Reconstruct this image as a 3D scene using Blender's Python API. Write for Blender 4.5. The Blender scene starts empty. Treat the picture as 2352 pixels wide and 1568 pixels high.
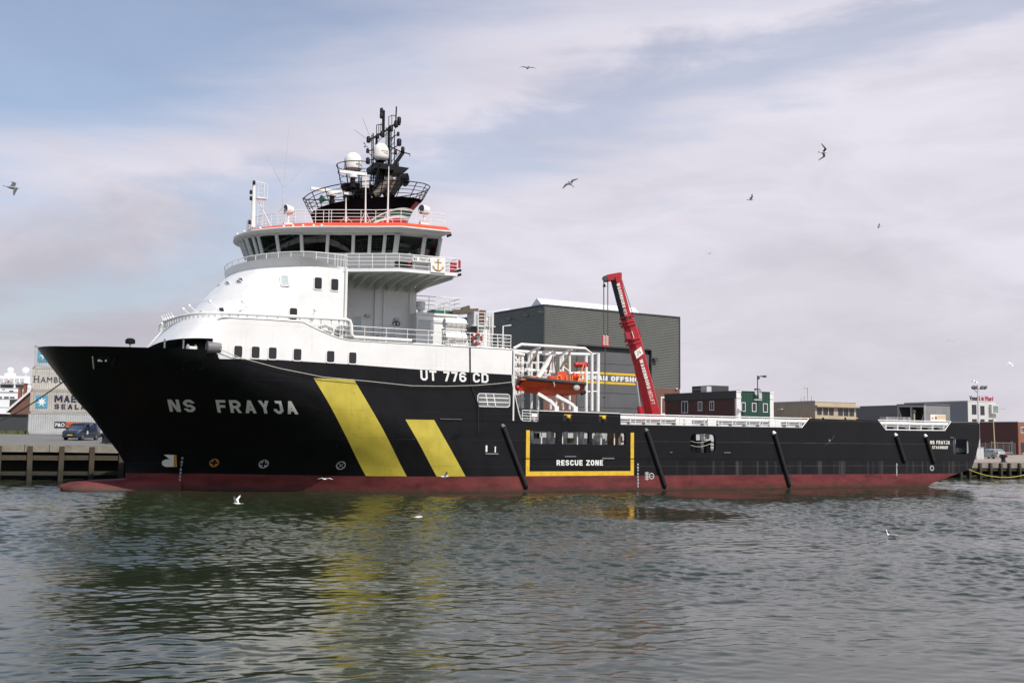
import bpy, bmesh, math, random
from mathutils import Vector, Matrix, geometry
random.seed(7)
SC = bpy.context.scene
COL = SC.collection
R = math.radians

# ------------------------------------------------------------------ camera
F_PX, PCX, PCY = 2450.0, 1176.0, 784.0        # focal length in units of a 2352 px wide picture
EYE = Vector((0, 0, 4.5))
PITCH, ROLL = math.atan(214 / F_PX), R(0.70)
FWD = Vector((0, math.cos(PITCH), math.sin(PITCH)))
_up0 = Vector((0, -math.sin(PITCH), math.cos(PITCH)))
_rt0 = Vector((1, 0, 0))
RT = _rt0 * math.cos(ROLL) + _up0 * math.sin(ROLL)
UP = _up0 * math.cos(ROLL) - _rt0 * math.sin(ROLL)
cam = bpy.data.cameras.new('camera')
camo = bpy.data.objects.new('camera', cam)
COL.objects.link(camo)
cam.sensor_width = 36.0
cam.lens = 36.0 * F_PX / 2352.0
cam.clip_start = 0.5
cam.clip_end = 6000
camo.matrix_world = Matrix((
    (RT.x, UP.x, -FWD.x, EYE.x), (RT.y, UP.y, -FWD.y, EYE.y),
    (RT.z, UP.z, -FWD.z, EYE.z), (0, 0, 0, 1)))
SC.camera = camo

# ------------------------------------------------------------------ sun, sky, exposure
SUN_AZ, SUN_EL = R(34), R(50)                # azimuth measured from straight behind the camera to its right
sdir = Vector((math.sin(SUN_AZ) * math.cos(SUN_EL), -math.cos(SUN_AZ) * math.cos(SUN_EL), math.sin(SUN_EL)))
sl = bpy.data.lights.new('sun', 'SUN')
sl.energy = 3.7
sl.angle = R(0.55)
sl.color = (1.0, 0.955, 0.89)
so = bpy.data.objects.new('sun', sl)
COL.objects.link(so)
so.rotation_euler = sdir.to_track_quat('Z', 'Y').to_euler()
so.location = (60, -60, 90)

def N(nt, t, **kw):
    n = nt.nodes.new(t)
    for k, v in kw.items():
        if k == 'inp':
            for a, b in v.items():
                n.inputs[a].default_value = b
        else:
            setattr(n, k, v)
    return n

def ramp(nt, stops):
    n = nt.nodes.new('ShaderNodeValToRGB')
    el = n.color_ramp.elements
    while len(el) < len(stops):
        el.new(0.5)
    for e, (p, c) in zip(el, stops):
        e.position = p
        e.color = (c[0], c[1], c[2], 1) if not isinstance(c, (int, float)) else (c, c, c, 1)
    return n

world = bpy.data.worlds.new('World')
SC.world = world
world.use_nodes = True
wt = world.node_tree
wt.nodes.clear()
L = wt.links.new
sky = N(wt, 'ShaderNodeTexSky', sky_type='NISHITA')
sky.sun_disc = False
sky.sun_elevation = SUN_EL
sky.sun_rotation = math.atan2(sdir.x, sdir.y)
sky.air_density = 1.0
sky.dust_density = 1.6
sky.ozone_density = 1.4
tc = N(wt, 'ShaderNodeTexCoord')
sep = N(wt, 'ShaderNodeSeparateXYZ'); L(tc.outputs['Generated'], sep.inputs[0])
def M_(op, a, b=None, c=None, clamp=False):
    n = N(wt, 'ShaderNodeMath', operation=op, use_clamp=clamp)
    for i, v in enumerate((a, b, c)):
        if v is None: continue
        if isinstance(v, (int, float)): n.inputs[i].default_value = v
        else: L(v, n.inputs[i])
    return n.outputs[0]
def sstep(v, lo, hi):
    n = N(wt, 'ShaderNodeMapRange', interpolation_type='SMOOTHSTEP', inp={'From Min': lo, 'From Max': hi}); L(v, n.inputs[0]); return n.outputs[0]
def cnoise(rot, sc, loc, scale, det, rough, dist):
    m_ = N(wt, 'ShaderNodeMapping', inp={'Rotation': (0, R(rot), 0), 'Scale': sc, 'Location': loc}); L(tc.outputs['Generated'], m_.inputs[0])
    n = N(wt, 'ShaderNodeTexNoise', inp={'Scale': scale, 'Detail': det, 'Roughness': rough, 'Distortion': dist}); L(m_.outputs[0], n.inputs['Vector'])
    return n.outputs[0]
az = M_('DIVIDE', sep.outputs[0], M_('MAXIMUM', sep.outputs[1], 0.35))       # bearing and elevation over the harbour
ev = M_('DIVIDE', sep.outputs[2], M_('MAXIMUM', sep.outputs[1], 0.35))
streak = cnoise(19, (1.1, 1.0, 6.0), (0.55, 0.2, 0.62), 1.5, 7, .55, .35)   # long bands of high cloud rising to the right
puff = cnoise(6, (1.5, 1.2, 2.3), (2.3, 0.4, 0.1), 3.4, 9, .56, .25)        # low cumulus edges
fine = cnoise(19, (1.4, 1.0, 4.5), (4.1, 0.3, 0.9), 5.0, 8, .6, .4)
q = M_('SUBTRACT', ev, M_('MULTIPLY', az, .33))
q2 = M_('ADD', q, M_('MULTIPLY', M_('SUBTRACT', streak, .5), .34))
q2 = M_('ADD', q2, M_('MULTIPLY', M_('SUBTRACT', fine, .5), .10))
blue = sstep(q2, .30, .47)                                                   # open blue above the main band
gap = M_('MULTIPLY', M_('MULTIPLY', sstep(q2, .20, .255), M_('SUBTRACT', 1.0, sstep(q2, .265, .32))), .55)
blue = M_('MAXIMUM', blue, gap)
hole = M_('MULTIPLY', M_('MULTIPLY', sstep(streak, .52, .66), sstep(ev, .05, .16)), .5)
blue = M_('MAXIMUM', blue, hole)
veil = M_('SUBTRACT', 1.0, M_('MULTIPLY', blue, .78))
# grey cloud banks low over the town, broken by the cumulus noise
def bank(a0, e0, ra, re):
    da = M_('DIVIDE', M_('SUBTRACT', az, a0), ra); de = M_('DIVIDE', M_('SUBTRACT', ev, e0), re)
    r2 = M_('ADD', M_('MULTIPLY', da, da), M_('MULTIPLY', de, de))
    return M_('SUBTRACT', 1.0, M_('SQRT', r2))
pn = M_('MULTIPLY', M_('SUBTRACT', puff, .5), 3.2)
bk = M_('MAXIMUM', bank(.27, .125, .34, .11), bank(.62, .09, .3, .09))
bkm = M_('MULTIPLY', sstep(M_('ADD', bk, pn), -.1, 1.3), .40)
bkl = M_('MULTIPLY', sstep(M_('ADD', bank(-.41, .12, .27, .10), M_('MULTIPLY', pn, .62)), -.15, .55), .8)
c_pale = ramp(wt, [(.35, (4.95, 4.75, 5.4)), (.62, (5.7, 5.5, 6.15))]); L(fine, c_pale.inputs[0])
c_bank = ramp(wt, [(.35, (4.7, 4.5, 4.8)), (.65, (3.9, 3.72, 4.05))]); L(puff, c_bank.inputs[0])
mx1 = N(wt, 'ShaderNodeMix', data_type='RGBA'); L(bkm, mx1.inputs[0]); L(c_pale.outputs[0], mx1.inputs[6]); L(c_bank.outputs[0], mx1.inputs[7])
low = sstep(ev, .16, .0)
mx2 = N(wt, 'ShaderNodeMix', data_type='RGBA'); L(M_('MULTIPLY', low, .40), mx2.inputs[0]); L(mx1.outputs[2], mx2.inputs[6]); mx2.inputs[7].default_value = (4.45, 4.15, 4.35, 1)
mx3 = N(wt, 'ShaderNodeMix', data_type='RGBA'); L(bkl, mx3.inputs[0]); L(mx2.outputs[2], mx3.inputs[6]); mx3.inputs[7].default_value = (3.35, 3.22, 3.65, 1)
mixs = N(wt, 'ShaderNodeMix', data_type='RGBA')
L(veil, mixs.inputs[0]); L(sky.outputs[0], mixs.inputs[6]); L(mx3.outputs[2], mixs.inputs[7])
bg = N(wt, 'ShaderNodeBackground', inp={'Strength': 0.127})
L(mixs.outputs[2], bg.inputs[0])
wo = N(wt, 'ShaderNodeOutputWorld'); L(bg.outputs[0], wo.inputs[0])
SC.view_settings.view_transform = 'Standard'
SC.view_settings.look = 'None'
SC.view_settings.exposure = 0.14
SC.view_settings.gamma = 1.0
SC.view_settings.use_curve_mapping = False
SC.cycles.max_bounces = 6
SC.cycles.transparent_max_bounces = 12
SC.cycles.sample_clamp_indirect = 4

# ------------------------------------------------------------------ measuring helpers
def ray(x, y):
    return RT * ((x - PCX) / F_PX) - UP * ((y - PCY) / F_PX) + FWD

def zoomed(ox, oy, sc):
    return lambda x, y: ((ox + x / sc) / 1.7415, (oy + y / sc) / 1.7415)
z_top = zoomed(850, 380, 2.24); z_bow = zoomed(0, 1300, 2.3756); z_house = zoomed(600, 1000, 2.904)
z_wing = zoomed(1300, 950, 2.94); z_side = zoomed(800, 1380, 2.138); z_boat = zoomed(1850, 1150, 2.613)
z_resc = zoomed(1900, 1600, 2.352); z_aft = zoomed(2650, 1450, 2.94); z_stern = zoomed(3350, 1450, 2.958)
z_mast = zoomed(1220, 400, 3.016); z_boom = zoomed(2380, 1060, 2.53); z_davit = zoomed(2030, 1360, 4.9)
z_life = zoomed(1600, 1180, 4.9); z_right = zoomed(3746, 1560, 4.126); z_left = zoomed(0, 1360, 2.704)

# ship frame: x runs aft from the bow, y inboard from the port side, z up from the water
SH_O = Vector((-30.6, 69.1, 0))
SH_A = math.atan2(.4346, .9007)
SH_D = Vector((math.cos(SH_A), math.sin(SH_A), 0))
SH_N = Vector((-math.sin(SH_A), math.cos(SH_A), 0))
BEAM = 10.0                                   # half breadth; centre line at y = 10

def S(p, v):
    """ship coordinates of picture point p taken in the fore-and-aft plane y = v"""
    r = ray(*p)
    t = ((SH_O - EYE).dot(SH_N) + v) / r.dot(SH_N)
    P = EYE + r * t
    return Vector(((P - SH_O).dot(SH_D), v, P.z))

def at(p, D):
    """world point seen at p whose distance along +Y is D"""
    r = ray(*p)
    return EYE + r * (D / r.y)

def ship_to_world(u, v, w=0.0):
    return SH_O + SH_D * u + SH_N * v + Vector((0, 0, w))

def px_of(P):
    q = P - EYE
    z = q.dot(FWD)
    return PCX + F_PX * q.dot(RT) / z, PCY - F_PX * q.dot(UP) / z

def interp(tab, x):
    if x <= tab[0][0]:
        return tab[0][1]
    for (a, fa), (b, fb) in zip(tab, tab[1:]):
        if x <= b:
            return fa + (fb - fa) * (x - a) / (b - a)
    return tab[-1][1]

# ------------------------------------------------------------------ materials
MATS = {}
def mat(name, color, rough=0.5, metal=0.0, var=0.0, scale=3.0, streak=0.0, streak_col=(0.25, 0.13, 0.06), bump=0.0, bscale=30.0, coat=0.0, vscale=(1, 1, 1), spec=0.5):
    """painted / natural surface: base colour with blotchy variation, downward stains and fine relief"""
    m = bpy.data.materials.new(name)
    m.use_nodes = True
    nt = m.node_tree
    l = nt.links.new
    b = nt.nodes['Principled BSDF']
    b.inputs['Roughness'].default_value = rough
    b.inputs['Metallic'].default_value = metal
    b.inputs['Specular IOR Level'].default_value = spec
    if coat:
        b.inputs['Coat Weight'].default_value = coat
        b.inputs['Coat Roughness'].default_value = 0.08
    col = (color[0], color[1], color[2], 1)
    b.inputs['Base Color'].default_value = col
    t = N(nt, 'ShaderNodeTexCoord')
    out = None
    if var:
        mpn = N(nt, 'ShaderNodeMapping', inp={'Scale': vscale}); l(t.outputs['Object'], mpn.inputs[0])
        n = N(nt, 'ShaderNodeTexNoise', inp={'Scale': scale, 'Detail': 8, 'Roughness': 0.62}); l(mpn.outputs[0], n.inputs['Vector'])
        rp = ramp(nt, [(0.3, tuple(c * (1 - var) for c in color)), (0.52, color), (0.75, tuple(min(1, c * (1 + var * 0.7)) for c in color))])
        l(n.outputs[0], rp.inputs[0])
        out = rp.outputs[0]
        rr = N(nt, 'ShaderNodeMapRange', inp={'From Min': 0.3, 'From Max': 0.7, 'To Min': max(0.03, rough - 0.1), 'To Max': min(1, rough + 0.12)})
        l(n.outputs[0], rr.inputs[0]); l(rr.outputs[0], b.inputs['Roughness'])
    if streak:
        mp_ = N(nt, 'ShaderNodeMapping', inp={'Scale': (2.6, 2.6, 0.16)}); l(t.outputs['Object'], mp_.inputs[0])
        ns = N(nt, 'ShaderNodeTexNoise', inp={'Scale': 1.6, 'Detail': 5, 'Roughness': 0.6}); l(mp_.outputs[0], ns.inputs['Vector'])
        rs = ramp(nt, [(0.60, 0.0), (0.78, streak)]); l(ns.outputs[0], rs.inputs[0])
        mx = N(nt, 'ShaderNodeMix', data_type='RGBA'); l(rs.outputs[0], mx.inputs[0])
        if out: l(out, mx.inputs[6])
        else: mx.inputs[6].default_value = col
        mx.inputs[7].default_value = (*streak_col, 1)
        out = mx.outputs[2]
    if out:
        l(out, b.inputs['Base Color'])
    if bump:
        nb = N(nt, 'ShaderNodeTexNoise', inp={'Scale': bscale, 'Detail': 6}); l(t.outputs['Object'], nb.inputs['Vector'])
        bp = N(nt, 'ShaderNodeBump', inp={'Strength': bump, 'Distance': 0.05}); l(nb.outputs[0], bp.inputs['Height']); l(bp.outputs[0], b.inputs['Normal'])
    MATS[name] = m
    return m

def plate_seams(m, bw, bh, amount=.25, dist=.02, chips=0.0, chip_col=(.02, .02, .02)):
    """welded plating: fine joints between plates and slight differences from plate to plate"""
    nt = m.node_tree; l = nt.links.new; b = nt.nodes['Principled BSDF']
    t = N(nt, 'ShaderNodeTexCoord'); sp = N(nt, 'ShaderNodeSeparateXYZ'); l(t.outputs['Object'], sp.inputs[0])
    cb = N(nt, 'ShaderNodeCombineXYZ'); l(sp.outputs[0], cb.inputs[0]); l(sp.outputs[2], cb.inputs[1])
    br = N(nt, 'ShaderNodeTexBrick', inp={'Scale': 1.0, 'Mortar Size': .018, 'Mortar Smooth': .4, 'Brick Width': bw, 'Row Height': bh, 'Color1': (1, 1, 1, 1), 'Color2': (.86, .86, .86, 1), 'Mortar': (.62, .62, .62, 1)})
    l(cb.outputs[0], br.inputs['Vector'])
    src = b.inputs['Base Color'].links[0].from_socket
    mx = N(nt, 'ShaderNodeMix', data_type='RGBA', blend_type='MULTIPLY', inp={0: amount}); l(src, mx.inputs[6]); l(br.outputs['Color'], mx.inputs[7])
    out = mx.outputs[2]
    if chips:
        n = N(nt, 'ShaderNodeTexNoise', inp={'Scale': 2.2, 'Detail': 10, 'Roughness': .75}); l(t.outputs['Object'], n.inputs['Vector'])
        r = ramp(nt, [(.60, 0.0), (.66, chips)]); l(n.outputs[0], r.inputs[0])
        m2 = N(nt, 'ShaderNodeMix', data_type='RGBA'); l(r.outputs[0], m2.inputs[0]); l(out, m2.inputs[6]); m2.inputs[7].default_value = (*chip_col, 1); out = m2.outputs[2]
    l(out, b.inputs['Base Color'])
    bp = N(nt, 'ShaderNodeBump', inp={'Strength': .5, 'Distance': dist}); l(br.outputs['Fac'], bp.inputs['Height']); bp.invert = True
    if b.inputs['Normal'].links: l(b.inputs['Normal'].links[0].from_socket, bp.inputs['Normal'])
    l(bp.outputs[0], b.inputs['Normal'])
M_WHITE = mat('ship white paint', (0.80, 0.79, 0.77), 0.38, var=0.07, scale=0.5, streak=0.38, streak_col=(0.46, 0.33, 0.21), bump=0.05, bscale=0.8)
plate_seams(M_WHITE, 4.3, 2.4, .22, .012)
M_WHITE2 = mat('fittings white paint', (0.80, 0.785, 0.75), 0.4, var=0.08, scale=2.5)
M_GREYP = mat('pale grey paint', (0.52, 0.53, 0.53), 0.45, var=0.08, scale=1.0)
M_CASING = mat('inner bulkhead paint', (0.55, 0.56, 0.56), 0.5, var=0.14, scale=1.2, streak=0.4)
M_ORANGE = mat('orange deck paint', (0.66, 0.085, 0.03), 0.45, var=0.12, scale=1.2)
M_BLKSTEEL = mat('black mast paint', (0.006, 0.006, 0.007), 0.5, var=0.25, scale=2.0, spec=0.22)
M_SOOT = mat('matt black funnel paint', (0.0035, 0.0035, 0.004), 0.95, var=0.2, scale=1.0, spec=0.02)
M_MIDGREY = mat('mid grey paint', (0.16, 0.16, 0.165), 0.5, var=0.2, scale=2.0)
M_CRIMSON = mat('funnel dark red paint', (0.16, 0.010, 0.018), 0.4, var=0.2, scale=1.0)
M_CRIMSON2 = mat('funnel bright red paint', (0.36, 0.018, 0.04), 0.4, var=0.12, scale=1.0)
M_GREEN = mat('green paint', (0.018, 0.12, 0.075), 0.45, var=0.15, scale=2)
M_DECK = mat('green deck paint', (0.035, 0.075, 0.05), 0.7, var=0.3, scale=1.5)
M_YELLOW = mat('yellow hull paint', (0.53, 0.43, 0.055), 0.42, var=0.16, scale=0.7, streak=0.55, streak_col=(0.30, 0.22, 0.03))
plate_seams(M_YELLOW, 7.0, 2.05, .5, .012, .45, (.12, .10, .03))
M_YELLOW2 = mat('bright yellow paint', (0.70, 0.44, 0.03), 0.45, var=0.2, scale=2)
M_LETTER = mat('white lettering paint', (0.80, 0.79, 0.71), 0.45, var=0.08, scale=2)
M_RUBBER = mat('black rubber', (0.012, 0.012, 0.012), 0.6, var=0.3, scale=3)
M_DARKGLASS = mat('dark window glass', (0.012, 0.014, 0.016), 0.06, coat=0.3)
M_DARK = mat('dark interior', (0.012, 0.012, 0.012), 0.8, var=0.3)
M_STEEL = mat('bare steel', (0.45, 0.45, 0.44), 0.35, 0.8, var=0.2, scale=4)
M_RADOME = mat('radome shell', (0.78, 0.76, 0.71), 0.35, var=0.04, scale=2)
M_BOAT = mat('orange boat shell', (0.62, 0.068, 0.016), 0.42, var=0.2, scale=2.5)
M_COLLAR = mat('dark grey collar', (0.035, 0.033, 0.035), 0.6, var=0.3, scale=4)
M_ROPE = mat('pale rope', (0.48, 0.46, 0.40), 0.85, var=0.2, scale=8)
M_ROPED = mat('dark rope', (0.10, 0.085, 0.06), 0.9, var=0.2, scale=8)
M_ROPEY = mat('yellow rope', (0.42, 0.36, 0.05), 0.85, var=0.2, scale=8)
M_RED = mat('red paint', (0.42, 0.012, 0.018), 0.38, var=0.15, scale=1.5, coat=0.15)
M_RUST = mat('rusty brown paint', (0.16, 0.09, 0.055), 0.7, var=0.35, scale=4)
M_GOLD = mat('gold paint', (0.50, 0.27, 0.06), 0.5, var=0.15)
M_TAN = mat('tan paint', (0.10, 0.078, 0.055), 0.6, var=0.2)

def hull_mats():
    # black topsides: faded vertical scrape marks low down on the working side
    m = mat('black hull paint', (0.006, 0.0062, 0.0075), 0.36, var=0.3, scale=0.6, spec=0.24)
    nt = m.node_tree; l = nt.links.new
    b = nt.nodes['Principled BSDF']
    base = b.inputs['Base Color'].links[0].from_socket
    t = nt.nodes['Texture Coordinate']
    sp = N(nt, 'ShaderNodeSeparateXYZ'); l(t.outputs['Object'], sp.inputs[0])
    mpx = N(nt, 'ShaderNodeMapping', inp={'Scale': (0.85, 0.3, 0.02)}); l(t.outputs['Object'], mpx.inputs[0])
    n = N(nt, 'ShaderNodeTexNoise', inp={'Scale': 1.0, 'Detail': 4, 'Roughness': 0.7}); l(mpx.outputs[0], n.inputs['Vector'])
    r1 = ramp(nt, [(0.52, 0.0), (0.60, 0.5), (0.72, 1.0)]); l(n.outputs[0], r1.inputs[0])
    zz = N(nt, 'ShaderNodeMapRange', inp={'From Min': 2.35, 'From Max': 2.55, 'To Min': 1.0, 'To Max': 0.0}); l(sp.outputs[2], zz.inputs[0])
    xx = N(nt, 'ShaderNodeMapRange', inp={'From Min': 46, 'From Max': 56, 'To Min': 0.0, 'To Max': 1.0}); l(sp.outputs[0], xx.inputs[0])
    m1 = N(nt, 'ShaderNodeMath', operation='MULTIPLY'); l(r1.outputs[0], m1.inputs[0]); l(zz.outputs[0], m1.inputs[1])
    m2 = N(nt, 'ShaderNodeMath', operation='MULTIPLY'); l(m1.outputs[0], m2.inputs[0]); l(xx.outputs[0], m2.inputs[1])
    m3 = N(nt, 'ShaderNodeMath', operation='MULTIPLY', inp={1: 0.75}); l(m2.outputs[0], m3.inputs[0])
    mx = N(nt, 'ShaderNodeMix', data_type='RGBA'); l(m3.outputs[0], mx.inputs[0]); l(base, mx.inputs[6]); mx.inputs[7].default_value = (0.13, 0.13, 0.13, 1)
    # weathered, slightly greyer plates towards the stern
    x2 = N(nt, 'ShaderNodeMapRange', inp={'From Min': 20, 'From Max': 75, 'To Min': 0.0, 'To Max': 0.8}); l(sp.outputs[0], x2.inputs[0])
    n2 = N(nt, 'ShaderNodeTexNoise', inp={'Scale': 0.35, 'Detail': 6}); l(t.outputs['Object'], n2.inputs['Vector'])
    m4 = N(nt, 'ShaderNodeMath', operation='MULTIPLY'); l(x2.outputs[0], m4.inputs[0]); l(n2.outputs[0], m4.inputs[1])
    mx2 = N(nt, 'ShaderNodeMix', data_type='RGBA'); l(m4.outputs[0], mx2.inputs[0]); l(mx.outputs[2], mx2.inputs[6]); mx2.inputs[7].default_value = (0.015, 0.015, 0.015, 1)
    l(mx2.outputs[2], b.inputs['Base Color'])
    # slightly dished plating between the frames
    mp3 = N(nt, 'ShaderNodeMapping', inp={'Scale': (1.4, 1.4, 0.5)}); l(t.outputs['Object'], mp3.inputs[0])
    nb = N(nt, 'ShaderNodeTexNoise', inp={'Scale': 0.9, 'Detail': 2}); l(mp3.outputs[0], nb.inputs['Vector'])
    bp = N(nt, 'ShaderNodeBump', inp={'Strength': 0.12, 'Distance': 0.06}); l(nb.outputs[0], bp.inputs['Height']); l(bp.outputs[0], b.inputs['Normal'])
    # boot topping: weathered red, slime and scrapes near the water
    m = mat('red boot topping', (0.145, 0.031, 0.031), 0.62, var=0.5, spec=0.28, scale=0.9, streak=0.75, streak_col=(0.055, 0.03, 0.022), vscale=(0.6, 0.6, 1.5))
    nt = m.node_tree; l = nt.links.new
    b = nt.nodes['Principled BSDF']
    base = b.inputs['Base Color'].links[0].from_socket
    t = nt.nodes['Texture Coordinate']
    sp = N(nt, 'ShaderNodeSeparateXYZ'); l(t.outputs['Object'], sp.inputs[0])
    n = N(nt, 'ShaderNodeTexNoise', inp={'Scale': 1.3, 'Detail': 8, 'Roughness': 0.7}); l(t.outputs['Object'], n.inputs['Vector'])
    ad = N(nt, 'ShaderNodeMath', operation='MULTIPLY_ADD', inp={1: 0.9, 2: -0.45}); l(n.outputs[0], ad.inputs[0])
    a2 = N(nt, 'ShaderNodeMath', operation='ADD'); l(ad.outputs[0], a2.inputs[0]); l(sp.outputs[2], a2.inputs[1])
    r2 = ramp(nt, [(0.0, 0.92), (0.30, 0.35), (0.55, 0.0)]); l(a2.outputs[0], r2.inputs[0])
    mx = N(nt, 'ShaderNodeMix', data_type='RGBA'); l(r2.outputs[0], mx.inputs[0]); l(base, mx.inputs[6]); mx.inputs[7].default_value = (0.035, 0.028, 0.018, 1)
    l(mx.outputs[2], b.inputs['Base Color'])
hull_mats()
plate_seams(MATS['black hull paint'], 7.0, 2.05, .6, .03, .35, (.028, .026, .025)); plate_seams(MATS['red boot topping'], 5.0, 1.4, .5, .012, .5, (.055, .03, .028))
M_HULL, M_BOOT = MATS['black hull paint'], MATS['red boot topping']

def glass_mat(name, tint, gloss=0.25):
    m = bpy.data.materials.new(name)
    m.use_nodes = True
    nt = m.node_tree
    nt.nodes.clear()
    l = nt.links.new
    tr = N(nt, 'ShaderNodeBsdfTransparent', inp={'Color': (*tint, 1)})
    gl = N(nt, 'ShaderNodeBsdfGlossy', inp={'Color': (0.9, 0.9, 0.9, 1), 'Roughness': 0.02})
    fr = N(nt, 'ShaderNodeFresnel', inp={'IOR': 1.5})
    mx = N(nt, 'ShaderNodeMixShader')
    l(fr.outputs[0], mx.inputs[0]); l(tr.outputs[0], mx.inputs[1]); l(gl.outputs[0], mx.inputs[2])
    o = N(nt, 'ShaderNodeOutputMaterial'); l(mx.outputs[0], o.inputs[0])
    return m
M_GLASS = glass_mat('green tinted glass', (0.45, 0.72, 0.66))

# ------------------------------------------------------------------ mesh builder
class B:
    def __init__(s):
        s.v = []; s.f = []
    def add(s, vs, fs):
        o = len(s.v)
        s.v += [tuple(p) for p in vs]
        s.f += [tuple(i + o for i in f) for f in fs]
        return s
    def box(s, x0, x1, y0, y1, z0, z1):
        return s.add([(x, y, z) for z in (z0, z1) for y in (y0, y1) for x in (x0, x1)],
                     [(0, 2, 3, 1), (4, 5, 7, 6), (0, 1, 5, 4), (2, 6, 7, 3), (0, 4, 6, 2), (1, 3, 7, 5)])
    def obox(s, c, ax, ay, az):
        c, ax, ay, az = Vector(c), Vector(ax), Vector(ay), Vector(az)
        return s.add([c + ax * i + ay * j + az * k for k in (-1, 1) for j in (-1, 1) for i in (-1, 1)],
                     [(0, 2, 3, 1), (4, 5, 7, 6), (0, 1, 5, 4), (2, 6, 7, 3), (0, 4, 6, 2), (1, 3, 7, 5)])
    def beam(s, p, q, w, h, up=(0, 0, 1)):
        p, q = Vector(p), Vector(q)
        d = (q - p)
        a = d.normalized()
        side = a.cross(Vector(up))
        if side.length < 1e-4:
            side = a.cross(Vector((1, 0, 0)))
        side.normalize()
        u2 = side.cross(a).normalized()
        return s.obox((p + q) / 2, d / 2, side * w / 2, u2 * h / 2)
    def tube(s, pts, r, n=8, cap=True):
        pts = [Vector(p) for p in pts]
        rs = r if isinstance(r, (list, tuple)) else [r] * len(pts)
        ring0 = len(s.v)
        ref = None
        for i, p in enumerate(pts):
            a = (pts[min(i + 1, len(pts) - 1)] - pts[max(i - 1, 0)]).normalized()
            if ref is None:
                ref = a.cross(Vector((0, 0, 1)))
                if ref.length < 1e-3:
                    ref = a.cross(Vector((1, 0, 0)))
            ref = (ref - a * ref.dot(a)).normalized()
            b = a.cross(ref)
            for k in range(n):
                t = 2 * math.pi * k / n
                s.v.append(tuple(p + (ref * math.cos(t) + b * math.sin(t)) * rs[i]))
        for i in range(len(pts) - 1):
            for k in range(n):
                a0 = ring0 + i * n + k; a1 = ring0 + i * n + (k + 1) % n
                s.f.append((a0, a1, a1 + n, a0 + n))
        if cap:
            s.f.append(tuple(ring0 + k for k in reversed(range(n))))
            s.f.append(tuple(ring0 + (len(pts) - 1) * n + k for k in range(n)))
        return s
    def lathe(s, prof, c, n=20, axis=None):
        c = Vector(c)
        if axis is None:
            X, Y, Z = Vector((1, 0, 0)), Vector((0, 1, 0)), Vector((0, 0, 1))
        else:
            Z = Vector(axis).normalized()
            X = Z.cross(Vector((0, 0, 1)))
            if X.length < 1e-3: X = Vector((1, 0, 0))
            X.normalize(); Y = Z.cross(X)
        o = len(s.v)
        for r, z in prof:
            for k in range(n):
                t = 2 * math.pi * k / n
                s.v.append(tuple(c + X * (r * math.cos(t)) + Y * (r * math.sin(t)) + Z * z))
        for i in range(len(prof) - 1):
            for k in range(n):
                a0 = o + i * n + k; a1 = o + i * n + (k + 1) % n
                s.f.append((a0, a1, a1 + n, a0 + n))
        s.f.append(tuple(o + k for k in reversed(range(n))))
        s.f.append(tuple(o + (len(prof) - 1) * n + k for k in range(n)))
        return s
    def ball(s, c, r, n=10, sc=(1, 1, 1)):
        prof = [(r * math.sin(math.pi * i / n), -r * math.cos(math.pi * i / n)) for i in range(n + 1)]
        o = len(s.v)
        s.lathe([(max(1e-4, a), b) for a, b in prof], (0, 0, 0), n * 2)
        c = Vector(c)
        for i in range(o, len(s.v)):
            p = s.v[i]
            s.v[i] = (c.x + p[0] * sc[0], c.y + p[1] * sc[1], c.z + p[2] * sc[2])
        return s
    def grid(s, rows, closed=False):
        o = len(s.v); m = len(rows[0])
        for r in rows:
            s.v += [tuple(p) for p in r]
        for i in range(len(rows) - 1):
            for k in range(m if closed else m - 1):
                k2 = (k + 1) % m
                s.f.append((o + i * m + k, o + i * m + k2, o + (i + 1) * m + k2, o + (i + 1) * m + k))
        return s
    def poly(s, pts):
        return s.add(pts, [tuple(range(len(pts)))])
    def prism(s, bot, top):
        n = len(bot)
        return s.add(list(bot) + list(top), [tuple(reversed(range(n))), tuple(range(n, 2 * n))] +
                     [(i, (i + 1) % n, n + (i + 1) % n, n + i) for i in range(n)])
    def holed(s, outer, holes, f0, f1):
        """flat plate with holes: 2-D outline mapped through f0 (outer face) and f1 (inner face)"""
        loops = [outer] + holes
        allp = [p for lp in loops for p in lp]
        tris = geometry.tessellate_polygon([[Vector((a, b, 0)) for a, b in lp] for lp in loops])
        n = len(allp)
        o = len(s.v)
        s.v += [tuple(f0(a, b)) for a, b in allp] + [tuple(f1(a, b)) for a, b in allp]
        for t in tris:
            s.f.append(tuple(o + i for i in t)); s.f.append(tuple(o + n + i for i in reversed(t)))
        st = 0
        for lp in loops:
            m = len(lp)
            for i in range(m):
                a, b = o + st + i, o + st + (i + 1) % m
                s.f.append((a, b, b + n, a + n))
            st += m
        return s

def smooth_mesh(me, ang=32):
    me.polygons.foreach_set('use_smooth', [True] * len(me.polygons))
    me.set_sharp_from_angle(angle=R(ang))

def mk(name, b, m, parent=None, ang=32, loc=None, rot=None):
    me = bpy.data.meshes.new(name)
    me.from_pydata(b.v, [], b.f)
    me.validate()
    if m: me.materials.append(m)
    smooth_mesh(me, ang)
    o = bpy.data.objects.new(name, me)
    COL.objects.link(o)
    if parent: o.parent = parent
    if loc is not None: o.location = loc
    if rot is not None: o.rotation_euler = rot
    return o

def tag(o, label=None, cat=None, group=None, kind=None):
    if label: o['label'] = label
    if cat: o['category'] = cat
    if group: o['group'] = group
    if kind: o['kind'] = kind
    return o

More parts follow.
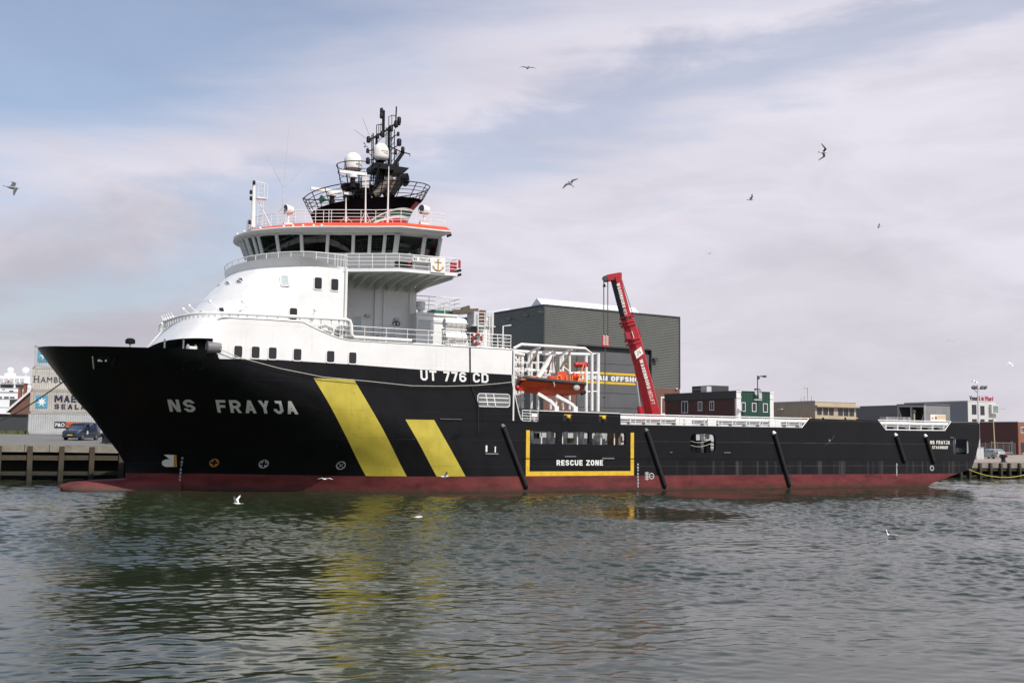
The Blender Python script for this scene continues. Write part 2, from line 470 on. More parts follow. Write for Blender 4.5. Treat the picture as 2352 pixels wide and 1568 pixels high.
def thing(name, label, cat, loc=(0, 0, 0), rz=0.0, group=None, rot=None):
    o = bpy.data.objects.new(name, None)
    o.empty_display_size = 0.5
    COL.objects.link(o)
    o.location = loc
    o.rotation_euler = rot if rot is not None else (0, 0, rz)
    return tag(o, label, cat, group)

def rrect(x0, y0, x1, y1, r, n=4):
    pts = []
    for cx, cy, a0 in ((x1 - r, y0 + r, -90), (x1 - r, y1 - r, 0), (x0 + r, y1 - r, 90), (x0 + r, y0 + r, 180)):
        for i in range(n + 1):
            a = R(a0 + 90 * i / n)
            pts.append((cx + r * math.cos(a), cy + r * math.sin(a)))
    return pts

_tcache = {}
def text2d(s, bold=0.0, space=1.0, shear=0.0):
    """outline lettering as triangles inside the unit square (width, height normalised)"""
    key = (s, bold, space, shear)
    if key in _tcache: return _tcache[key]
    cu = bpy.data.curves.new('lettering', 'FONT')
    cu.body = s
    cu.offset = bold
    cu.space_character = space
    cu.shear = shear
    cu.resolution_u = 4
    o = bpy.data.objects.new('lettering', cu)
    COL.objects.link(o)
    dg = bpy.context.evaluated_depsgraph_get()
    me = bpy.data.meshes.new_from_object(o.evaluated_get(dg))
    vs = [v.co.copy() for v in me.vertices]
    fs = [tuple(p.vertices) for p in me.polygons]
    bpy.data.objects.remove(o); bpy.data.curves.remove(cu); bpy.data.meshes.remove(me)
    x0 = min(v.x for v in vs); x1 = max(v.x for v in vs); y0 = min(v.y for v in vs); y1 = max(v.y for v in vs)
    res = ([((v.x - x0) / (x1 - x0), (v.y - y0) / (y1 - y0)) for v in vs], fs, (x1 - x0) / (y1 - y0))
    _tcache[key] = res
    return res

def lettering(b, s, fn, **kw):
    vs, fs, asp = text2d(s, **kw)
    return b.add([fn(a, c) for a, c in vs], fs)

def resample(pts, step):
    pts = [Vector(p) for p in pts]
    out = [pts[0]]
    for a, c in zip(pts, pts[1:]):
        n = max(1, round((c - a).length / step))
        for i in range(1, n + 1):
            out.append(a.lerp(c, i / n))
    return out

def railing(b, path, h=1.05, rails=3, r=0.024, step=1.6, lean=(0, 0, 0), n=5):
    lean = Vector(lean)
    up = Vector((0, 0, h))
    for p in resample(path, step):
        b.tube([p, p + up + lean], r, n)
    for i in range(1, rails + 1):
        k = i / rails
        b.tube([Vector(p) + (up + lean) * k for p in path], r * (1.25 if i == rails else 0.9), n)
    return b

# ------------------------------------------------------------------ block lettering built from straight strokes
def _ribbon(pts, t, closed=False):
    n = len(pts); L_, R_ = [], []
    for i in range(n):
        a = pts[i - 1] if (i > 0 or closed) else None
        c = pts[(i + 1) % n] if (i < n - 1 or closed) else None
        p = Vector((*pts[i], 0))
        d1 = (p - Vector((*a, 0))).normalized() if a else None
        d2 = (Vector((*c, 0)) - p).normalized() if c else None
        if d1 is None: d1 = d2
        if d2 is None: d2 = d1
        n1 = Vector((-d1.y, d1.x, 0)); n2 = Vector((-d2.y, d2.x, 0)); m = (n1 + n2).normalized()
        k = t / 2 / max(.35, m.dot(n1))
        L_.append((p.x + m.x * k, p.y + m.y * k)); R_.append((p.x - m.x * k, p.y - m.y * k))
    q = []
    for i in range(n if closed else n - 1):
        j = (i + 1) % n; q.append([L_[i], L_[j], R_[j], R_[i]])
    return q
def _glyph(ch, t):
    W = {'I': t, 'J': .62, 'M': .92, 'W': 1.05, 'T': .70, 'E': .62, 'F': .60, 'L': .58, ' ': .34, '7': .62}.get(ch, .70)
    h, c, M = t / 2, .15, .5
    L0, R0, T, Z = h, W - h, 1 - h, h
    ln_, po, cl = [], [], []
    if ch in 'BDEFHIKLMNPR': ln_.append([(L0, 0), (L0, 1)])
    if ch in 'HMN': ln_.append([(R0, 0), (R0, 1)])
    if ch in 'EF': ln_ += [[(t, T), (W, T)], [(t, M), (W * .9, M)]]
    if ch in 'EL': ln_.append([(t, Z), (W, Z)])
    if ch == 'T': ln_ += [[(0, T), (W, T)], [(W / 2, 0), (W / 2, 1 - t)]]
    if ch == 'H': ln_.append([(t, M), (W - t, M)])
    if ch == 'N': po.append([(t * .2, 1), (t * 1.25, 1), (W - t * .2, 0), (W - t * 1.25, 0)])
    if ch == 'M': po += [[(t * .2, 1), (t * 1.3, 1), (W / 2 + t * .5, .25), (W / 2 - t * .5, .25)], [(W - t * 1.3, 1), (W - t * .2, 1), (W / 2 + t * .5, .25), (W / 2 - t * .5, .25)]]
    if ch == 'A': po += [[(0, 0), (t * 1.05, 0), (W / 2 + t * .52, 1), (W / 2 - t * .52, 1)], [(W - t * 1.05, 0), (W, 0), (W / 2 + t * .52, 1), (W / 2 - t * .52, 1)]]; ln_.append([(W * .24, .30), (W * .76, .30)])
    if ch == 'V': po += [[(0, 1), (t * 1.05, 1), (W / 2 + t * .52, 0), (W / 2 - t * .52, 0)], [(W - t * 1.05, 1), (W, 1), (W / 2 + t * .52, 0), (W / 2 - t * .52, 0)]]
    if ch == 'W':
        for x0, x1 in ((0, .25), (.5, .25), (.5, .75), (1, .75)): po.append([(x0 * (W - t), 1), (x0 * (W - t) + t, 1), (x1 * (W - t) + t, 0), (x1 * (W - t), 0)])
    if ch == 'Y': po += [[(0, 1), (t * 1.15, 1), (W / 2 + h, .42), (W / 2 - h, .42)], [(W - t * 1.15, 1), (W, 1), (W / 2 + h, .42), (W / 2 - h, .42)]]; ln_.append([(W / 2, 0), (W / 2, .44)])
    if ch == 'K': po += [[(t * .6, .42), (W - t * 1.15, 1), (W, 1), (t * 1.5, .36)], [(t * 1.3, .52), (t * 2.2, .62), (W, 0), (W - t * 1.15, 0)]]
    if ch == 'Z': ln_ += [[(0, T), (W, T)], [(0, Z), (W, Z)]]; po.append([(0, t * .8), (t * 1.15, t * .8), (W, 1 - t * .8), (W - t * 1.15, 1 - t * .8)])
    if ch == '7': ln_.append([(0, T), (W, T)]); po.append([(W * .22, 0), (W * .22 + t * 1.1, 0), (W, 1 - t * .8), (W - t * 1.1, 1 - t * .8)])
    if ch in 'RP': ln_.append([(t, T), (R0 - c, T), (R0, T - c), (R0, M + c - .04), (R0 - c, M - .04), (t, M - .04)])
    if ch == 'R': po.append([(W * .42, .42), (W * .42 + t * 1.05, .42), (W, 0), (W - t * 1.1, 0)])
    if ch == 'B': ln_ += [[(t, T), (R0 - c - .02, T), (R0 - .02, T - c), (R0 - .02, M + c), (R0 - c - .02, M), (t, M)], [(R0 - c, M), (R0, M - c), (R0, Z + c), (R0 - c, Z), (t, Z)]]
    if ch == 'D': ln_.append([(t, T), (R0 - c, T), (R0, T - c), (R0, Z + c), (R0 - c, Z), (t, Z)])
    if ch == 'O': cl.append([(L0 + c, T), (R0 - c, T), (R0, T - c), (R0, Z + c), (R0 - c, Z), (L0 + c, Z), (L0, Z + c), (L0, T - c)])
    if ch == 'U': ln_.append([(L0, 1), (L0, Z + c), (L0 + c, Z), (R0 - c, Z), (R0, Z + c), (R0, 1)])
    if ch == 'J': ln_ += [[(L0, Z + c + .12), (L0, Z + c), (L0 + c, Z), (R0 - c, Z), (R0, Z + c), (R0, 1)], [(R0 - h - .24, T), (R0 - h, T)]]
    if ch in 'CG': ln_.append([(R0, T - c - .08), (R0, T - c), (R0 - c, T), (L0 + c, T), (L0, T - c), (L0, Z + c), (L0 + c, Z), (R0 - c, Z), (R0, Z + c)] + ([(R0, Z + c + .08)] if ch == 'C' else [(R0, M), (W * .52, M)]))
    if ch == 'S': ln_.append([(R0, T - c - .04), (R0, T - c), (R0 - c, T), (L0 + c, T), (L0, T - c), (L0, M + c), (L0 + c, M), (R0 - c, M), (R0, M - c), (R0, Z + c), (R0 - c, Z), (L0 + c, Z), (L0, Z + c), (L0, Z + c + .04)])
    if ch == '6': ln_.append([(R0, T - c - .02), (R0, T - c), (R0 - c, T), (L0 + c, T), (L0, T - c), (L0, Z + c), (L0 + c, Z), (R0 - c, Z), (R0, Z + c), (R0, M - c + .06), (R0 - c, M + .06), (t, M + .06)])
    qs = []
    for k, l in enumerate(ln_): qs += [(q, k) for q in _ribbon(l, t)]
    for k, l in enumerate(cl): qs += [(q, k) for q in _ribbon(l, t, True)]
    for k, p_ in enumerate(po): qs.append((p_, 4 + k))
    return qs, W
def block_text(b, s, fn, t=.19, gap=.16, word=None):
    """fn(a, h, lift): a, h in the unit square, lift a tiny layer offset so strokes never share a plane"""
    x = 0; out = []; wd = 0
    for ch in s:
        if ch == ' ': wd += .5 if '  ' in s else 1
        qs, W = _glyph(ch, t)
        if word is None or wd == word: out += [([(x + px_, py) for px_, py in q], k) for q, k in qs]
        x += W + gap
    x -= gap
    for q, k in out:
        if len(q) == 4:                          # cut into small facets so the strokes follow curved plating
            (x0, y0), (x1, y1), (x2, y2), (x3, y3) = q
            rows = []
            for j in range(5):
                v_ = j / 4; rows.append([])
                for i in range(5):
                    u_ = i / 4
                    ax, ay = x0 + (x1 - x0) * u_, y0 + (y1 - y0) * u_; cx_, cy_ = x3 + (x2 - x3) * u_, y3 + (y2 - y3) * u_
                    rows[-1].append(fn((ax + (cx_ - ax) * v_) / x, ay + (cy_ - ay) * v_, .0015 * k))
            b.grid(rows)
        else: b.add([fn(px_ / x, py, .0015 * k) for px_, py in q], [tuple(range(len(q)))])
    return b
# ================================================================== WATER, QUAY
def wave_water():
    m = bpy.data.materials.new('harbour water')
    m.use_nodes = True
    nt = m.node_tree; l = nt.links.new
    b = nt.nodes['Principled BSDF']
    b.inputs['Base Color'].default_value = (0.022, 0.030, 0.015, 1)
    b.inputs['Roughness'].default_value = 0.06
    b.inputs['IOR'].default_value = 1.33
    t = N(nt, 'ShaderNodeTexCoord')
    def noise(scale, det, rot, sc, rough=0.55, dist=0.0):
        mp_ = N(nt, 'ShaderNodeMapping', inp={'Rotation': (0, 0, R(rot)), 'Scale': sc}); l(t.outputs['Object'], mp_.inputs[0])
        n = N(nt, 'ShaderNodeTexNoise', inp={'Scale': scale, 'Detail': det, 'Roughness': rough, 'Distortion': dist}); l(mp_.outputs[0], n.inputs['Vector'])
        return n.outputs[0]
    chop = noise(3.2, 5, 12, (0.6, 1.25, 1), 0.62, 0.3)         # ripples a hand to a metre long
    at_ = N(nt, 'ShaderNodeAttribute', attribute_name='ruffle')   # calm slicks and ruffled patches, shared with the wave mesh
    mul = N(nt, 'ShaderNodeMath', operation='MULTIPLY'); l(chop, mul.inputs[0]); l(at_.outputs['Fac'], mul.inputs[1])
    b1 = N(nt, 'ShaderNodeBump', inp={'Strength': 1.0, 'Distance': 0.02}); l(mul.outputs[0], b1.inputs['Height'])
    l(b1.outputs[0], b.inputs['Normal'])
    return m
M_WATER = wave_water()
import numpy as np
def build_water():
    """rippled harbour surface: a wave mesh (finer where it is close) let into a flat sheet that runs to the horizon"""
    rng = np.random.default_rng(11)
    ys = [11.0]
    while ys[-1] < 150: ys.append(ys[-1] * 1.0024)
    ys = np.array(ys); s = np.linspace(-.62, .62, 620)
    X = ys[:, None] * s[None, :]; Y = np.repeat(ys[:, None], len(s), 1)
    X = X.ravel(); Y = Y.ravel()
    # large-scale state of the surface: ruffled areas and smoother slicks
    st = np.zeros_like(X)
    for lam in (9, 12, 17, 24, 33, 14, 20, 28):
        a = rng.uniform(0, math.pi); k = 2 * math.pi / lam
        st += np.sin(k * (X * math.cos(a) * .6 + Y * math.sin(a)) + rng.uniform(0, 6.28) + 1.2 * np.sin(X * .09 + rng.uniform(0, 6)) + .8 * np.sin(Y * .13 + rng.uniform(0, 6)))
    st = st / 2.4
    sm = np.clip((Y - 29 + .25 * X) / 13, 0, 1); sm = sm * sm * (3 - 2 * sm)   # breeze-ruffled along the ship, sheltered water nearer the viewer
    ruffle = (.29 + .80 * sm) * (1 + .42 * st)
    for cx, cy, rx, ry, d in ((-9.0, 31.0, 6.0, 4.6, .88), (-4.3, 22.4, 3.4, 2.2, .8), (-2.0, 25.0, 3.0, 1.4, .35), (6, 27, 5, 1.2, .3), (8, 21, 4, 1.5, .35)):
        ruffle = np.clip(ruffle, .2, 1.6) * (1 - d * np.exp(-(((X - cx) / rx) ** 2 + ((Y - cy) / ry) ** 2) ** 1.3))
    Zs = np.zeros_like(X); Zl = np.zeros_like(X)
    n = 84; tot = 0
    for i in range(n):
        lam = .24 * (8.5 / .24) ** ((i + rng.random()) / n)
        k = 2 * math.pi / lam
        a = math.pi / 2 + rng.normal(.15, .62)
        sl_ = math.exp(-.5 * (math.log(lam / .55) / .62) ** 2) + .15
        tot += sl_ ** 2 / 2
        wv = np.sin(k * (X * math.cos(a) + Y * math.sin(a)) + rng.uniform(0, 6.28) + .5 * np.sin(k * .13 * (X * math.sin(a + .4) - Y * math.cos(a + .4)) + rng.uniform(0, 6)))
        fine = np.clip((lam / (Y * .0024) - 2.0) / 1.6, 0, 1)     # no waves finer than the mesh can carry
        if lam < 2.5: Zs += sl_ * lam / (2 * math.pi) * wv * fine
        else: Zl += sl_ * lam / (2 * math.pi) * wv
    g = .19 / math.sqrt(tot)
    edge = np.clip((.62 - np.abs(X / Y)) / .05, 0, 1)
    Z = (Zs * ruffle + Zl * (.5 + .5 * ruffle)) * g * edge
    R_, C_ = len(ys), len(s)
    idx = np.arange(R_ * C_).reshape(R_, C_)
    q = np.stack([idx[:-1, :-1], idx[:-1, 1:], idx[1:, 1:], idx[1:, :-1]], -1).reshape(-1, 4)
    fx = np.array([-3000., -900, -300, 300, 900, 3000]); fy = np.array([-600., -100, 60, 300, 1200, 3500])
    FX, FY = np.meshgrid(fx, fy)
    base = R_ * C_
    co = np.concatenate([np.stack([X, Y, Z], -1), np.stack([FX.ravel(), FY.ravel(), np.full(36, -.22)], -1)])
    fi = base + np.arange(36).reshape(6, 6)
    q2 = np.stack([fi[:-1, :-1], fi[:-1, 1:], fi[1:, 1:], fi[1:, :-1]], -1).reshape(-1, 4)
    q = np.concatenate([q, q2]).astype(np.int32)
    me = bpy.data.meshes.new('water')
    me.vertices.add(len(co)); me.vertices.foreach_set('co', co.astype(np.float32).ravel())
    me.loops.add(q.size); me.loops.foreach_set('vertex_index', q.ravel())
    me.polygons.add(len(q)); me.polygons.foreach_set('loop_start', np.arange(0, q.size, 4, dtype=np.int32))
    me.polygons.foreach_set('use_smooth', np.ones(len(q), bool))
    me.update(calc_edges=True)
    at_ = me.attributes.new('ruffle', 'FLOAT', 'POINT'); at_.data.foreach_set('value', np.concatenate([ruffle, np.ones(36)]).astype(np.float32))
    me.materials.append(M_WATER)
    o = bpy.data.objects.new('water', me); COL.objects.link(o)
    return tag(o, kind='structure')
build_water()

# quay: front line in ship coordinates, ground height, rise behind
QF = [(-160, 40), (-60, 32), (2, 27.8), (88, 22.4), (100, 17), (150, 9.3), (300, -14)]
def q_front(u): return interp([(2, 3.1), (100, 1.83)], u)
def q_height(u, back): return q_front(u) + interp([(10, .75), (60, 0.0)], u) * min(1, max(0, back) / 33)
def ground(X, Y):
    P = Vector((X, Y, 0)) - SH_O
    u, v = P.dot(SH_D), P.dot(SH_N)
    return q_height(u, v - interp(QF, u))
def on_ground(X, Y): return Vector((X, Y, ground(X, Y)))

M_CONC = mat('weathered quay concrete', (0.24, 0.215, 0.175), 0.85, var=0.35, scale=1.4, streak=0.5, streak_col=(0.08, 0.07, 0.05), bump=0.3, bscale=6)
M_APRON = mat('apron asphalt', (0.16, 0.155, 0.145), 0.9, var=0.25, scale=0.35, bump=0.1, bscale=20)
def two_tone_apron():
    nt = M_APRON.node_tree; l = nt.links.new; b = nt.nodes['Principled BSDF']
    base = b.inputs['Base Color'].links[0].from_socket; t = nt.nodes['Texture Coordinate']
    sp = N(nt, 'ShaderNodeSeparateXYZ'); l(t.outputs['Object'], sp.inputs[0])
    n = N(nt, 'ShaderNodeTexNoise', inp={'Scale': 0.25, 'Detail': 7, 'Roughness': .65}); l(t.outputs['Object'], n.inputs['Vector'])
    rp = ramp(nt, [(.3, (.25, .205, .17)), (.6, (.33, .275, .235))]); l(n.outputs[0], rp.inputs[0])
    mr = N(nt, 'ShaderNodeMapRange', inp={'From Min': 34, 'From Max': 36}); l(sp.outputs[0], mr.inputs[0])
    mx = N(nt, 'ShaderNodeMix', data_type='RGBA'); l(mr.outputs[0], mx.inputs[0]); l(base, mx.inputs[6]); l(rp.outputs[0], mx.inputs[7])
    l(mx.outputs[2], b.inputs['Base Color'])
two_tone_apron()                                  # dark asphalt by the bow, sandy clinker paving towards the stern
M_PILE = mat('weathered timber', (0.068, 0.052, 0.034), 0.85, var=0.4, scale=3, streak=0.8, streak_col=(0.05, 0.05, 0.03), bump=0.4, bscale=8)
M_QUAYSHADE = mat('painted shade under quay deck', (0.016, 0.016, 0.014), 0.75, var=0.4, scale=1)  # near-black colour stands for the shaded void under the deck
ab = B()
us = [-160, -100, -60, -40, -20, -10, 0, 2, 10, 20, 30, 40, 50, 60, 70, 80, 88, 94, 100, 110, 120, 130, 150, 200, 300]
rows = []
for back in (0, 4, 8, 12, 17, 22, 28, 33, 45, 60, 90, 130, 200, 330, 600):
    rows.append([ship_to_world(u, interp(QF, u) + back, q_height(u, back)) for u in us])
ab.grid(rows)
tag(mk('pavement', ab, M_APRON), kind='structure')
apron = thing('quay_wall', 'weathered quay wall of concrete beams above timber piles and wales, running behind the ship', 'quay wall')
# concrete capping beam, recess under the deck with a dark back wall
def tide_mark(m):
    nt = m.node_tree; l = nt.links.new; b = nt.nodes['Principled BSDF']; src = b.inputs['Base Color'].links[0].from_socket
    t = N(nt, 'ShaderNodeTexCoord'); sp = N(nt, 'ShaderNodeSeparateXYZ'); l(t.outputs['Object'], sp.inputs[0])
    n = N(nt, 'ShaderNodeTexNoise', inp={'Scale': 2.5, 'Detail': 6}); l(t.outputs['Object'], n.inputs['Vector'])
    ad = N(nt, 'ShaderNodeMath', operation='MULTIPLY_ADD', inp={1: -1.0}); l(n.outputs[0], ad.inputs[0]); l(sp.outputs[2], ad.inputs[2])
    mr = N(nt, 'ShaderNodeMapRange', inp={'From Min': .1, 'From Max': .9, 'To Min': .85, 'To Max': 0}); l(ad.outputs[0], mr.inputs[0])
    mx = N(nt, 'ShaderNodeMix', data_type='RGBA'); l(mr.outputs[0], mx.inputs[0]); l(src, mx.inputs[6]); mx.inputs[7].default_value = (.022, .022, .014, 1)
    l(mx.outputs[2], b.inputs['Base Color'])
tide_mark(M_PILE)                                  # weed and slime between the tides
def front(u, off, z): return ship_to_world(u, interp(QF, u) + off, z)
cb = B()
for i, (ua, ub) in enumerate(zip(us, us[1:])):
    n = max(1, int((ub - ua) / 6))
    for k in range(n):
        a, c = ua + (ub - ua) * k / n + 0.02, ua + (ub - ua) * (k + 1) / n - 0.02
        bt, tp = [], []
        for u, off in ((a, -0.25), (c, -0.25), (c, 1.0), (a, 1.0)):
            bt.append(front(u, off, q_front(u) - 0.62)); tp.append(front(u, off, q_front(u) + 0.03))
        cb.prism(bt, tp)
mk('capping_beam', cb, M_CONC, apron)
sb = B()
sb.grid([[front(u, 2.6, -1) for u in us], [front(u, 2.6, q_front(u) - .05) for u in us]])
mk('back_wall', sb, M_QUAYSHADE, apron)
# fender timbers: piles one by one, and two wales between them
proto = None
def pile(u, top, w=0.42):
    b = B().box(-w / 2, w / 2, -w / 2, w / 2, -1.5, top)
    P = front(u, -0.35, 0)
    return mk('pile', b, M_PILE, apron, loc=P, rot=(R(random.uniform(-.6, .6)), R(random.uniform(-1, 1)), SH_A + R(random.uniform(-3, 3))))
def find_u(x):                                   # quay station seen at picture column x
    best = min((abs(px_of(front(u / 4, -0.35, 1.0))[0] - x), u / 4) for u in range(-80, 560))
    return best[1]
pl = [find_u(x) for x in (8, 71, 142, 210, 276)]
d0 = pl[2] - pl[1]
left_us = [pl[1] - 3 * d0, pl[1] - 2 * d0, pl[1] - d0] + pl[1:] + [pl[4] + d0 * k for k in range(1, 5)]
right_us = [find_u(x) for x in (2206, 2228, 2251, 2275, 2297, 2320, 2343)]
dr = right_us[3] - right_us[2]
right_us += [right_us[-1] + dr * k for k in range(1, 8)]
for u in left_us: pile(u, q_front(u) - 0.1)
for u in right_us: pile(u, q_front(u) - 0.02, 0.34)
for us_, zs in ((left_us, ((1.98, 0.42), (0.62, 0.34))), (right_us, ((1.0, 0.26), (0.22, 0.2)))):
    for a, c in zip(us_, us_[1:]):
        for z, h in zs:
            wl_ = B().beam(front(a, -0.02, z), front(c, -0.02, z + random.uniform(-.03, .03)), 0.25, h)
            mk('wale', wl_, M_PILE, apron)
gb = B()
M_GRASS = mat('rough grass', (0.085, 0.105, 0.035), 0.95, var=0.5, scale=2, bump=0.6, bscale=10)
for i in range(2600):
    D = random.uniform(126, 150); x = random.uniform(-70, 64)
    P = at((x, 990), D); P.z = ground(P.x, P.y)
    a = random.uniform(0, 6.28); h = random.uniform(.18, .5); w = random.uniform(.06, .16)
    d_ = Vector((math.cos(a), math.sin(a), 0)) * w; tip = Vector((random.uniform(-.15, .15), random.uniform(-.15, .15), h))
    gb.add([P - d_, P + d_, P + tip], [(0, 1, 2)])
tag(mk('grass', gb, M_GRASS), kind='stuff')

# ================================================================== THE SHIP
ship = thing('supply_ship', 'large offshore supply ship with black hull, yellow stripes, white bow house and round bridge', 'ship', SH_O, SH_A)
CL = BEAM
STEM = [(-3, 6.6), (1.5, 6.6), (2.0, 6.5), (3.0, 5.9), (4.1, 5.0), (5.5, 4.0), (6.9, 2.7), (8.0, 1.9), (9.3, .9), (10.4, .1), (12.5, -.6)]
GW = [(0, 0), (.12, .045), (.217, .14), (.317, .3), (.417, .47), (.52, .64), (.62, .79), (.72, .885), (.83, .955), (.92, .99), (1, 1)]
def hull_half(u, w):
    u0 = interp(STEM, w)
    k = min(1, max(0, w / 10)) ** 1.25
    Lw = 27 + (11 - 27) * k
    t = min(1, max(0, (u - u0) / Lw))
    gd = math.sqrt(1 - (1 - t) ** 2)
    return BEAM * ((1 - k) * interp(GW, t) + k * gd)
def hullV(u, w): return CL - hull_half(u, w)
WB = [(11.0, 9.5), (15.6, 9.6), (20.8, 9.5), (26.3, 9.32), (30.8, 9.25), (34.0, 9.2)]     # black/white line
def w_top(u): return interp([(0, 10.42), (2, 10.25), (6, 10.15), (11.3, 10.1)], u) if u < 11.3 else interp(WB, u) + 0.08
UEND = 34.0
RED = 1.27
def hull_rows(wlo_hi, nr, ns=46, off=0.0):
    rows = []
    for j in range(nr + 1):
        row = []
        for i in range(ns + 1):
            s = (i / ns) ** 1.5
            w = wlo_hi(0, j / nr)
            for _ in range(4):
                u = interp(STEM, w) + (UEND - interp(STEM, w)) * s
                w = wlo_hi(u, j / nr)
            row.append((u, hullV(u, w) - off, w))
        rows.append(row)
    return rows
def mirror(rows): return [[(x, 2 * CL - y, z) for x, y, z in r] for r in rows]
up_f = lambda u, r: RED + (w_top(u) - RED) * r
lo_f = lambda u, r: -2 + (RED + 2) * r
hb_ = B(); rws = hull_rows(up_f, 22)
hb_.grid(rws); hb_.grid(mirror(rws))
# bulwark thickness at the bow: a cap rail and inner skin
top = [Vector(p) for p in rws[-1] if p[0] < 11.4]
inn = [Vector((p.x + .25 * (1 if i == 0 else .3), p.y + (0 if i == 0 else .25), p.z)) for i, p in enumerate(top)]
def _inside(p):
    w = p.z - 1.1; du = interp(STEM, w) - interp(STEM, p.z); u = p.x + du * max(0, 1 - p.x / 12) + .1
    return Vector((u, min(CL, max(hullV(u, w), p.y) + .12), w))
low_ = [_inside(p) for p in inn]
hb_.grid([top, inn, low_]); hb_.grid(mirror([top, inn, low_]))

# --- flat sides aft of u = 34, with their openings
def hp(p): q = S(p, 0.0); return (q.x, q.z)
rescue_holes = []
for x0, y0, x1, y1 in ((490, 286, 770, 411), (820, 291, 1072, 417), (1102, 301, 1418, 420)):
    a = hp(z_resc(x0, (y0 + 4))); c = hp(z_resc(x1, y1))
    rescue_holes.append(rrect(a[0], c[1], c[0], a[1], 0.16))
a = hp(z_resc(2030, 316)); c = hp(z_resc(2265, 494)); moor_hole = rrect(a[0], c[1], c[0], a[1], 0.38)
a = hp(z_stern(1366, 902)); c = hp(z_stern(1555, 1080)); stern_hole = rrect(a[0], c[1], c[0], a[1], 0.25)
SIDE_TOP = [(34.0, 9.28), (34.02, 8.6), (34.62, 6.2), (34.8, 5.75), (35.0, 5.58), (36.4, 5.55), (36.42, 6.4), (44.0, 6.33), (44.02, 5.45), (63.2, 5.45),
            (64.1, 6.3), (72.3, 6.27), (73.25, 5.35), (81.05, 5.4), (81.8, 6.2), (85.7, 6.2), (85.7, 4.7), (85.1, 3.0), (84.5, 1.8), (83.9, 1.6), (82.6, RED)]
SIDE_RED = [(34.0, RED), (82.6, RED), (79.1, .35), (76.5, -1.2), (72, -2), (34.0, -2)]
side = SIDE_TOP + [(34.0, RED)]
TH = 0.28
for f0, f1, holes in ((lambda a, b: (a, 0, b), lambda a, b: (a, TH, b), rescue_holes + [moor_hole, stern_hole]),
                      (lambda a, b: (a, 2 * CL, b), lambda a, b: (a, 2 * CL - TH, b), [])):
    hb_.holed(side, holes, f0, f1)
# transom and counter
for (a, b_), (c, d_) in zip(SIDE_TOP[15:], SIDE_TOP[16:]):
    hb_.add([(a, 0.02, b_), (a, 2 * CL - .02, b_), (c, 2 * CL - .02, d_), (c, 0.02, d_)], [(0, 1, 2, 3)])
hull = mk('hull_plating', hb_, M_HULL, ship, ang=25)
rb = B(); rws = hull_rows(lo_f, 8); rb.grid(rws); rb.grid(mirror(rws))
for f0, f1 in ((lambda a, b: (a, 0, b), lambda a, b: (a, TH, b)), (lambda a, b: (a, 2 * CL, b), lambda a, b: (a, 2 * CL - TH, b))):
    rb.holed(SIDE_RED, [], f0, f1)
for (a, b_), (c, d_) in zip(SIDE_RED[1:5], SIDE_RED[2:5]):
    rb.add([(a, 0.02, b_), (a, 2 * CL - .02, b_), (c, 2 * CL - .02, d_), (c, 0.02, d_)], [(0, 1, 2, 3)])
# bulbous bow breaking the surface on the centre line
prof = [(2.1, .10, .18, .25), (2.6, .7, .55, .05), (3.4, 1.0, .85, -.15), (4.6, 1.25, 1.1, -.3), (6.0, 1.4, 1.3, -.45), (8.0, 1.5, 1.6, -.6), (10.5, 1.5, 1.9, -.8)]
rows = []
for x, ry, rz, zc in prof:
    rows.append([(x, CL + ry * math.cos(2 * math.pi * k / 16), zc + rz * math.sin(2 * math.pi * k / 16)) for k in range(16)])
o_ = len(rb.v)
rb.grid(rows, closed=True)
rb.poly(rows[0])
mk('boot_topping', rb, M_BOOT, ship, ang=30)

def on_hull(p, off=0.02):
    v = 3.0
    for _ in range(40):
        q = S(p, v)
        v += 0.6 * (hullV(q.x, q.z) - v)
    q = S(p, v)
    return Vector((q.x, hullV(q.x, q.z) - off, q.z))
def H(u, w, off=0.02): return Vector((u, hullV(u, w) - off, w))

# decks
db = B()
db.grid([[(u, hullV(u, 9.2) + .05, 9.15), (u, 2 * CL - hullV(u, 9.2) - .05, 9.15)] for u in (1.6, 2.5, 4, 6, 8, 11, 14)])
db.grid([[(u, .1, 11.0), (u, 2 * CL - .1, 11.0)] for u in (12.5, 20, 34)])
db.grid([[(u, TH, 2.9), (u, 2 * CL - TH, 2.9)] for u in (34, 60, 85.5)])
mk('deck', db, M_DECK, ship)

# white topside plating flush with the hull, up to the forecastle deck edge
WT = [(10.9, 12.42), (11.6, 12.42), (14.6, 12.45), (17.2, 12.42), (17.8, 12.15), (18.8, 11.75), (19.8, 11.42), (20.6, 11.28), (22, 11.25), (34, 11.2)]
def foc_u0(w): return 8.0 + (max(w, 10.9) - 10.9) * .73
FOC_L, FOC_N = 3.4, 3.0
def focV(u, w):
    t = min(1, max(0, (u - foc_u0(w)) / FOC_L))
    return CL - BEAM * (1 - (1 - t) ** FOC_N) ** (1 / FOC_N)
tb = B()
rows = []
NU = 60
for j in range(7):
    row = []
    for i in range(NU + 1):
        t = i / NU
        uf = 11.4 if j == 0 else 10.9
        u = uf + (34.0 - uf) * t
        lo = interp(WB, u)
        lo2 = lo if u > 11.4 else lo + (11.4 - u) * 1.1
        w = lo2 + (interp(WT, u) - lo2) * j / 6
        k_ = min(1, max(0, (w - 9.9) / 1.0)); k_ = k_ * k_ * (3 - 2 * k_)
        row.append((u, (1 - k_) * (max(hullV(u, min(w, 10.2)), 0) - .02) + k_ * (focV(u, w) - .02), w))
    rows.append(row)
tb.grid(rows); tb.grid(mirror(rows))
inner = [[(x, y + .2, z) for x, y, z in rows[-1]], [(x, y + .2, z - 1.4) for x, y, z in rows[-1]]]
tb.grid([rows[-1]] + inner); tb.grid(mirror([rows[-1]] + inner))
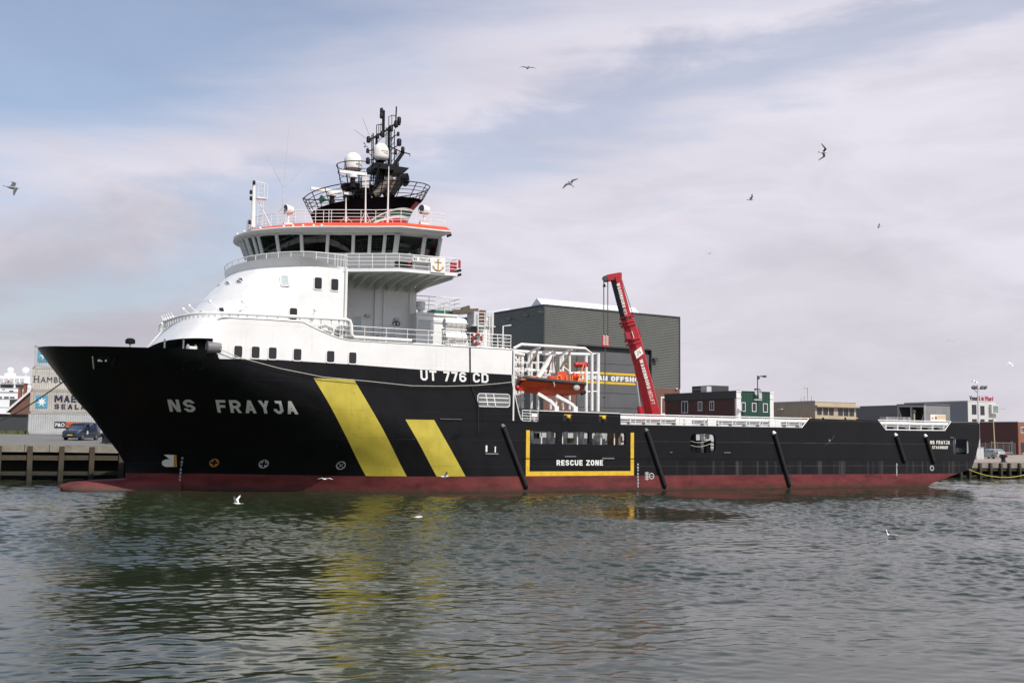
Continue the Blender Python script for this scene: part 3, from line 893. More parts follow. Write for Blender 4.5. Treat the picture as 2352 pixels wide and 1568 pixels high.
tb.add([(34, -.02, 9.2), (34, -.02, 11.2), (34, 20.02, 11.2), (34, 20.02, 9.2)], [(0, 1, 2, 3)])
tb.add([(34, 0, 2.9), (34, 0, 9.2), (34, 20, 9.2), (34, 20, 2.9)], [(0, 1, 2, 3)])
topside = mk('white_topside', tb, M_WHITE, ship)
mk('edge_strip', B().tube([(u, -.03, interp(WT, u)) for u in (11.2, 14.6, 17.2, 17.8, 18.8, 19.8, 20.6, 22, 34)], .045, 5), M_WHITE2, topside)
# vertical joint and black cable run down the side at u ~ 30.6
vb = B().tube([(30.35, -.05, 11.2), (30.4, -.05, 9.2), (30.42, -.05, 8.4), (31.1, -.05, 6.8), (31.15, -.05, 4.6)], .06, 5)
mk('hose', vb, M_RUBBER, hull)

# --- forecastle house: blunt rounded white shell above the dark mooring deck
def se_level(u0, Lx, half, n, w, m=18, uend=None):
    pts = []
    for i in range(m + 1):
        th = math.pi / 2 * i / m
        u = u0 + Lx * (1 - max(0, math.cos(th)) ** (2 / n)); h = half * max(0, math.sin(th)) ** (2 / n)
        pts.append((u, CL - h, w))
    if uend: pts.append((uend, CL - half, w))
    return pts
fb = B()
def foc_level(w, m=22):
    th1 = math.acos(min(1, max(0, (1 - (10.93 - foc_u0(w)) / FOC_L))) ** (FOC_N / 2))
    pts = []
    for i in range(m + 1):
        th = th1 * i / m
        pts.append((foc_u0(w) + FOC_L * (1 - math.cos(th) ** (2 / FOC_N)), CL - BEAM * math.sin(th) ** (2 / FOC_N) - .02 * i / m, w))
    return pts
rows = [foc_level(w) for w in (10.9, 11.2, 11.5, 11.8, 12.1, 12.42)]
fb.grid(rows); fb.grid(mirror(rows))
last = rows[-1]
roof_ = [[(x + .6, CL + (y - CL) * .95, 12.42 - .0) for x, y, z in last], [(14, y, 12.42 - .0) for x, y, z in last]]
fb.grid([last] + [[(x + .2, CL + (y - CL) * .98, 12.36) for x, y, z in last], [(13.5, CL + (y - CL) * .98, 12.36) for x, y, z in last]])
fb.grid(mirror([last] + [[(x + .2, CL + (y - CL) * .98, 12.36) for x, y, z in last], [(13.5, CL + (y - CL) * .98, 12.36) for x, y, z in last]]))
b0 = rows[0]
foc = mk('forecastle_house', fb, M_WHITE, ship)
rc = B(); back = [(x + 1.9, CL + (y - CL) * .82, 10.9) for x, y, z in b0]
rc.grid([b0, back, [(x, y, 9.1) for x, y, z in back]]); rc.grid(mirror([b0, back, [(x, y, 9.1) for x, y, z in back]]))
mk('mooring_recess', rc, mat('painted shade under bow canopy', (.02, .02, .022), .7, var=.3), ship)  # near-black wall colour paints in the shade below the canopy
# mooring gear seen through the gap: roller, guide frame, dark posts
wi = B()
p = S(z_bow(2030, 215), .25)
wi.lathe([(.05, -.5), (.44, -.48), (.44, .4), (.40, .45), (.05, .46)], (p.x, .22, p.z), 16, axis=(1, .1, 0))
mk('mooring_roller', wi, M_MIDGREY, ship)
fr_ = B(); q0 = S(z_bow(1966, 185), .3); q1 = S(z_bow(2034, 130), .3)
for f in ((q0.x, q0.z, q0.x + .1, q1.z), (q1.x - .1, q0.z, q1.x, q1.z), (q0.x, q1.z - .1, q1.x, q1.z)):
    fr_.box(f[0], f[2], .2, .5, f[1], f[3])
mk('guide_frame', fr_, M_BLKSTEEL, ship)
for xx in (1560, 1740):
    p = S(z_bow(xx, 215), .9)
    mk('frame_post', B().box(p.x, p.x + .1, 1.1, 1.3, 10.0, 10.8), M_MIDGREY, ship)
p = S(z_bow(1820, 222), .8)
mk('winch_drum', B().lathe([(.22, -.3), (.30, -.28), (.16, -.2), (.16, .2), (.30, .28), (.22, .3)], p, 12, axis=(1, .3, 0)), M_WHITE2, ship)
# bow light on a post
bp_ = B(); p = S(z_bow(1235, 215), 4.0)
bp_.tube([p + Vector((0, 0, -.6)), p + Vector((0, 0, .25))], .05)
bow_l = mk('bow_light', bp_, M_WHITE2, ship)
mk('lamp_housing', B().lathe([(.1, 0), (.34, .05), (.34, .3), (.2, .42), (.02, .44)], p + Vector((0, 0, .25)), 12), M_BLKSTEEL, bow_l)
# ladder up the forecastle front
lb = B()
a0, a1 = Vector((7.5, 6.0, 10.4)), Vector((9.3, 6.0, 12.7))
a0 = S(z_bow(1395, 215), 8.5); a1 = S(z_house(200, 880), 8.5)
for dy in (0, .55):
    lb.tube([a0 + Vector((0, dy, 0)), a1 + Vector((0, dy, 0))], .035, 5)
for i in range(12):
    q = a0.lerp(a1, i / 11); lb.tube([q, q + Vector((0, .55, 0))], .02, 4)
for i in (0, 1): lb.tube([a0.lerp(a1, .05) + Vector((-.2, 0, .35)), a1 + Vector((-.15, 0, .3))], .025, 4)
mk('ladder', lb, M_WHITE2, ship)

# --- upper house: tapering rounded tower front, flush side
HU = [(12.0, 9.7), (12.4, 10.0), (13.6, 10.9), (14.3, 11.5), (15.3, 12.3), (16.8, 13.7), (17.4, 14.2)]
H_SIDE = 8.75
def houseV(u, w):
    t = min(1, max(0, (u - interp(HU, w)) / 6.0))
    return CL - H_SIDE * math.sqrt(1 - (1 - t) ** 2)
ub = B()
rows = [se_level(interp(HU, w), 6.0, H_SIDE, 2.0, w, 24, 20.75) for w in (12.3, 12.8, 13.3, 13.8, 14.3, 14.8, 15.3, 15.8, 16.3, 16.85)]
ub.grid(rows); ub.grid(mirror(rows))
for s_ in (1, -1):
    ub.add([(20.75, CL - s_ * H_SIDE, 11), (20.75, CL - s_ * 7.4, 11), (20.75, CL - s_ * 7.4, 16.85), (20.75, CL - s_ * H_SIDE, 16.85)], [(0, 1, 2, 3)])
ub.add([(15, CL - H_SIDE, 11), (20.75, CL - H_SIDE, 11), (20.75, CL - H_SIDE, 12.35), (15, CL - H_SIDE, 12.35)], [(0, 1, 2, 3)])
house = mk('upper_house', ub, M_WHITE, ship)
mk('corner_pipe', B().tube([(20.7, CL - H_SIDE - .12, 11.2), (20.7, CL - H_SIDE - .12, 16.7)], .11, 8), M_WHITE2, house)
# overhanging bulwark of the bridge deck: flares out at the front, tapers away along the side
bw = B(); lo, hi, inn = [], [], []
m = 30
for i in range(m + 1):
    t = i / m
    th = math.pi / 2 * min(1, t / .7)
    u = 13.68 + 6.0 * (1 - math.cos(th)); h = H_SIDE * math.sin(th)
    if t > .7: u = 19.68 + (20.75 - 19.68) * (t - .7) / .3
    k = min(1, max(0, (20.6 - u) / 3.4)); k = k * k * (3 - 2 * k)
    lo.append((u, CL - h - .01, 16.72))
    u2 = u - .06 * math.cos(th)
    hi.append((u2, CL - h - .55 * k * min(1, math.sin(th) * 1.2), 16.74 + .62 * k + .03))
    inn.append((u2 + .3, CL - max(0, h - .1) * .97, 16.74 + .60 * k))
bw.grid([lo, hi, inn]); bw.grid(mirror([lo, hi, inn]))
bulw = mk('bridge_bulwark', bw, M_WHITE, ship)
rl_ = B()
rail_pts = [Vector(h_) for h_ in hi]
topr = [Vector((p.x, p.y, 17.34 + .42)) for p in rail_pts]
rl_.tube([Vector((p.x, p.y, 17.38)) for p in rail_pts[18:]], .022, 5)
rl_.tube(topr, .035, 6); rl_.tube([Vector((p.x, 2 * CL - p.y, p.z)) for p in topr], .035, 6)
for i in range(0, m + 1, 2):
    rl_.tube([rail_pts[i], topr[i]], .028, 5)
mk('bulwark_rail', rl_, M_WHITE2, bulw)

# --- main house block under the bridge (stands back from the side, in the wing's shade)
mb = B()
HV = 5.0
uh1 = S(z_wing(1065, 700), HV).x
mb.box(20.75, uh1 - .06, HV, 20 - HV, 11, 16.75)
mb.box(S(z_wing(580, 600), HV).x, uh1, HV - .22, HV - .02, 11, 16.2)
main_house = mk('main_house', mb, M_WHITE, ship)
for xx in (690, 1000):
    p = S(z_wing(xx, 700), HV - .3)
    mk('drain_pipe', B().tube([(p.x, HV - .3, 11.1), (p.x, HV - .3, 16.5)], .05, 6), M_WHITE2, main_house)

# --- bridge wing platform
UA = S((1053, 629), -1.0).x
PF = [(20.6, 1.15), (24.1, -1.0), (UA, -1.0), (UA, 10)]
pf = B()
full = PF[:3] + [(UA, 2 * CL + 1.0), (24.1, 2 * CL + 1.0), (20.6, 2 * CL - 1.15), (15, 14.5), (13.9, 10), (15, 5.5)]
pf.prism([(x, y, 16.5) for x, y in full], [(x, y, 16.74) for x, y in full])
platform = mk('bridge_deck', pf, M_WHITE, ship)
for i in range(9):                               # brackets under the wing
    u = 21.6 + i * .86
    yo = max(-.8, interp([(20.6, 1.4), (24.1, -.8), (30, -.8)], u))
    if u < uh1: kb = B().prism([(u, yo, 16.48), (u, HV - .24, 15.75), (u, HV - .24, 16.48)], [(u + .05, yo, 16.48), (u + .05, HV - .24, 15.75), (u + .05, HV - .24, 16.48)])
    else: kb = B().box(u, u + .08, -.8, 8, 16.25, 16.48)
    mk('wing_bracket', kb, M_WHITE2, platform)
for y in (HV - .1, 9):
    mk('wing_bracket', B().prism([(uh1 + .02, y, 16.48), (uh1 + .02, y, 15.75), (UA - .2, y, 16.3), (UA - .2, y, 16.48)], [(uh1 + .02, y + .1, 16.48), (uh1 + .02, y + .1, 15.75), (UA - .2, y + .1, 16.3), (UA - .2, y + .1, 16.48)]), M_WHITE2, platform)
wr = B()
railing(wr, [(20.6, 1.1, 16.74), (24.1, -.96, 16.74), (UA - .04, -.96, 16.74), (UA - .04, 6, 16.74)], 1.1, 4, .026, 1.15)
mk('wing_rail', wr, M_WHITE2, platform)
# name board, anchor board, equipment boxes on the wing
nb_ = B(); a = S(z_wing(1028, 222), -1.05); c = S(z_wing(1243, 295), -1.05)
nb_.box(a.x, c.x, -1.09, -1.03, c.z, a.z)
board = mk('name_board', nb_, M_WHITE2, ship)
lb = B(); block_text(lb, 'NS  FRAYJA', lambda s, t, o: (a.x + .08 + (c.x - a.x - .14) * s, -1.1 - o, c.z + .07 + (a.z - c.z - .14) * t), .17, .2)
mk('lettering', lb, M_BLKSTEEL, board)
ab_ = B(); a = S(z_wing(1244, 232), -1.05); c = S(z_wing(1412, 420), -1.05)
ab_.box(a.x, c.x, -1.09, -1.03, c.z, a.z)
aboard = mk('anchor_board', ab_, M_WHITE2, ship)
an = B(); cx, cz, wd, ht = (a.x + c.x) / 2, (a.z + c.z) / 2, (c.x - a.x), (a.z - c.z)
an.box(cx - .045, cx + .045, -1.125, -1.095, cz - .36 * ht, cz + .28 * ht)
an.box(cx - .24 * wd, cx + .24 * wd, -1.125, -1.096, cz + .17 * ht, cz + .22 * ht)
an.tube([(cx + .07 * math.cos(t * .6), -1.11, cz + .34 * ht + .07 * math.sin(t * .6)) for t in range(11)], .022, 6)
an.tube([(cx + .33 * wd * math.sin(R(g)), -1.11, cz - .08 * ht - .29 * ht * math.cos(R(g)) * .95) for g in range(-75, 76, 15)], [.03, .035, .04, .045, .05, .05, .05, .045, .04, .035, .03], 6)
for s_ in (-1, 1):
    an.add([(cx + s_ * .40 * wd, -1.11, cz - .05 * ht), (cx + s_ * .22 * wd, -1.11, cz - .12 * ht), (cx + s_ * .36 * wd, -1.11, cz - .26 * ht)], [(0, 1, 2)])
mk('anchor_emblem', an, M_GOLD, aboard)
eb = B(); a = S(z_wing(835, 270), -.6); c = S(z_wing(1015, 352), -.6); eb.box(a.x, c.x, -.75, -.3, c.z, a.z)
mk('equipment_box', eb, MATS['black mast paint'], ship)
eb = B(); a = S(z_wing(1018, 290), -.6); c = S(z_wing(1240, 362), -.6); eb.box(a.x, c.x, -.7, -.3, c.z, a.z)
mk('equipment_box', eb, M_GREYP, ship)
p = S(z_wing(988, 300), -.8)
mk('red_lamp', B().ball(p, .12, 8, (1, 1, 1.5)), M_RED, ship)
for xx, yy in ((1575, 390), (1575, 440)):
    p = S(z_wing(xx, yy), -.9)
    mk('floodlight', B().obox(p, (.15, 0, .05), (0, .12, 0), (-.03, 0, .09)), M_BLKSTEEL, ship)
for xx in (1490, 1530):
    p = S(z_wing(xx, 345), -.2); mk('extinguisher', B().lathe([(.03, -.45), (.13, -.42), (.13, .3), (.05, .42)], p, 10), M_RED, ship)
p = S(z_wing(1578, 315), -.7); mk('extinguisher', B().lathe([(.05, -.3), (.12, -.28), (.12, .25), (.05, .35)], p, 10), M_RED, ship)

# --- wheelhouse: mullions, sills and lintels around real panes
Wb = [(15.1, 10.0), (15.35, 8.4), (16.2, 7.0), (17.6, 5.75), (20.1, 4.35), (22.05, 3.45), (24.75, 1.85), (28.25, 1.85)]
Wt = [(14.55, 10.0), (14.85, 8.2), (15.8, 6.6), (17.3, 5.25), (20.0, 3.85), (21.9, 2.95), (24.7, 1.25), (28.25, 1.25)]
WZ0, WZ1 = 18.36, 19.68
def wpt(k, z):
    i = min(len(Wb) - 2, int(k)); f = k - i
    bx = Vector((*Wb[i], 0)).lerp(Vector((*Wb[i + 1], 0)), f); tx = Vector((*Wt[i], 0)).lerp(Vector((*Wt[i + 1], 0)), f)
    q = bx.lerp(tx, (z - WZ0) / (WZ1 - WZ0)); q.z = z
    return q
def k_at(x):
    best = (1e9, 0)
    for j in range(0, 701):
        k = j / 100
        P = ship_to_world(*wpt(k, (WZ0 + WZ1) / 2))
        d_ = abs(px_of(P)[0] - x)
        if k > .6 and d_ < best[0]: best = (d_, k)
    return best[1]
ks = [0.25, 0.75, 1.25] + [k_at(x) for x in (570, 598, 638, 693, 752, 811, 849, 883)]
ks_m = ks + [6.0]
mull = [(k, .09) for k in ks_m] + [(k_at(972), .10), (7.0, .12)]
wh = B(); gl = []
K = sorted([k for k, _ in mull])
def seg_pts(k0, k1):
    c = [k0] + [float(i) for i in range(int(k0) + 1, int(math.ceil(k1))) if k0 < i < k1] + [k1]
    return c
for sgn in (1, -1):
    f = (lambda q: q) if sgn == 1 else (lambda q: Vector((q.x, 2 * CL - q.y, q.z)))
    kk = [i / 8 for i in range(57)]
    for z0, z1 in ((16.74, WZ0), (WZ1, 19.9)):
        wh.grid([[f(wpt(k, z0)) for k in kk], [f(wpt(k, z1)) for k in kk]])
        wh.grid([[f(wpt(k, z0) + Vector((.12, .12, 0))) for k in kk], [f(wpt(k, z1) + Vector((.12, .12, 0))) for k in kk]])
    for k, w in mull:
        q0, q1 = f(wpt(k, WZ0 - .03)), f(wpt(k, WZ1 + .03))
        t = (wpt(min(7, k + .02), WZ0) - wpt(max(0, k - .02), WZ0)).normalized()
        t = Vector((t.x, t.y * sgn, 0)); nrm = Vector((-t.y, t.x, 0))
        wd = .12 if k < 5.9 else .15
        if abs(k - 6.0) < .01: wd = .2
        wh.obox((q0 + q1) / 2, (q1 - q0) / 2, t * wd, nrm * .09)
wh.box(28.15, 28.27, 1.3, 18.7, 16.74, 18.0); wh.box(28.15, 28.27, 1.3, 18.7, 19.6, 19.9)
for y in (1.4, 4.2, 7.5, 12.5, 15.8, 18.6): wh.box(28.13, 28.25, y - .14, y + .14, 18.0, 19.6)
wheel = mk('wheelhouse', wh, M_GREYP, ship)
cb_ = B(); cb_.box(17.5, 19, 7.5, 12.5, 16.75, 18.0); cb_.box(25.2, 26.6, 3, 4.2, 16.75, 18.1); cb_.box(20, 27.5, 8.3, 11.7, 16.75, 20.0);
mk('console', cb_, M_DARK, ship)
for nm, z_, k_ in (('dark_ceiling_sheet', 19.78, .3), ('dark_floor_sheet', 16.78, .3)):  # dark sheets added at ceiling and floor to keep the interior dark
    o_l = [wpt(i / 4, WZ0) + Vector((.35, .35, 0)) for i in range(29)]
    mk(nm, B().prism([(q.x, max(q.y, 2.2), z_) for q in o_l] + [(q.x, min(2 * CL - q.y, 17.8), z_) for q in reversed(o_l)], [(q.x, max(q.y, 2.2), z_ + .05) for q in o_l] + [(q.x, min(2 * CL - q.y, 17.8), z_ + .05) for q in reversed(o_l)]), M_DARK, ship)
for sgn in (1, -1):
    f = (lambda q: q) if sgn == 1 else (lambda q: Vector((q.x, 2 * CL - q.y, q.z)))
    edges = sorted(ks_m + [k_at(972), 7.0])
    if sgn == 1: edges = [0.0] + edges
    else: edges = [0.0] + edges
    for k0, k1 in zip(edges, edges[1:]):
        c = seg_pts(k0, k1)
        zlo = WZ0 if k1 < 6.05 else WZ0 - .0
        g = B(); g.grid([[f(wpt(k, zlo) + Vector((.05, .05, 0))) for k in c], [f(wpt(k, WZ1) + Vector((.05, .05, 0))) for k in c]])
        mk('window_pane', g, M_GLASS, wheel)
for y0, y1 in ((1.4, 4.2), (4.2, 7.5), (12.5, 15.8), (15.8, 18.6)):
    mk('window_pane', B().add([(28.2, y0, 18.0), (28.2, y1, 18.0), (28.2, y1, 19.6), (28.2, y0, 19.6)], [(0, 1, 2, 3)]), M_GLASS, wheel)
for k in [0.5 * (a + b_) + .12 for a, b_ in zip(K[3:], K[4:])][:8]:
    mk('window_wiper', B().tube([wpt(k, WZ1) - Vector((.04, .06, 0)), wpt(k - .1, WZ0 + .35) - Vector((.04, .06, 0))], .015, 4), M_BLKSTEEL, wheel)

# --- roof with pale brim and orange top
RF = [(14.1, 10.0), (14.3, 8.0), (14.9, 6.2), (16.8, 3.85), (19.6, 2.05), (22.6, .45), (24.4, -.65), (28.4, -.65)]
# soften the front of the outline
def smooth_poly(p, it=2):
    for _ in range(it):
        q = [p[0]]
        for a, b_ in zip(p, p[1:]):
            q += [(a[0] * .75 + b_[0] * .25, a[1] * .75 + b_[1] * .25), (a[0] * .25 + b_[0] * .75, a[1] * .25 + b_[1] * .75)]
        q.append(p[-1]); p = q
    return p
RFs = smooth_poly(RF[:5], 2) + RF[5:]
def inset(p, d_): return [(x + d_ * (1.0 if x < 17 else .35 if x < 24.2 else -.2 if x > 28.3 else .2), y + d_ * (0 if y > 9.9 else .9)) for x, y in p]
rf = B()
full = lambda P, z: [(x, y, z) for x, y in P] + [(x, 2 * CL - y, z) for x, y in reversed(P)]
for P0, z0, P1, z1 in ((inset(RFs, .12), 19.86, RFs, 19.9), (RFs, 19.9, RFs, 20.0), (RFs, 20.0, inset(RFs, .05), 20.03)):
    rf.grid([full(P0, z0), full(P1, z1)], closed=True)
rf.poly(full(inset(RFs, .12), 19.86))
roof = mk('bridge_roof', rf, M_GREYP, ship)
ob = B(); ob.grid([full(inset(RFs, .04), 20.032), full(inset(RFs, .8), 20.43)], closed=True); ob.poly(full(inset(RFs, .8), 20.43))
mk('roof_deck', ob, M_ORANGE, roof)
gp = B().tube([Vector((x - .1, y - .1, 19.93)) for x, y in RFs], .06, 6)
mk('gutter_pipe', gp, M_WHITE2, roof)
for x, y in [RFs[i] for i in (3, 6, 8, 10, 13, 14, 15, 16, 17) if i < len(RFs)]:
    mk('roof_lamp', B().ball((x - .05, y - .08, 20.05), .10, 8), M_WHITE2, roof)
p = S(z_top(2120, 1258), -.7); mk('floodlight', B().obox(p, (.15, 0, .07), (0, .12, 0), (-.04, 0, .09)), M_BLKSTEEL, roof)
mr = B(); P = inset(RFs, 1.0)
railing(mr, [(x, y, 20.40) for x, y in P[2:]], 1.05, 4, .024, 1.1)
mr2 = [(x, 2 * CL - y, 20.40) for x, y in P[2:]]
railing(mr, mr2, 1.05, 4, .02, 2.2)
mk('monkey_rail', mr, M_WHITE2, roof)
# searchlights on the roof
for xx, yy, dv in ((680, 1030, 6.5), (1897, 1030, .6)):
    p = S(z_top(xx, yy), dv)
    g = B(); g.tube([(p.x, p.y, 20.3), (p.x, p.y, p.z - .2)], .1, 8); g.lathe([(.10, -.35), (.33, -.3), (.40, .28), (.37, .30), (.06, .2)], p, 14, axis=(-.95, -.3, .05))
    g.tube([(p.x - .4, p.y, p.z), (p.x - .45, p.y, p.z - .3), (p.x + .45, p.y, p.z - .3), (p.x + .4, p.y, p.z)], .03, 5)
    g.box(p.x - .35, p.x + .35, p.y - .2, p.y + .2, 20.35, 20.8)
    sl_ = mk('searchlight', g, M_WHITE2, roof)
    mk('lens', B().lathe([(.01, .0), (.34, .01), (.34, .03), (.01, .035)], p + Vector((-.28, -.09, .02)), 12, axis=(-.95, -.3, .05)), M_DARKGLASS, sl_)
# white mast with caged ladder at the front of the roof
p0 = S(z_top(362, 1200), 6.5); p1 = S(z_top(372, 800), 6.5)
g = B(); g.tube([(p0.x, p0.y, 20.2), p1], [.2, .12], 10); g.box(p1.x + .2, p1.x + 1.0, p1.y - .3, p1.y + .3, p0.z + 2.4, p0.z + 2.46)
for dx in (.3, .75, 1.0): g.tube([(p1.x + dx, p1.y - .28, p0.z + 2.4), (p1.x + dx, p1.y - .28, p0.z + 3.6), (p1.x + .15, p1.y, p0.z + 3.75)], .022, 5)
for dx in (.3, .7): g.tube([(p0.x + dx, p0.y - .15, 20.4), (p0.x + dx, p0.y - .15, p0.z + 2.4)], .022, 5)
for i in range(12): g.tube([(p0.x + .3, p0.y - .15, 20.6 + i * .33), (p0.x + .7, p0.y - .15, 20.6 + i * .33)], .016, 4)
g.tube([(p0.x + 1.4, p0.y, 20.4), (p0.x + .3, p0.y, p0.z + 2.3)], .05, 6)
fm = mk('signal_mast', g, M_WHITE2, ship)
for (xx, yy) in ((372, 785), (345, 870), (345, 925), (333, 1140)):
    q = S(z_top(xx, yy), 6.4)
    mk('navigation_light', B().lathe([(.07, -.16), (.11, -.14), (.11, .08), (.08, .14), (.03, .17)], q, 10), M_BLKSTEEL, fm)
# antenna whips
for i, (xa, ya, xb, yb, dv, r) in enumerate(((630, 1060, 634, 830, 6, .05), (1195, 1135, 1196, 920, 3.2, .055), (1370, 1150, 1374, 660, 3, .05), (1568, 1150, 1580, 640, 2.4, .055))):
    q0, q1 = S(z_top(xa, ya), dv), S(z_top(xb, yb), dv)
    g = B(); g.tube([q0, q0.lerp(q1, .28), q1], [r * 1.7, r * 1.2, r * .55], 6)
    for s_ in ((.5, 0), (-.35, .3)): g.tube([q0 + Vector((s_[0], s_[1], 0)), q0.lerp(q1, .22)], .025, 4)
    if i == 0:
        for dx, dz in ((.35, 5.2), (-1.5, 2.6), (2.0, 2.3)): g.tube([q1, q1 + Vector((dx, 0, dz))], [.022, .006], 4)
    mk('whip_antenna', g, M_WHITE2 if i else M_GREYP, ship)
# ---------------------------------------------------------------- windows of the ship's houses
def solve(fn, p, v0=3.0):
    v = v0
    for _ in range(60):
        q = S(p, v); v += 0.5 * (fn(q.x, q.z) - v)
    q = S(p, v)
    return Vector((q.x, fn(q.x, q.z), q.z))
def frame_at(fn, q):
    e = .05
    du = (fn(q.x + e, q.z) - fn(q.x - e, q.z)) / (2 * e); dw = (fn(q.x, q.z + e) - fn(q.x, q.z - e)) / (2 * e)
    tu = Vector((1, du, 0)).normalized(); tw = Vector((0, dw, 1)).normalized()
    n = tu.cross(tw)                       # (1,0,0)x(0,0,1) = (0,-1,0): outward to port
    return tu, tw, n.normalized()
def house_window(fn, p, w, h, parent, pane_mat=None, name='window'):
    q = solve(fn, p); tu, tw, n = frame_at(fn, q)
    P = lambda a, b, o: q + tu * a + tw * b + n * o
    o_, i_ = rrect(-w / 2 - .07, -h / 2 - .07, w / 2 + .07, h / 2 + .07, .16), rrect(-w / 2, -h / 2, w / 2, h / 2, .12)
    b = B(); b.grid([[P(a, c, -.02) for a, c in o_], [P(a, c, .055) for a, c in o_], [P(a, c, .055) for a, c in i_], [P(a, c, -.05) for a, c in i_]], closed=True)
    f = mk(name, b, M_WHITE2, parent)
    mk('pane', B().poly([P(a, c, .025) for a, c in i_]), pane_mat or M_DARKGLASS, f)
    return f
flat0 = lambda u, w: max(hullV(u, min(w, 10.2)), 0) - .02
for xx, yy in ((1023, 1180), (1225, 1188), (1423, 1198), (1711, 1214), (2096, 1237)):
    house_window(flat0, z_house(xx, yy), .56, .82, topside)
house_window(flat0, z_wing(323, 1415), .56, .82, topside)
M_PALEPANE = mat('pale blind behind glass', (0.50, 0.56, 0.55), 0.12, var=0.1)
for xx, yy, pm in ((1952, 386, None), (2144, 403, None), (1566, 360, M_PALEPANE), (1664, 742, None)):
    house_window(houseV, z_house(xx, yy), .55, .86, house, pm)
for xx, yy in ((905, 390), (1035, 365), (835, 700), (597, 725)):
    house_window(houseV, z_house(xx, yy), .5, .62, house)
# front windows on the curve
for dv in (5.4, 7.4, 9.4):
    v = dv
    for w in (15.9,):
        lo_u, hi_u = interp(HU, w), interp(HU, w) + 6
        for _ in range(50):
            mid = (lo_u + hi_u) / 2
            if houseV(mid, w) > v: lo_u = mid
            else: hi_u = mid
        house_window(houseV, px_of(ship_to_world(mid, v, w)), .5, .6, house)
# lettering low on the front of the house
q = solve(houseV, z_house(640, 597)); tu, tw, n = frame_at(houseV, q)
for w_ in (0, 1): mk('lettering', block_text(B(), 'NS FRAYJA', lambda s, t, o: q + tu * (s - .5) * 2.0 + tw * (t - .5) * .3 + n * (.03 + o), word=w_), M_BLKSTEEL, house)
# bracket lamps and shadows' owners on the house front
for xx, yy in ((695, 655), (458, 700), (390, 735), (1113, 645), (1890, 702)):
    q = solve(houseV, z_house(xx + 75 if xx < 1000 else xx + 20, yy + 8)); tu, tw, n = frame_at(houseV, q)
    e = q + n * .55 + Vector((-.1, 0, .03))
    g = B().tube([q, e], .028, 6); g.lathe([(.04, -.1), (.1, -.08), (.12, .08), (.04, .1)], e, 10, axis=(-1, -.2, -.3))
    mk('bracket_lamp', g, M_WHITE2, house)
# handles / small signs on the dark recess
p_ = S(z_wing(378, 1010), HV); house_window(lambda u, w: HV - .01, z_wing(378, 1010), .62, 1.1, main_house, M_PALEPANE, 'door')
for xx in (820, 857):
    q = S(z_wing(xx, 1012), HV - .28); mk('hose_ring', B().tube([q + Vector((.16 * math.cos(R(a)), 0, .16 * math.sin(R(a)))) for a in range(0, 361, 30)], .035, 5), M_BLKSTEEL, main_house)
for xx, yy in ((505, 915), (840, 960)):
    q = S(z_wing(xx, yy), HV - .3); mk('wall_lamp', B().obox(q, (.18, 0, 0), (0, .2, 0), (0, 0, .09)), M_GREYP, main_house)
g = B(); q = S(z_wing(735, 1100), 3.2); g.box(q.x - .7, q.x + .6, 3.2, 4.0, 11, 12.1)
for i in range(5): g.tube([(q.x - .7 + i * .32, 3.15, 11), (q.x - .7 + i * .32, 3.15, 12.9)], .03, 5)
for z in (12.2, 12.9): g.tube([(q.x - .7, 3.15, z), (q.x + .6, 3.15, z)], .03, 5)
mk('hose_reel_cage', g, M_GREYP, ship)

# ---------------------------------------------------------------- big pipe rail round the forecastle deck, side railings
pr = B()
rail_ = [(8.9, 9.6), (9.1, 6.5), (9.45, 3.8), (10.2, 1.7), (11.7, .55), (14.2, .1), (17.4, .12), (20.5, .12)]
pp = [Vector((x, y, 12.78)) for x, y in smooth_poly(rail_, 2)]
path = pp + [Vector((20.75, .12, 12.7)), Vector((20.85, .12, 12.45)), Vector((20.9, .12, 11.75)), Vector((21.1, .12, 11.52)), Vector((25.6, .12, 11.5))]
pr.tube(path, .125, 10)
pr.tube([Vector((p.x, 2 * CL - p.y, p.z)) for p in pp], .125, 8)
for q in resample(pp, 1.5):
    pr.tube([q, Vector((q.x + .05, q.y + .1, 12.35))], .06, 6)
mk('fire_main_pipe', pr, M_WHITE2, ship)
for q in resample(pp[:14], 1.3)[1:7]:
    mk('deck_fitting', B().ball(q + Vector((-.12, -.05, .08)), .12, 6, (1, 1, .8)).tube([q, q + Vector((-.3, 0, .45))], .03, 5), M_WHITE2, ship)
sr = B()
railing(sr, [(17.5, .05, 11.9), (18.6, .05, 11.6), (20, .05, 11.35)], .95, 3, .024, 1.2)
railing(sr, [(20.2, .05, 11.25), (28.6, .05, 11.22)], 1.08, 3, .026, 1.65)
railing(sr, [(29.2, .05, 11.22), (30.4, .05, 11.22)], 1.08, 4, .026, .6)
railing(sr, [(30.4, .06, 11.2), (33.9, .05, 11.2), (33.95, 6, 11.2)], 1.1, 4, .03, 1.1)
sr.tube([(33.2, .05, 11.2), (33.2, .05, 13.0), (33.9, .05, 13.1)], .06, 6)
mk('side_rail', sr, M_WHITE2, ship)
lp = B(); lp.tube([(25.8, .35, 11.3), (28.4, .35, 11.28)], .06, 6); lp.tube([(29, .6, 11.35), (33.6, .6, 11.3)], .07, 6)
lp.tube([(33.5, .1, 11.25), (34.1, .0, 11.15), (34.15, -.03, 10.9), (34.15, -.03, 5.6)], .07, 6)
mk('deck_pipe', lp, M_WHITE2, ship)
# mushroom ventilators on the forecastle deck
for xx, yy, dv in ((2020, 905, .9), (2225, 905, .9), (2060, 915, 1.0)):
    q = S(z_house(xx, yy), dv)
    mk('mushroom_vent', B().lathe([(.16, -.9), (.16, -.25), (.42, -.22), (.42, .1), (.3, .22), (.02, .25)], (q.x, q.y, q.z), 14), M_WHITE2, ship)

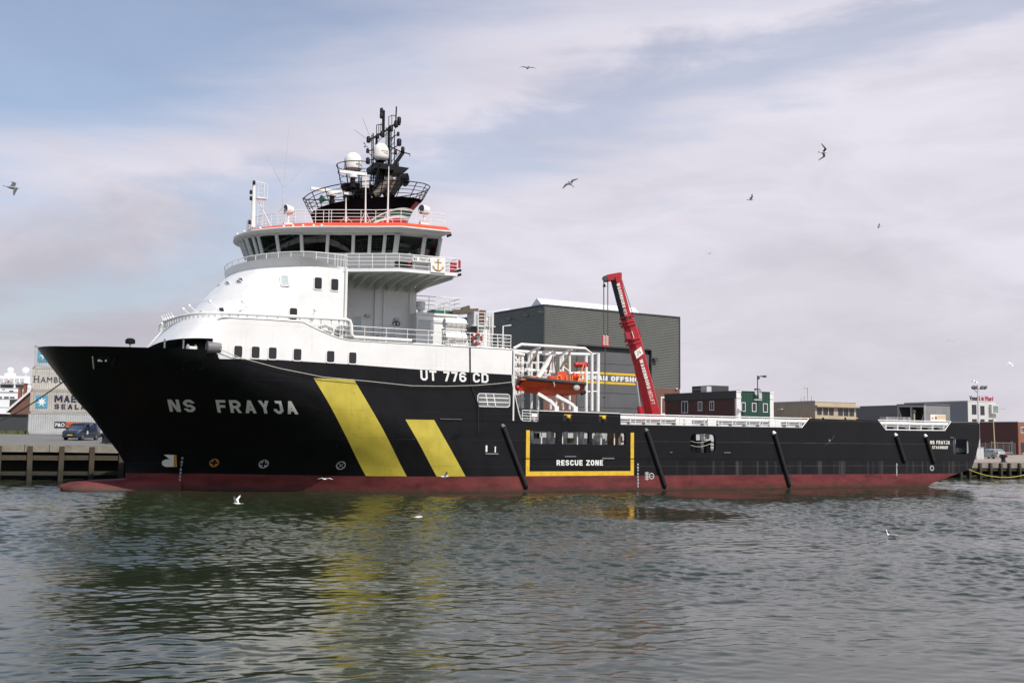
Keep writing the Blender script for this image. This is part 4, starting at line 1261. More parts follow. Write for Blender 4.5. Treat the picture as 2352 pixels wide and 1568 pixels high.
# ---------------------------------------------------------------- aft deckhouse
ah = B()
a = S(z_wing(1075, 880), 3.2); c = S(z_wing(1690, 930), 3.2)
ZA = a.z
ah.box(a.x, 30.4, 3.2, 16.8, 11, ZA)
ah.prism([(30.4, 3.2, 11), (31.9, 3.2, 11), (31.0, 3.2, ZA - .4), (30.4, 3.2, ZA)], [(30.4, 16.8, 11), (31.9, 16.8, 11), (31.0, 16.8, ZA - .4), (30.4, 16.8, ZA)])
ah.box(a.x - .05, 30.6, 3.08, 3.3, ZA - .15, ZA + .02)
aft = mk('aft_house', ah, M_WHITE, ship)
a = S(z_wing(1098, 955), 3.1); c = S(z_wing(1240, 1080), 3.1)
f = mk('window', B().box(a.x - .12, c.x + .12, 3.1, 3.25, c.z - .12, a.z + .12), M_WHITE2, aft)
mk('shutter', B().box(a.x, c.x, 3.06, 3.12, c.z, a.z), M_GREYP, f)
mk('pipe_run', B().tube([(a.x, 3.05, ZA - .55), (30.3, 3.05, ZA - .6)], .04, 5), M_WHITE2, aft)
g = B(); railing(g, [(26.8, 3.25, ZA), (30.9, 3.25, ZA), (30.9, 8, ZA)], 1.35, 4, .028, 1.2)
railing(g, [(26.8, 7.5, ZA), (30.9, 7.5, ZA)], 1.35, 3, .022, 1.4); mk('roof_rail', g, M_WHITE2, aft)
q = S(z_wing(1125, 800), 3.6); mk('mushroom_vent', B().lathe([(.2, -.9), (.22, -.35), (.34, -.33), (.38, .2), (.36, .32), (.1, .36)], q, 14), M_RADOME, aft)
q0, q1 = S(z_wing(1285, 890), 4.6), S(z_wing(1455, 850), 4.6)
mk('green_locker', B().box(q0.x, q1.x, 4.4, 6.2, ZA, q1.z), M_GREEN, aft)
# deck crane: pedestal, cab frame, folded jib
dc = B()
pc = S(z_wing(1880, 1120), 3.0)
dc.lathe([(.55, 0), (.55, 2.6), (.62, 2.65), (.62, 2.9)], (pc.x, 3.2, 11.0), 16)
crane = mk('deck_crane', dc, M_WHITE2, ship)
a = S(z_wing(1800, 870), 2.6); c = S(z_wing(1985, 1040), 2.6)
mk('crane_house', B().box(a.x - .35, c.x, 2.6, 4.0, c.z, a.z).box(a.x - .5, c.x + .1, 2.5, 4.1, c.z - .1, c.z), M_GREYP, crane)
a2 = S(z_wing(1820, 850), 2.5); c2 = S(z_wing(1890, 1010), 2.5)
mk('cab_window', B().box(a2.x, c2.x, 2.5, 2.58, c2.z, a2.z), M_RUST, crane)
j0, j1 = S(z_wing(1480, 880), 3.6), S(z_wing(1780, 862), 3.6)
mk('folded_jib', B().beam(j0, j1, .9, .34).beam(j0 + Vector((1, .2, .32)), j1 + Vector((-.6, .2, .28)), .5, .3), M_TAN, crane)
j0, j1 = S(z_wing(1745, 880), 3.3), S(z_wing(1745, 1110), 3.3)
mk('jib_post', B().beam(j0, j1, .4, .4, (1, 0, 0)), M_TAN, crane)
g = B()
for xx in (1800, 1880, 1975): 
    t0, t1 = S(z_wing(xx, 880), 2.42), S(z_wing(xx, 1150), 2.42); g.tube([t0, t1], .035, 5)
for yy in range(885, 1150, 40):
    t0, t1 = S(z_wing(1800, yy), 2.42), S(z_wing(1880, yy + 2), 2.42); g.tube([t0, t1], .028, 5)
mk('crane_ladder', g, M_WHITE2, crane)
g = B()
for xx in (1935, 1965):
    t0, t1 = S(z_wing(xx, 890), 2.4), S(z_wing(xx, 1270), 2.4); g.tube([t0, t1], .03, 5)
for yy in range(900, 1270, 26):
    t0, t1 = S(z_wing(1935, yy), 2.4), S(z_wing(1965, yy), 2.4); g.tube([t0, t1], .02, 4)
mk('crane_ladder', g, M_WHITE2, crane)
g = B().lathe([(.45, 0), (.45, 2.3)], (pc.x - 2.0, 3.8, 11), 12); mk('exhaust_casing', g, M_RUST, ship)

# liferafts in their cradle, lifebuoy: things that can be lifted off
for i, (xx, yy) in enumerate(((1525, 1020), (1530, 1190))):
    q = S(z_wing(xx, yy), .9)
    t = thing('liferaft', ('white liferaft canister on the upper cradle beside the aft deckhouse', 'white liferaft canister on the lower cradle just above the side rail')[i], 'liferaft',
              ship_to_world(*q), SH_A, 'liferaft canisters in their cradle')
    g = B().lathe([(.05, -.93), (.36, -.88), (.44, -.72), (.44, .72), (.36, .88), (.05, .93)], (0, 0, .06), 18, axis=(1, 0, 0))
    mk('shell', g, M_WHITE2, t)
    mk('seam', B().box(-.95, .95, -.47, .47, .03, .08), M_WHITE2, t)
    for x in (-.45, 0, .45): mk('strap', B().lathe([(.43, -.03), (.455, -.03), (.455, .03), (.43, .03)], (x, 0, .06), 18, axis=(1, 0, 0)), M_GREYP, t)
g = B()
qa, qb = S(z_wing(1525, 1075), .9), S(z_wing(1525, 1250), .9)
for dx in (-.8, .8):
    g.tube([(qa.x + dx, .9, 11.0), (qa.x + dx, .9, qa.z)], .05, 6); g.tube([(qa.x + dx, 1.4, 11.0), (qa.x + dx, 1.4, qa.z)], .05, 6)
for zz in (qa.z, qb.z): g.box(qa.x - .9, qa.x + .9, .6, 1.4, zz - .08, zz)
mk('raft_cradle', g, M_WHITE2, ship)
q = S(z_wing(1775, 1190), .12)
lb_ = B().tube([(.36 * math.cos(R(a)), 0, .36 * math.sin(R(a))) for a in range(0, 361, 15)], .09, 8)
t = mk('lifebuoy', lb_, MATS['red paint'], loc=ship_to_world(q.x, -.12, q.z), rot=(0, 0, SH_A))
tag(t, 'red and white lifebuoy hung on the side rail beside the deck crane', 'lifebuoy')
for a in (45, 135, 225, 315):
    mk('band', B().tube([(.36 * math.cos(R(a + d_)), 0, .36 * math.sin(R(a + d_))) for d_ in (-9, 0, 9)], .094, 8), M_WHITE2, t)

# ---------------------------------------------------------------- funnel with its raked deck, mast, domes
MV = CL
def FT(xx, yy, v=MV): return S(z_top(xx, yy), v)
NF = 40
def fun_ring(h):
    """h = 0 at the roof, 1 at the raked crown"""
    k = h ** 1.5
    u0 = 20.9 + (20.25 - 20.9) * k; u1 = 28.3 + (29.75 - 28.3) * h ** 3
    zf = 20.45 + (22.55 - 20.45) * h; za = 20.45 + (24.35 - 20.45) * h
    hw = 2.7 + .75 * h ** 2
    pts = []
    for i in range(NF):
        t = 2 * math.pi * i / NF
        c_, s_ = math.cos(t), math.sin(t)
        u = (u0 + u1) / 2 - (u1 - u0) / 2 * c_
        f = min(1, max(0, (u - u0) / (u1 - u0)))
        pts.append(Vector((u, MV - hw * (abs(s_) ** .85) * (1 if s_ >= 0 else -1), zf + (za - zf) * f ** .62)))
    return pts
fn_ = B(); fn_.grid([fun_ring(h) for h in (0, .1, .2, .3, .4, .5)], closed=True)
funnel = mk('funnel', fn_, M_CRIMSON, ship)
fb_ = B(); fb_.grid([fun_ring(h) for h in (.5, .57, .64, .73, .82, .91, 1)], closed=True); fb_.poly(fun_ring(.985))
mk('funnel_crown', fb_, M_SOOT, funnel)
def fun_patch(lo, hi, i0, i1, off):
    rows = []
    for k in range(5):
        row = []
        for j in range(i0 * 2, i1 * 2 + 1):
            f = (j / 2 - i0) / (i1 - i0)
            h = lo(f) + (hi(f) - lo(f)) * k / 4
            ring = fun_ring(h); jj = j / 2
            p = ring[int(jj) % NF].lerp(ring[(int(jj) + 1) % NF], jj - int(jj))
            out = Vector((p.x - 24.6, p.y - MV, 0)).normalized()
            row.append(p + out * off)
        rows.append(row)
    return B().grid(rows)
arc = lambda f: 1.72 * math.sin(min(1, f * 1.6) * math.pi / 2) ** .7
mk('funnel_badge', fun_patch(lambda f: .02, lambda f: .06 + arc(f) * .27, 8, 19, .035), M_CRIMSON2, funnel)
mk('funnel_band', fun_patch(lambda f: .06 + arc(f) * .27, lambda f: .065 + arc(f) * .305, 8, 19, .04), M_WHITE2, funnel)
mk('funnel_band', fun_patch(lambda f: .065 + arc(f) * .305, lambda f: .07 + arc(f) * .38, 8, 19, .045), M_GREEN, funnel)
mk('funnel_band', fun_patch(lambda f: .07 + arc(f) * .38, lambda f: .075 + arc(f) * .40, 8, 19, .04), M_WHITE2, funnel)
mk('crown_patch', fun_patch(lambda f: .70, lambda f: .93, 16, 20, .02), M_CRIMSON2, funnel)
# flared railing round the crown
def flared_rail(ring, out, h, rails, r, post_step, c):
    g = B()
    tops = []
    for p in ring:
        o = Vector((p.x - c[0], p.y - c[1], 0)).normalized() * out
        tops.append(p + o + Vector((0, 0, h)))
    for i in range(0, len(ring), post_step): g.tube([ring[i], tops[i]], r, 5)
    for k in range(1, rails + 1):
        f = k / rails
        g.tube([a.lerp(b_, f) for a, b_ in zip(ring + ring[:1], tops + tops[:1])], r * (1.15 if k == rails else .75), 5)
    return g
mk('crown_rail', flared_rail(fun_ring(1.0), .62, 1.22, 4, .038, 2, (25, MV)), M_BLKSTEEL, funnel)
# upper lookout platform (inverted cone) in front of the mast
cpt = FT(1310, 830)
g = B().lathe([(.5, -1.9), (.8, -1.2), (1.25, -.5), (1.55, 0.0), (1.5, .06), (.02, .08)], cpt, 22)
plat2 = mk('radar_platform', g, M_BLKSTEEL, ship)
ring = [cpt + Vector((1.5 * math.cos(2 * math.pi * i / 20), 1.5 * math.sin(2 * math.pi * i / 20), .05)) for i in range(20)]
mk('platform_rail', flared_rail(ring, .42, 1.75, 3, .035, 2, (cpt.x, cpt.y)), M_BLKSTEEL, plat2)
def dome(cx, cy, r, h, ped, name):
    c = FT(cx, cy)
    g = B(); prof = [(r * .62, -.02), (r * .8, .06), (r * .97, .2), (r, .35)]
    prof += [(r, h * .5)] + [(r * math.cos(R(a)), h * .5 + (h * .5) * math.sin(R(a))) for a in range(10, 90, 10)] + [(.01, h)]
    g.lathe(prof, c, 24)
    o = mk(name, g, M_RADOME, ship)
    mk('pedestal', B().lathe([(.22, -ped), (.22, -.2), (r * .6, -.02), (r * .62, .0)], c, 14), M_BLKSTEEL, o)
    return o, c, r
d1, c1, r1 = dome(1258, 685, .76, 1.62, 1.6, 'satellite_dome')
d2, c2, r2 = dome(1507, 590, .69, 1.54, .5, 'satellite_dome')
def cyl_text(b, s, c, r, z, ang0, width, hgt):
    lettering(b, s, lambda a, t: (c.x + (r + .012) * math.sin(ang0 + width * (a - .5)), c.y - (r + .012) * math.cos(ang0 + width * (a - .5)), c.z + z + hgt * t), bold=.012)
b = B(); cyl_text(b, 'SEATEL', c1, r1, .42, .45, .85, .14); mk('lettering', b, MATS['black mast paint'], d1)
b = B(); cyl_text(b, 'MARITIME', c2, r2, .66, .2, .9, .10); mk('lettering', b, M_RUST, d2); b = B(); cyl_text(b, 'COMMS', c2, r2, .5, .35, .7, .08); mk('lettering', b, M_RUST, d2)
# radar scanners
for xx0, xx1, yy0, yy1, ped, dv in ((880, 1260, 835, 890, (1075, 960), 8.6), (1138, 1380, 684, 712, (1268, 800), 8.2)):
    q0, q1 = FT(xx0, yy0, dv), FT(xx1, yy1, dv)
    g = B().beam(q0, q1, .2, .24)
    o = mk('radar_scanner', g, M_WHITE2, ship)
    qp = (q0 + q1) / 2
    pb = FT(ped[0], ped[1], dv)
    mk('radar_gearbox', B().lathe([(.3, -.45), (.36, -.4), (.36, -.12), (.16, -.02)], (qp.x, qp.y, qp.z), 12), M_WHITE2, o)
    mk('pedestal', B().lathe([(.22, pb.z - qp.z - .3), (.2, -.45)], (qp.x, qp.y, qp.z), 10), M_BLKSTEEL, o)
q = FT(1018, 940, 7.6); mk('horn', B().lathe([(.06, -.25), (.1, .1), (.34, .45), (.32, .46)], q, 12, axis=(-1, -.25, 0)), M_GREEN, ship)
q = FT(1362, 790, 7.6); mk('equipment_box', B().box(q.x - .3, q.x + .3, 7.3, 7.9, q.z - .42, q.z + .5), M_GREYP, ship)
# mast: platform, columns, yards, lamps, ladders
ms = B()
def ln(pts, r, v=MV, n=6): ms.tube([FT(x, y, v) for x, y in pts], r, n)
c0, c1_ = FT(1500, 850), FT(1500, 660)
ms.lathe([(.42, 0), (.36, c1_.z - c0.z)], c0, 12)
p0, p1 = FT(1418, 690), FT(1735, 665)
ms.box(FT(1418, 690).x, FT(1590, 690).x, 8.8, 11.4, FT(1500, 690).z, FT(1500, 640).z)
ms.prism([(FT(1590, 700).x, 9.2, FT(1590, 715).z), (FT(1690, 700).x, 9.2, FT(1690, 715).z), (FT(1735, 665).x, 9.2, FT(1735, 672).z), (FT(1590, 650).x, 9.2, FT(1590, 650).z)],
         [(FT(1590, 700).x, 11, FT(1590, 715).z), (FT(1690, 700).x, 11, FT(1690, 715).z), (FT(1735, 665).x, 11, FT(1735, 672).z), (FT(1590, 650).x, 11, FT(1590, 650).z)])
ln([(1470, 780), (1470, 375)], .10); ln([(1580, 900), (1580, 290)], .12); ln([(1440, 790), (1440, 345)], .045); ln([(1427, 770), (1427, 360)], .04)
ln([(1530, 380), (1533, 140)], .13, n=8); ln([(1640, 300), (1648, 105)], .06)
ln([(1555, 740), (1555, 290)], .035); ln([(1600, 640), (1600, 300)], .05); ln([(1630, 620), (1630, 310)], .04)
ln([(1395, 410), (1480, 365), (1560, 315), (1650, 250), (1680, 215)], .09); ln([(1400, 400), (1530, 330)], .05)
ln([(1470, 380), (1470, 270), (1485, 265), (1520, 268)], .035); ln([(1490, 380), (1490, 265)], .03); ln([(1505, 370), (1510, 250)], .03)
ln([(1580, 310), (1580, 195), (1610, 182), (1640, 190)], .035); ln([(1607, 290), (1607, 185)], .03)
ln([(1580, 400), (1665, 350)], .05); ln([(1590, 500), (1640, 465), (1670, 445)], .05); ln([(1590, 460), (1690, 510), (1770, 530)], .05); ln([(1768, 528), (1768, 552)], .03)
ln([(1395, 505), (1450, 485)], .05); ln([(1380, 490), (1425, 545)], .03); ln([(1395, 590), (1450, 575)], .05); ln([(1385, 600), (1440, 650)], .03); ln([(1600, 525), (1640, 520)], .05)
for x in (1455, 1475): ln([(x, 800), (x, 640)], .03)
for y in range(300, 760, 22):
    ms.tube([FT(1427, y + 60 if y < 330 else y), FT(1440, y + 60 if y < 330 else y)], .018, 4); ms.tube([FT(1555, y), FT(1580, y)], .018, 4)
for (xa, ya, xb, yb) in ((1455, 440, 1580, 330), (1470, 560, 1440, 470), (1600, 600, 1690, 500), (1630, 620, 1700, 540), (1440, 640, 1600, 640), (1600, 420, 1630, 360), (1580, 480, 1630, 420), (1427, 420, 1400, 400)):
    ln([(xa, ya), (xb, yb)], .03)
for i in range(6): ln([(1440 + i * 22, 790), (1455 + i * 18, 660)], .03, MV + .6 - i * .2)
# stay strut leaning aft
ms.beam(FT(1620, 640), FT(1710, 510), .3, .3)
for xa, ya, xb, yb in ((1345, 210, 1405, 360), (1268, 310, 1375, 390)): ln([(xa, ya), (xb, yb)], .012, n=4)
mast = mk('lattice_mast', ms, M_BLKSTEEL, ship)
for xx, yy, s_ in ((1398, 400, 1.2), (1515, 140, 1), (1515, 185, 1.1), (1672, 225, 1.2), (1672, 252, .9), (1645, 260, 1.3), (1664, 350, .8), (1672, 425, 1.4), (1705, 490, 1.1), (1392, 590, 1.2), (1390, 500, .9), (1656, 628, 1), (1640, 515, .9), (1600, 300, 1.2), (1520, 350, 1.1), (1480, 370, 1)):
    mk('mast_light', B().lathe([(.06, -.24 * s_), (.15 * s_, -.2 * s_), (.15 * s_, .14 * s_), (.10 * s_, .22 * s_), (.02, .25 * s_)], FT(xx, yy, MV - .1), 10), M_BLKSTEEL, mast)
g = B(); q = FT(1370, 455, 9.6); g.tube([FT(1395, 470, 9.6), q, FT(1362, 430, 9.6)], .025, 4); g.ball(FT(1358, 432, 9.6), .08, 5, (.4, 1, 1)); g.ball(FT(1365, 465, 9.6), .07, 5)
mk('wind_vane', g, M_BLKSTEEL, mast)
# exhaust pipes and blower at the back of the crown
g = B(); g.tube([FT(1440, 900, 8.8), FT(1480, 880, 8.8), FT(1600, 745, 8.8)], .34, 12); mk('exhaust_pipe', g, M_TAN, funnel)
g = B(); g.tube([FT(1545, 900, 9.6), FT(1590, 880, 9.6), FT(1700, 740, 9.6)], [.42, .42, .42], 12); mk('exhaust_pipe', g, M_RUST, funnel)
g = B(); g.beam(FT(1600, 900, 9.4), FT(1690, 730, 9.4), .7, .5); mk('exhaust_duct', g, M_BLKSTEEL, funnel)
g = B(); g.lathe([(.40, -.3), (.46, -.28), (.46, .2), (.42, .22), (.36, .05), (.05, .0)], FT(1733, 750, 9.2), 18, axis=(.8, -.5, .1)); g.beam(FT(1700, 800, 9.2), FT(1700, 740, 9.2), .3, .4, (1, 0, 0))
g.box(FT(1690, 830).x, FT(1715, 830).x, 9, 9.5, FT(1700, 830).z, FT(1700, 790).z)
mk('blower', g, M_BLKSTEEL, funnel)
g = B()
for x in (1265, 1300, 1330, 1365, 1420): g.tube([FT(x, 925, 8.4), FT(x - 20, 800, 8.4)], .04, 5)
g.box(FT(1200, 900).x, FT(1270, 900).x, 8.5, 11, FT(1230, 915).z, FT(1230, 885).z); g.tube([FT(1430, 900, 8.6), FT(1490, 640, 8.6)], .07, 6)
mk('crown_fittings', g, M_BLKSTEEL, funnel)

# ---------------------------------------------------------------- hull paint: stripes, names, marks
def hull_poly(name, pts, m, off=.012, nrm=True):
    """painted band: quad given by picture points on the shell, built as a fine grid so it follows the plating"""
    A, Bq, C, D = [on_hull(p) for p in pts]
    rows = []
    for j in range(15):
        row = []
        for i in range(7):
            a = A.lerp(Bq, i / 6); c = D.lerp(C, i / 6); q = a.lerp(c, j / 14)
            row.append(H(q.x, q.z, off))
        rows.append(row)
    return mk(name, B().grid(rows), m, hull)
RL = RED + .012
def down(pa, pb, w):     # point on the sloping edge a-b at height w
    f = (pa.z - w) / (pa.z - pb.z); return pa.lerp(pb, f)
for tl, tr, br, bl in (((720, 868), (813, 871), (934, 1093), (840, 1092)), ((931, 963), (997, 964), (1070, 1095), (1003, 1094))):
    P = [on_hull(p) for p in (tl, tr, br, bl)]
    BR = down(P[1], P[2], RL); BL = down(P[0], P[3], RL)
    rows = []
    for j in range(15):
        l_ = P[0].lerp(BL, j / 14); r_ = P[1].lerp(BR, j / 14)
        rows.append([H(l_.lerp(r_, i / 6).x, l_.lerp(r_, i / 6).z, .012) for i in range(7)])
    mk('yellow_stripe', B().grid(rows), M_YELLOW, hull)
# rescue zone frame
a = S(z_resc(482, 282), 0); b_ = S(z_resc(1495, 305), 0)
x0, x1 = a.x, b_.x; wd = .32
mk('zone_frame', B().box(x0, x0 + wd, -.012, .05, RL, a.z), M_YELLOW2, hull)
mk('zone_frame', B().box(x1 - wd, x1, -.012, .05, RL, b_.z), M_YELLOW2, hull)
mk('zone_frame', B().box(x0 + wd, x1 - wd, -.012, .05, RL, RL + .36), M_YELLOW2, hull)
def sign_on_hull(s, tl, tr, br, bl, m=M_LETTER, off=.03, thick=.19, gap=.17, name='lettering'):
    A, Bq, C, D = [on_hull(p) for p in (tl, tr, br, bl)]
    b = B()
    def fn(a, t):
        q = D.lerp(C, a).lerp(A.lerp(Bq, a), t); return H(q.x, q.z, off)
    for w_ in range(len(s.split())):
        mk(name, block_text(B(), s, lambda a, t, o: fn(a, t) + Vector((0, -o, 0)), thick, gap, w_), m, hull)
sign_on_hull('NS  FRAYJA', (384, 917), (677, 921), (685, 951), (390, 945), thick=.205, gap=.22)
p = z_side(1882, 212); q = z_boat(268, 898)
sign_on_hull('UT 776 CD', p, q, z_boat(270, 995), z_side(1886, 300), m=M_WHITE2)
sign_on_hull('RESCUE ZONE', z_resc(766, 562), z_resc(1202, 562), z_resc(1202, 613), z_resc(766, 613), thick=.22, m=M_WHITE2)
sign_on_hull('NS FRAYJA', z_stern(1093, 920), z_stern(1327, 922), z_stern(1325, 965), z_stern(1093, 962), thick=.2)
sign_on_hull('STAVANGER', z_stern(1118, 983), z_stern(1304, 985), z_stern(1302, 1020), z_stern(1118, 1018), thick=.2)
def ringmark(p, r, spokes, m=M_GREYP, w=.07, rot=0, solid=False):
    q = on_hull(p); b = B()
    pt = lambda rr, a: H(q.x + rr * math.cos(a), q.z + rr * math.sin(a), .02)
    if solid:
        seg = []
        for s_ in range(4):
            for k in range(6):
                a0 = rot + R(90 * s_ + 18) + R(54) * k / 6; a1 = a0 + R(54) / 6
                b.add([pt(.10, rot + R(90 * s_ + 45)), pt(r - .09, a0), pt(r - .09, a1)], [(0, 1, 2)])
    n = 28
    for k in range(n):
        a0, a1 = 2 * math.pi * k / n, 2 * math.pi * (k + 1) / n
        b.add([pt(r, a0), pt(r, a1), pt(r - w, a1), pt(r - w, a0)], [(0, 1, 2, 3)])
    for s_ in range(spokes):
        a = rot + math.pi * s_ / spokes
        d_ = .03
        b.add([pt(r, a) , pt(r, a + .12), pt(r, a + math.pi), pt(r, a + math.pi + .12)], [(0, 1, 2, 3)])
    return mk('hull_mark', b, m, hull)
ringmark(z_side(121, 1005), .32, 0, M_GOLD, solid=True); ringmark(z_side(544, 1015), .33, 0, solid=True)
ringmark(z_side(1204, 1028), .32, 2, rot=.8)
# bulb symbol: pale block with hooked left side, orange right edge
def flat_mark(pts, m, off=.02):
    P = [on_hull(p) for p in pts]; c = sum(P, Vector()) / len(P)
    return mk('hull_mark', B().poly([H(q.x, q.z, off) for q in P]), m, hull)
flat_mark([z_bow(x, y) for x, y in ((1556, 1230), (1650, 1231), (1650, 1345), (1575, 1345), (1545, 1330), (1537, 1308), (1545, 1287), (1575, 1275), (1612, 1272))], M_LETTER)
flat_mark([z_bow(x, y) for x, y in ((1650, 1231), (1676, 1232), (1682, 1346), (1650, 1345))], M_GOLD)
# draught marks
for x0, y0, x1, y1, nums in ((1731, 1265, 1700, 1520, '89876543210'), (None, 0, 0, 0, '')):
    if x0 is None: continue
    for i, ch in enumerate('98765432'):
        f = i / 7.5; p = z_bow(x0 + (x1 - x0) * f, y0 + (y1 - y0) * f); q = on_hull(p); b = B()
        lettering(b, ch, lambda a, t: H(q.x - .08 + .16 * a, q.z - .1 + .2 * t, .025), bold=.02); mk('draught_mark', b, M_GREYP, hull)
for f0, p0, p1 in ((z_resc, (1532, 605), (1532, 820)), (z_stern, (700, 1200), (698, 1335))):
    for i, ch in enumerate('98765432'):
        f = i / 7.5; q = on_hull(f0(p0[0] + (p1[0] - p0[0]) * f, p0[1] + (p1[1] - p0[1]) * f)); b = B()
        lettering(b, ch, lambda a, t: H(q.x - .08 + .16 * a, q.z - .09 + .18 * t, .025), bold=.02); mk('draught_mark', b, M_GREYP, hull)
ringmark(z_resc(1660, 712), .26, 1); ringmark(z_stern(1116, 1246), .26, 1, rot=math.pi / 2)
q = on_hull(z_resc(1615, 712)); b = B()
for dx, z0, z1 in ((0, -.35, .35),): b.box(q.x, q.x + .05, -.02, .0, q.z + z0, q.z + z1)
for dz in (-.25, -.08, .1, .25): b.box(q.x - .18, q.x + .22, -.02, 0, q.z + dz, q.z + dz + .04)
mk('load_line', b, M_LETTER, hull)
# plate seam / knuckle line and scattered fittings
sm_ = B(); sm_.box(34, 84.3, -.035, .02, 2.62, 2.68); sm_.box(28, 41, -.03, .02, 5.52, 5.56)
mk('knuckle_strip', sm_, M_HULL, hull)
for f0, a, c in ((z_resc, (93, 497), (215, 510)), (z_resc, (840, 524), (946, 534)), (z_resc, (1190, 540), (1305, 553)), (z_side, (2048, 628), (2235, 636)), (z_resc, (1827, 486), (1850, 494)), (z_aft, (715, 1052), (796, 1062)), (z_stern, (1325, 880), (1370, 890))):
    q0, q1 = on_hull(f0(*a)), on_hull(f0(*c)); mk('step_ledge', B().box(q0.x, q1.x, -.10, .0, q1.z, q0.z), M_MIDGREY, hull)
for a, c in (((100, 425), (115, 485)), ((185, 435), (195, 490))):
    q0, q1 = on_hull(z_resc(*a)), on_hull(z_resc(*c)); mk('hull_mark', B().box(q0.x, q1.x, -.02, 0, q1.z, q0.z), M_LETTER, hull)
# shell recesses: anchor pocket and fairlead at the bow
for xa, ya, xb, yb in ((872, 292, 1090, 412), (1728, 312, 1940, 438)):
    A, C = on_hull(z_bow(xa, ya)), on_hull(z_bow(xb, yb))
    fr = B(); ring_o = rrect(A.x, C.z, C.x, A.z, .06, 2); ring_i = rrect(A.x + .1, C.z + .1, C.x - .1, A.z - .1, .05, 2)
    fr.grid([[H(u, w, -.02) for u, w in ring_o], [H(u, w, .07) for u, w in ring_o], [H(u, w, .07) for u, w in ring_i], [H(u, w, -.25) for u, w in ring_i]], closed=True)
    o = mk('fairlead', fr, M_HULL, hull); mk('opening', B().poly([H(u, w, .015) for u, w in ring_i]), M_DARK, o)
    if xa < 1000:
        mk('roller', B().tube([H(A.x + .05, A.z - .05, .09), H(A.x + .25, C.z + .0, .09)], .05, 6), M_LETTER, o)
        q = on_hull(z_bow(950, 338)); mk('roller_cap', B().obox(q + Vector((0, -.05, 0)), (.16, 0, 0), (0, .05, 0), (0, 0, .07)), M_LETTER, o)
        q = on_hull(z_bow(1005, 338)); mk('roller_cap', B().obox(q + Vector((0, -.05, 0)), (.06, 0, 0), (0, .05, 0), (0, 0, .07)), M_LETTER, o)
# diagonal fender tubes
for (f0, a, c) in ((z_resc, (262, 232), (478, 802)), (z_resc, (1612, 272), (1785, 800)), (z_aft, (1312, 812), (1492, 1430)), (z_stern, (690, 842), (790, 1158)), (z_stern, (1042, 852), (1136, 1168))):
    A, C = S(f0(*a), -.10), S(f0(*c), -.10)
    d_ = (C - A).normalized(); A = A + d_ * .22
    fd = mk('diagonal_fender', B().tube([A, C, C + d_ * .25 + Vector((0, .25, 0))], .19, 14), M_RUBBER, hull)
    mk('fender_cap', B().tube([A - d_ * .24 + Vector((0, .14, 0)), A], [.13, .195], 12), M_WHITE2 if f0 in (z_aft, z_stern) else M_MIDGREY, fd)

# ---------------------------------------------------------------- inner cargo rail seen through openings and above the bulwark notches
cr = B()
cr.box(35.2, 84.6, 2.0, 2.25, 2.9, 5.3)
for u in [35.2 + i * 1.52 for i in range(33)]:
    cr.box(u, u + .14, 1.5, 2.0, 2.9, 6.0)
mk('cargo_rail', cr, M_CASING, ship)
mk('cargo_rail_pipe', B().tube([(36.6, 1.75, 6.0), (84.0, 1.75, 6.0)], .2, 12).tube([(36.6, 1.75, 5.1), (84.0, 1.75, 5.1)], .06, 6), M_WHITE2, ship)
sb_ = B(); sb_.box(36.2, 84.9, 17.7, 18.0, 2.9, 5.9)
mk('cargo_rail', sb_, M_CASING, ship)
for ua, ub, sl_ in ((44.05, 63.2, .85), (73.25, 81.05, 0)):
    g = B()
    e0 = ua if ua > 60 else ua; ztop = 6.3
    path = [(ua, .12, 5.45), (ub, .12, 5.45)]
    railing(g, path, .82, 3, .03, 1.5)
    ta = ua - (.85 if ua > 60 else 0); tb_ = ub + (.85)
    g.tube([(ta, .12, ztop), (tb_, .12, ztop)], .05, 6)
    g.tube([(tb_, .12, ztop), (ub, .12, 5.45)], .045, 6)
    if ua > 60: g.tube([(ta, .12, ztop), (ua, .12, 5.45)], .045, 6)
    g.box(ua, ub, .05, .22, 5.38, 5.47)
    mk('notch_rail', g, M_WHITE2, ship)
for xx, w_, nn in ((150, .95, 3), (235, .9, 3), (525, .9, 3), (1250, 1.3, 4)):
    q = S(z_aft(xx, 680), 1.25)
    mk('perforated_panel', B().box(q.x, q.x + w_, 1.15, 1.3, 5.35, 6.12), M_WHITE2, ship)
g = B(); railing(g, [(35.0, .1, 5.58), (36.4, .1, 5.55)], .85, 4, .03, .75); railing(g, [(34.9, 3.2, 5.2), (37, 3.2, 5.2)], .9, 3, .03, 1)
mk('gangway_rail', g, M_WHITE2, ship)
mk('edge_strip', B().tube([(34.0, -.03, 9.2), (34.03, -.03, 8.55), (34.64, -.03, 6.2), (34.82, -.03, 5.75), (35.0, -.03, 5.6)], .04, 5), M_WHITE2, hull)
mk('edge_strip', B().tube([(36.4, .1, 6.42), (44.0, .1, 6.35)], .04, 5), M_WHITE2, hull)
# cabin-side upper opening with white rails (u ~31-34)
a, c = S(z_boat(158, 1106), 0), S(z_boat(492, 1250), 0)
op = rrect(a.x, c.z, c.x, a.z, .22)
mk('opening', B().poly([(u, -.012, w) for u, w in op]), M_MIDGREY, hull)
g = B()
for f in (.33, .66): g.tube([(a.x + .1, -.03, a.z - (a.z - c.z) * f), (c.x - .1, -.03, a.z - (a.z - c.z) * f)], .045, 6)
for f in (.28, .52): g.tube([(a.x + (c.x - a.x) * f - .1, -.03, a.z - .02), (a.x + (c.x - a.x) * f + .1, -.03, c.z + .02)], .05, 6)
g.tube([(u, -.02, w) for u, w in op + op[:1]], .035, 5)
mk('opening_rail', g, M_WHITE2, hull)
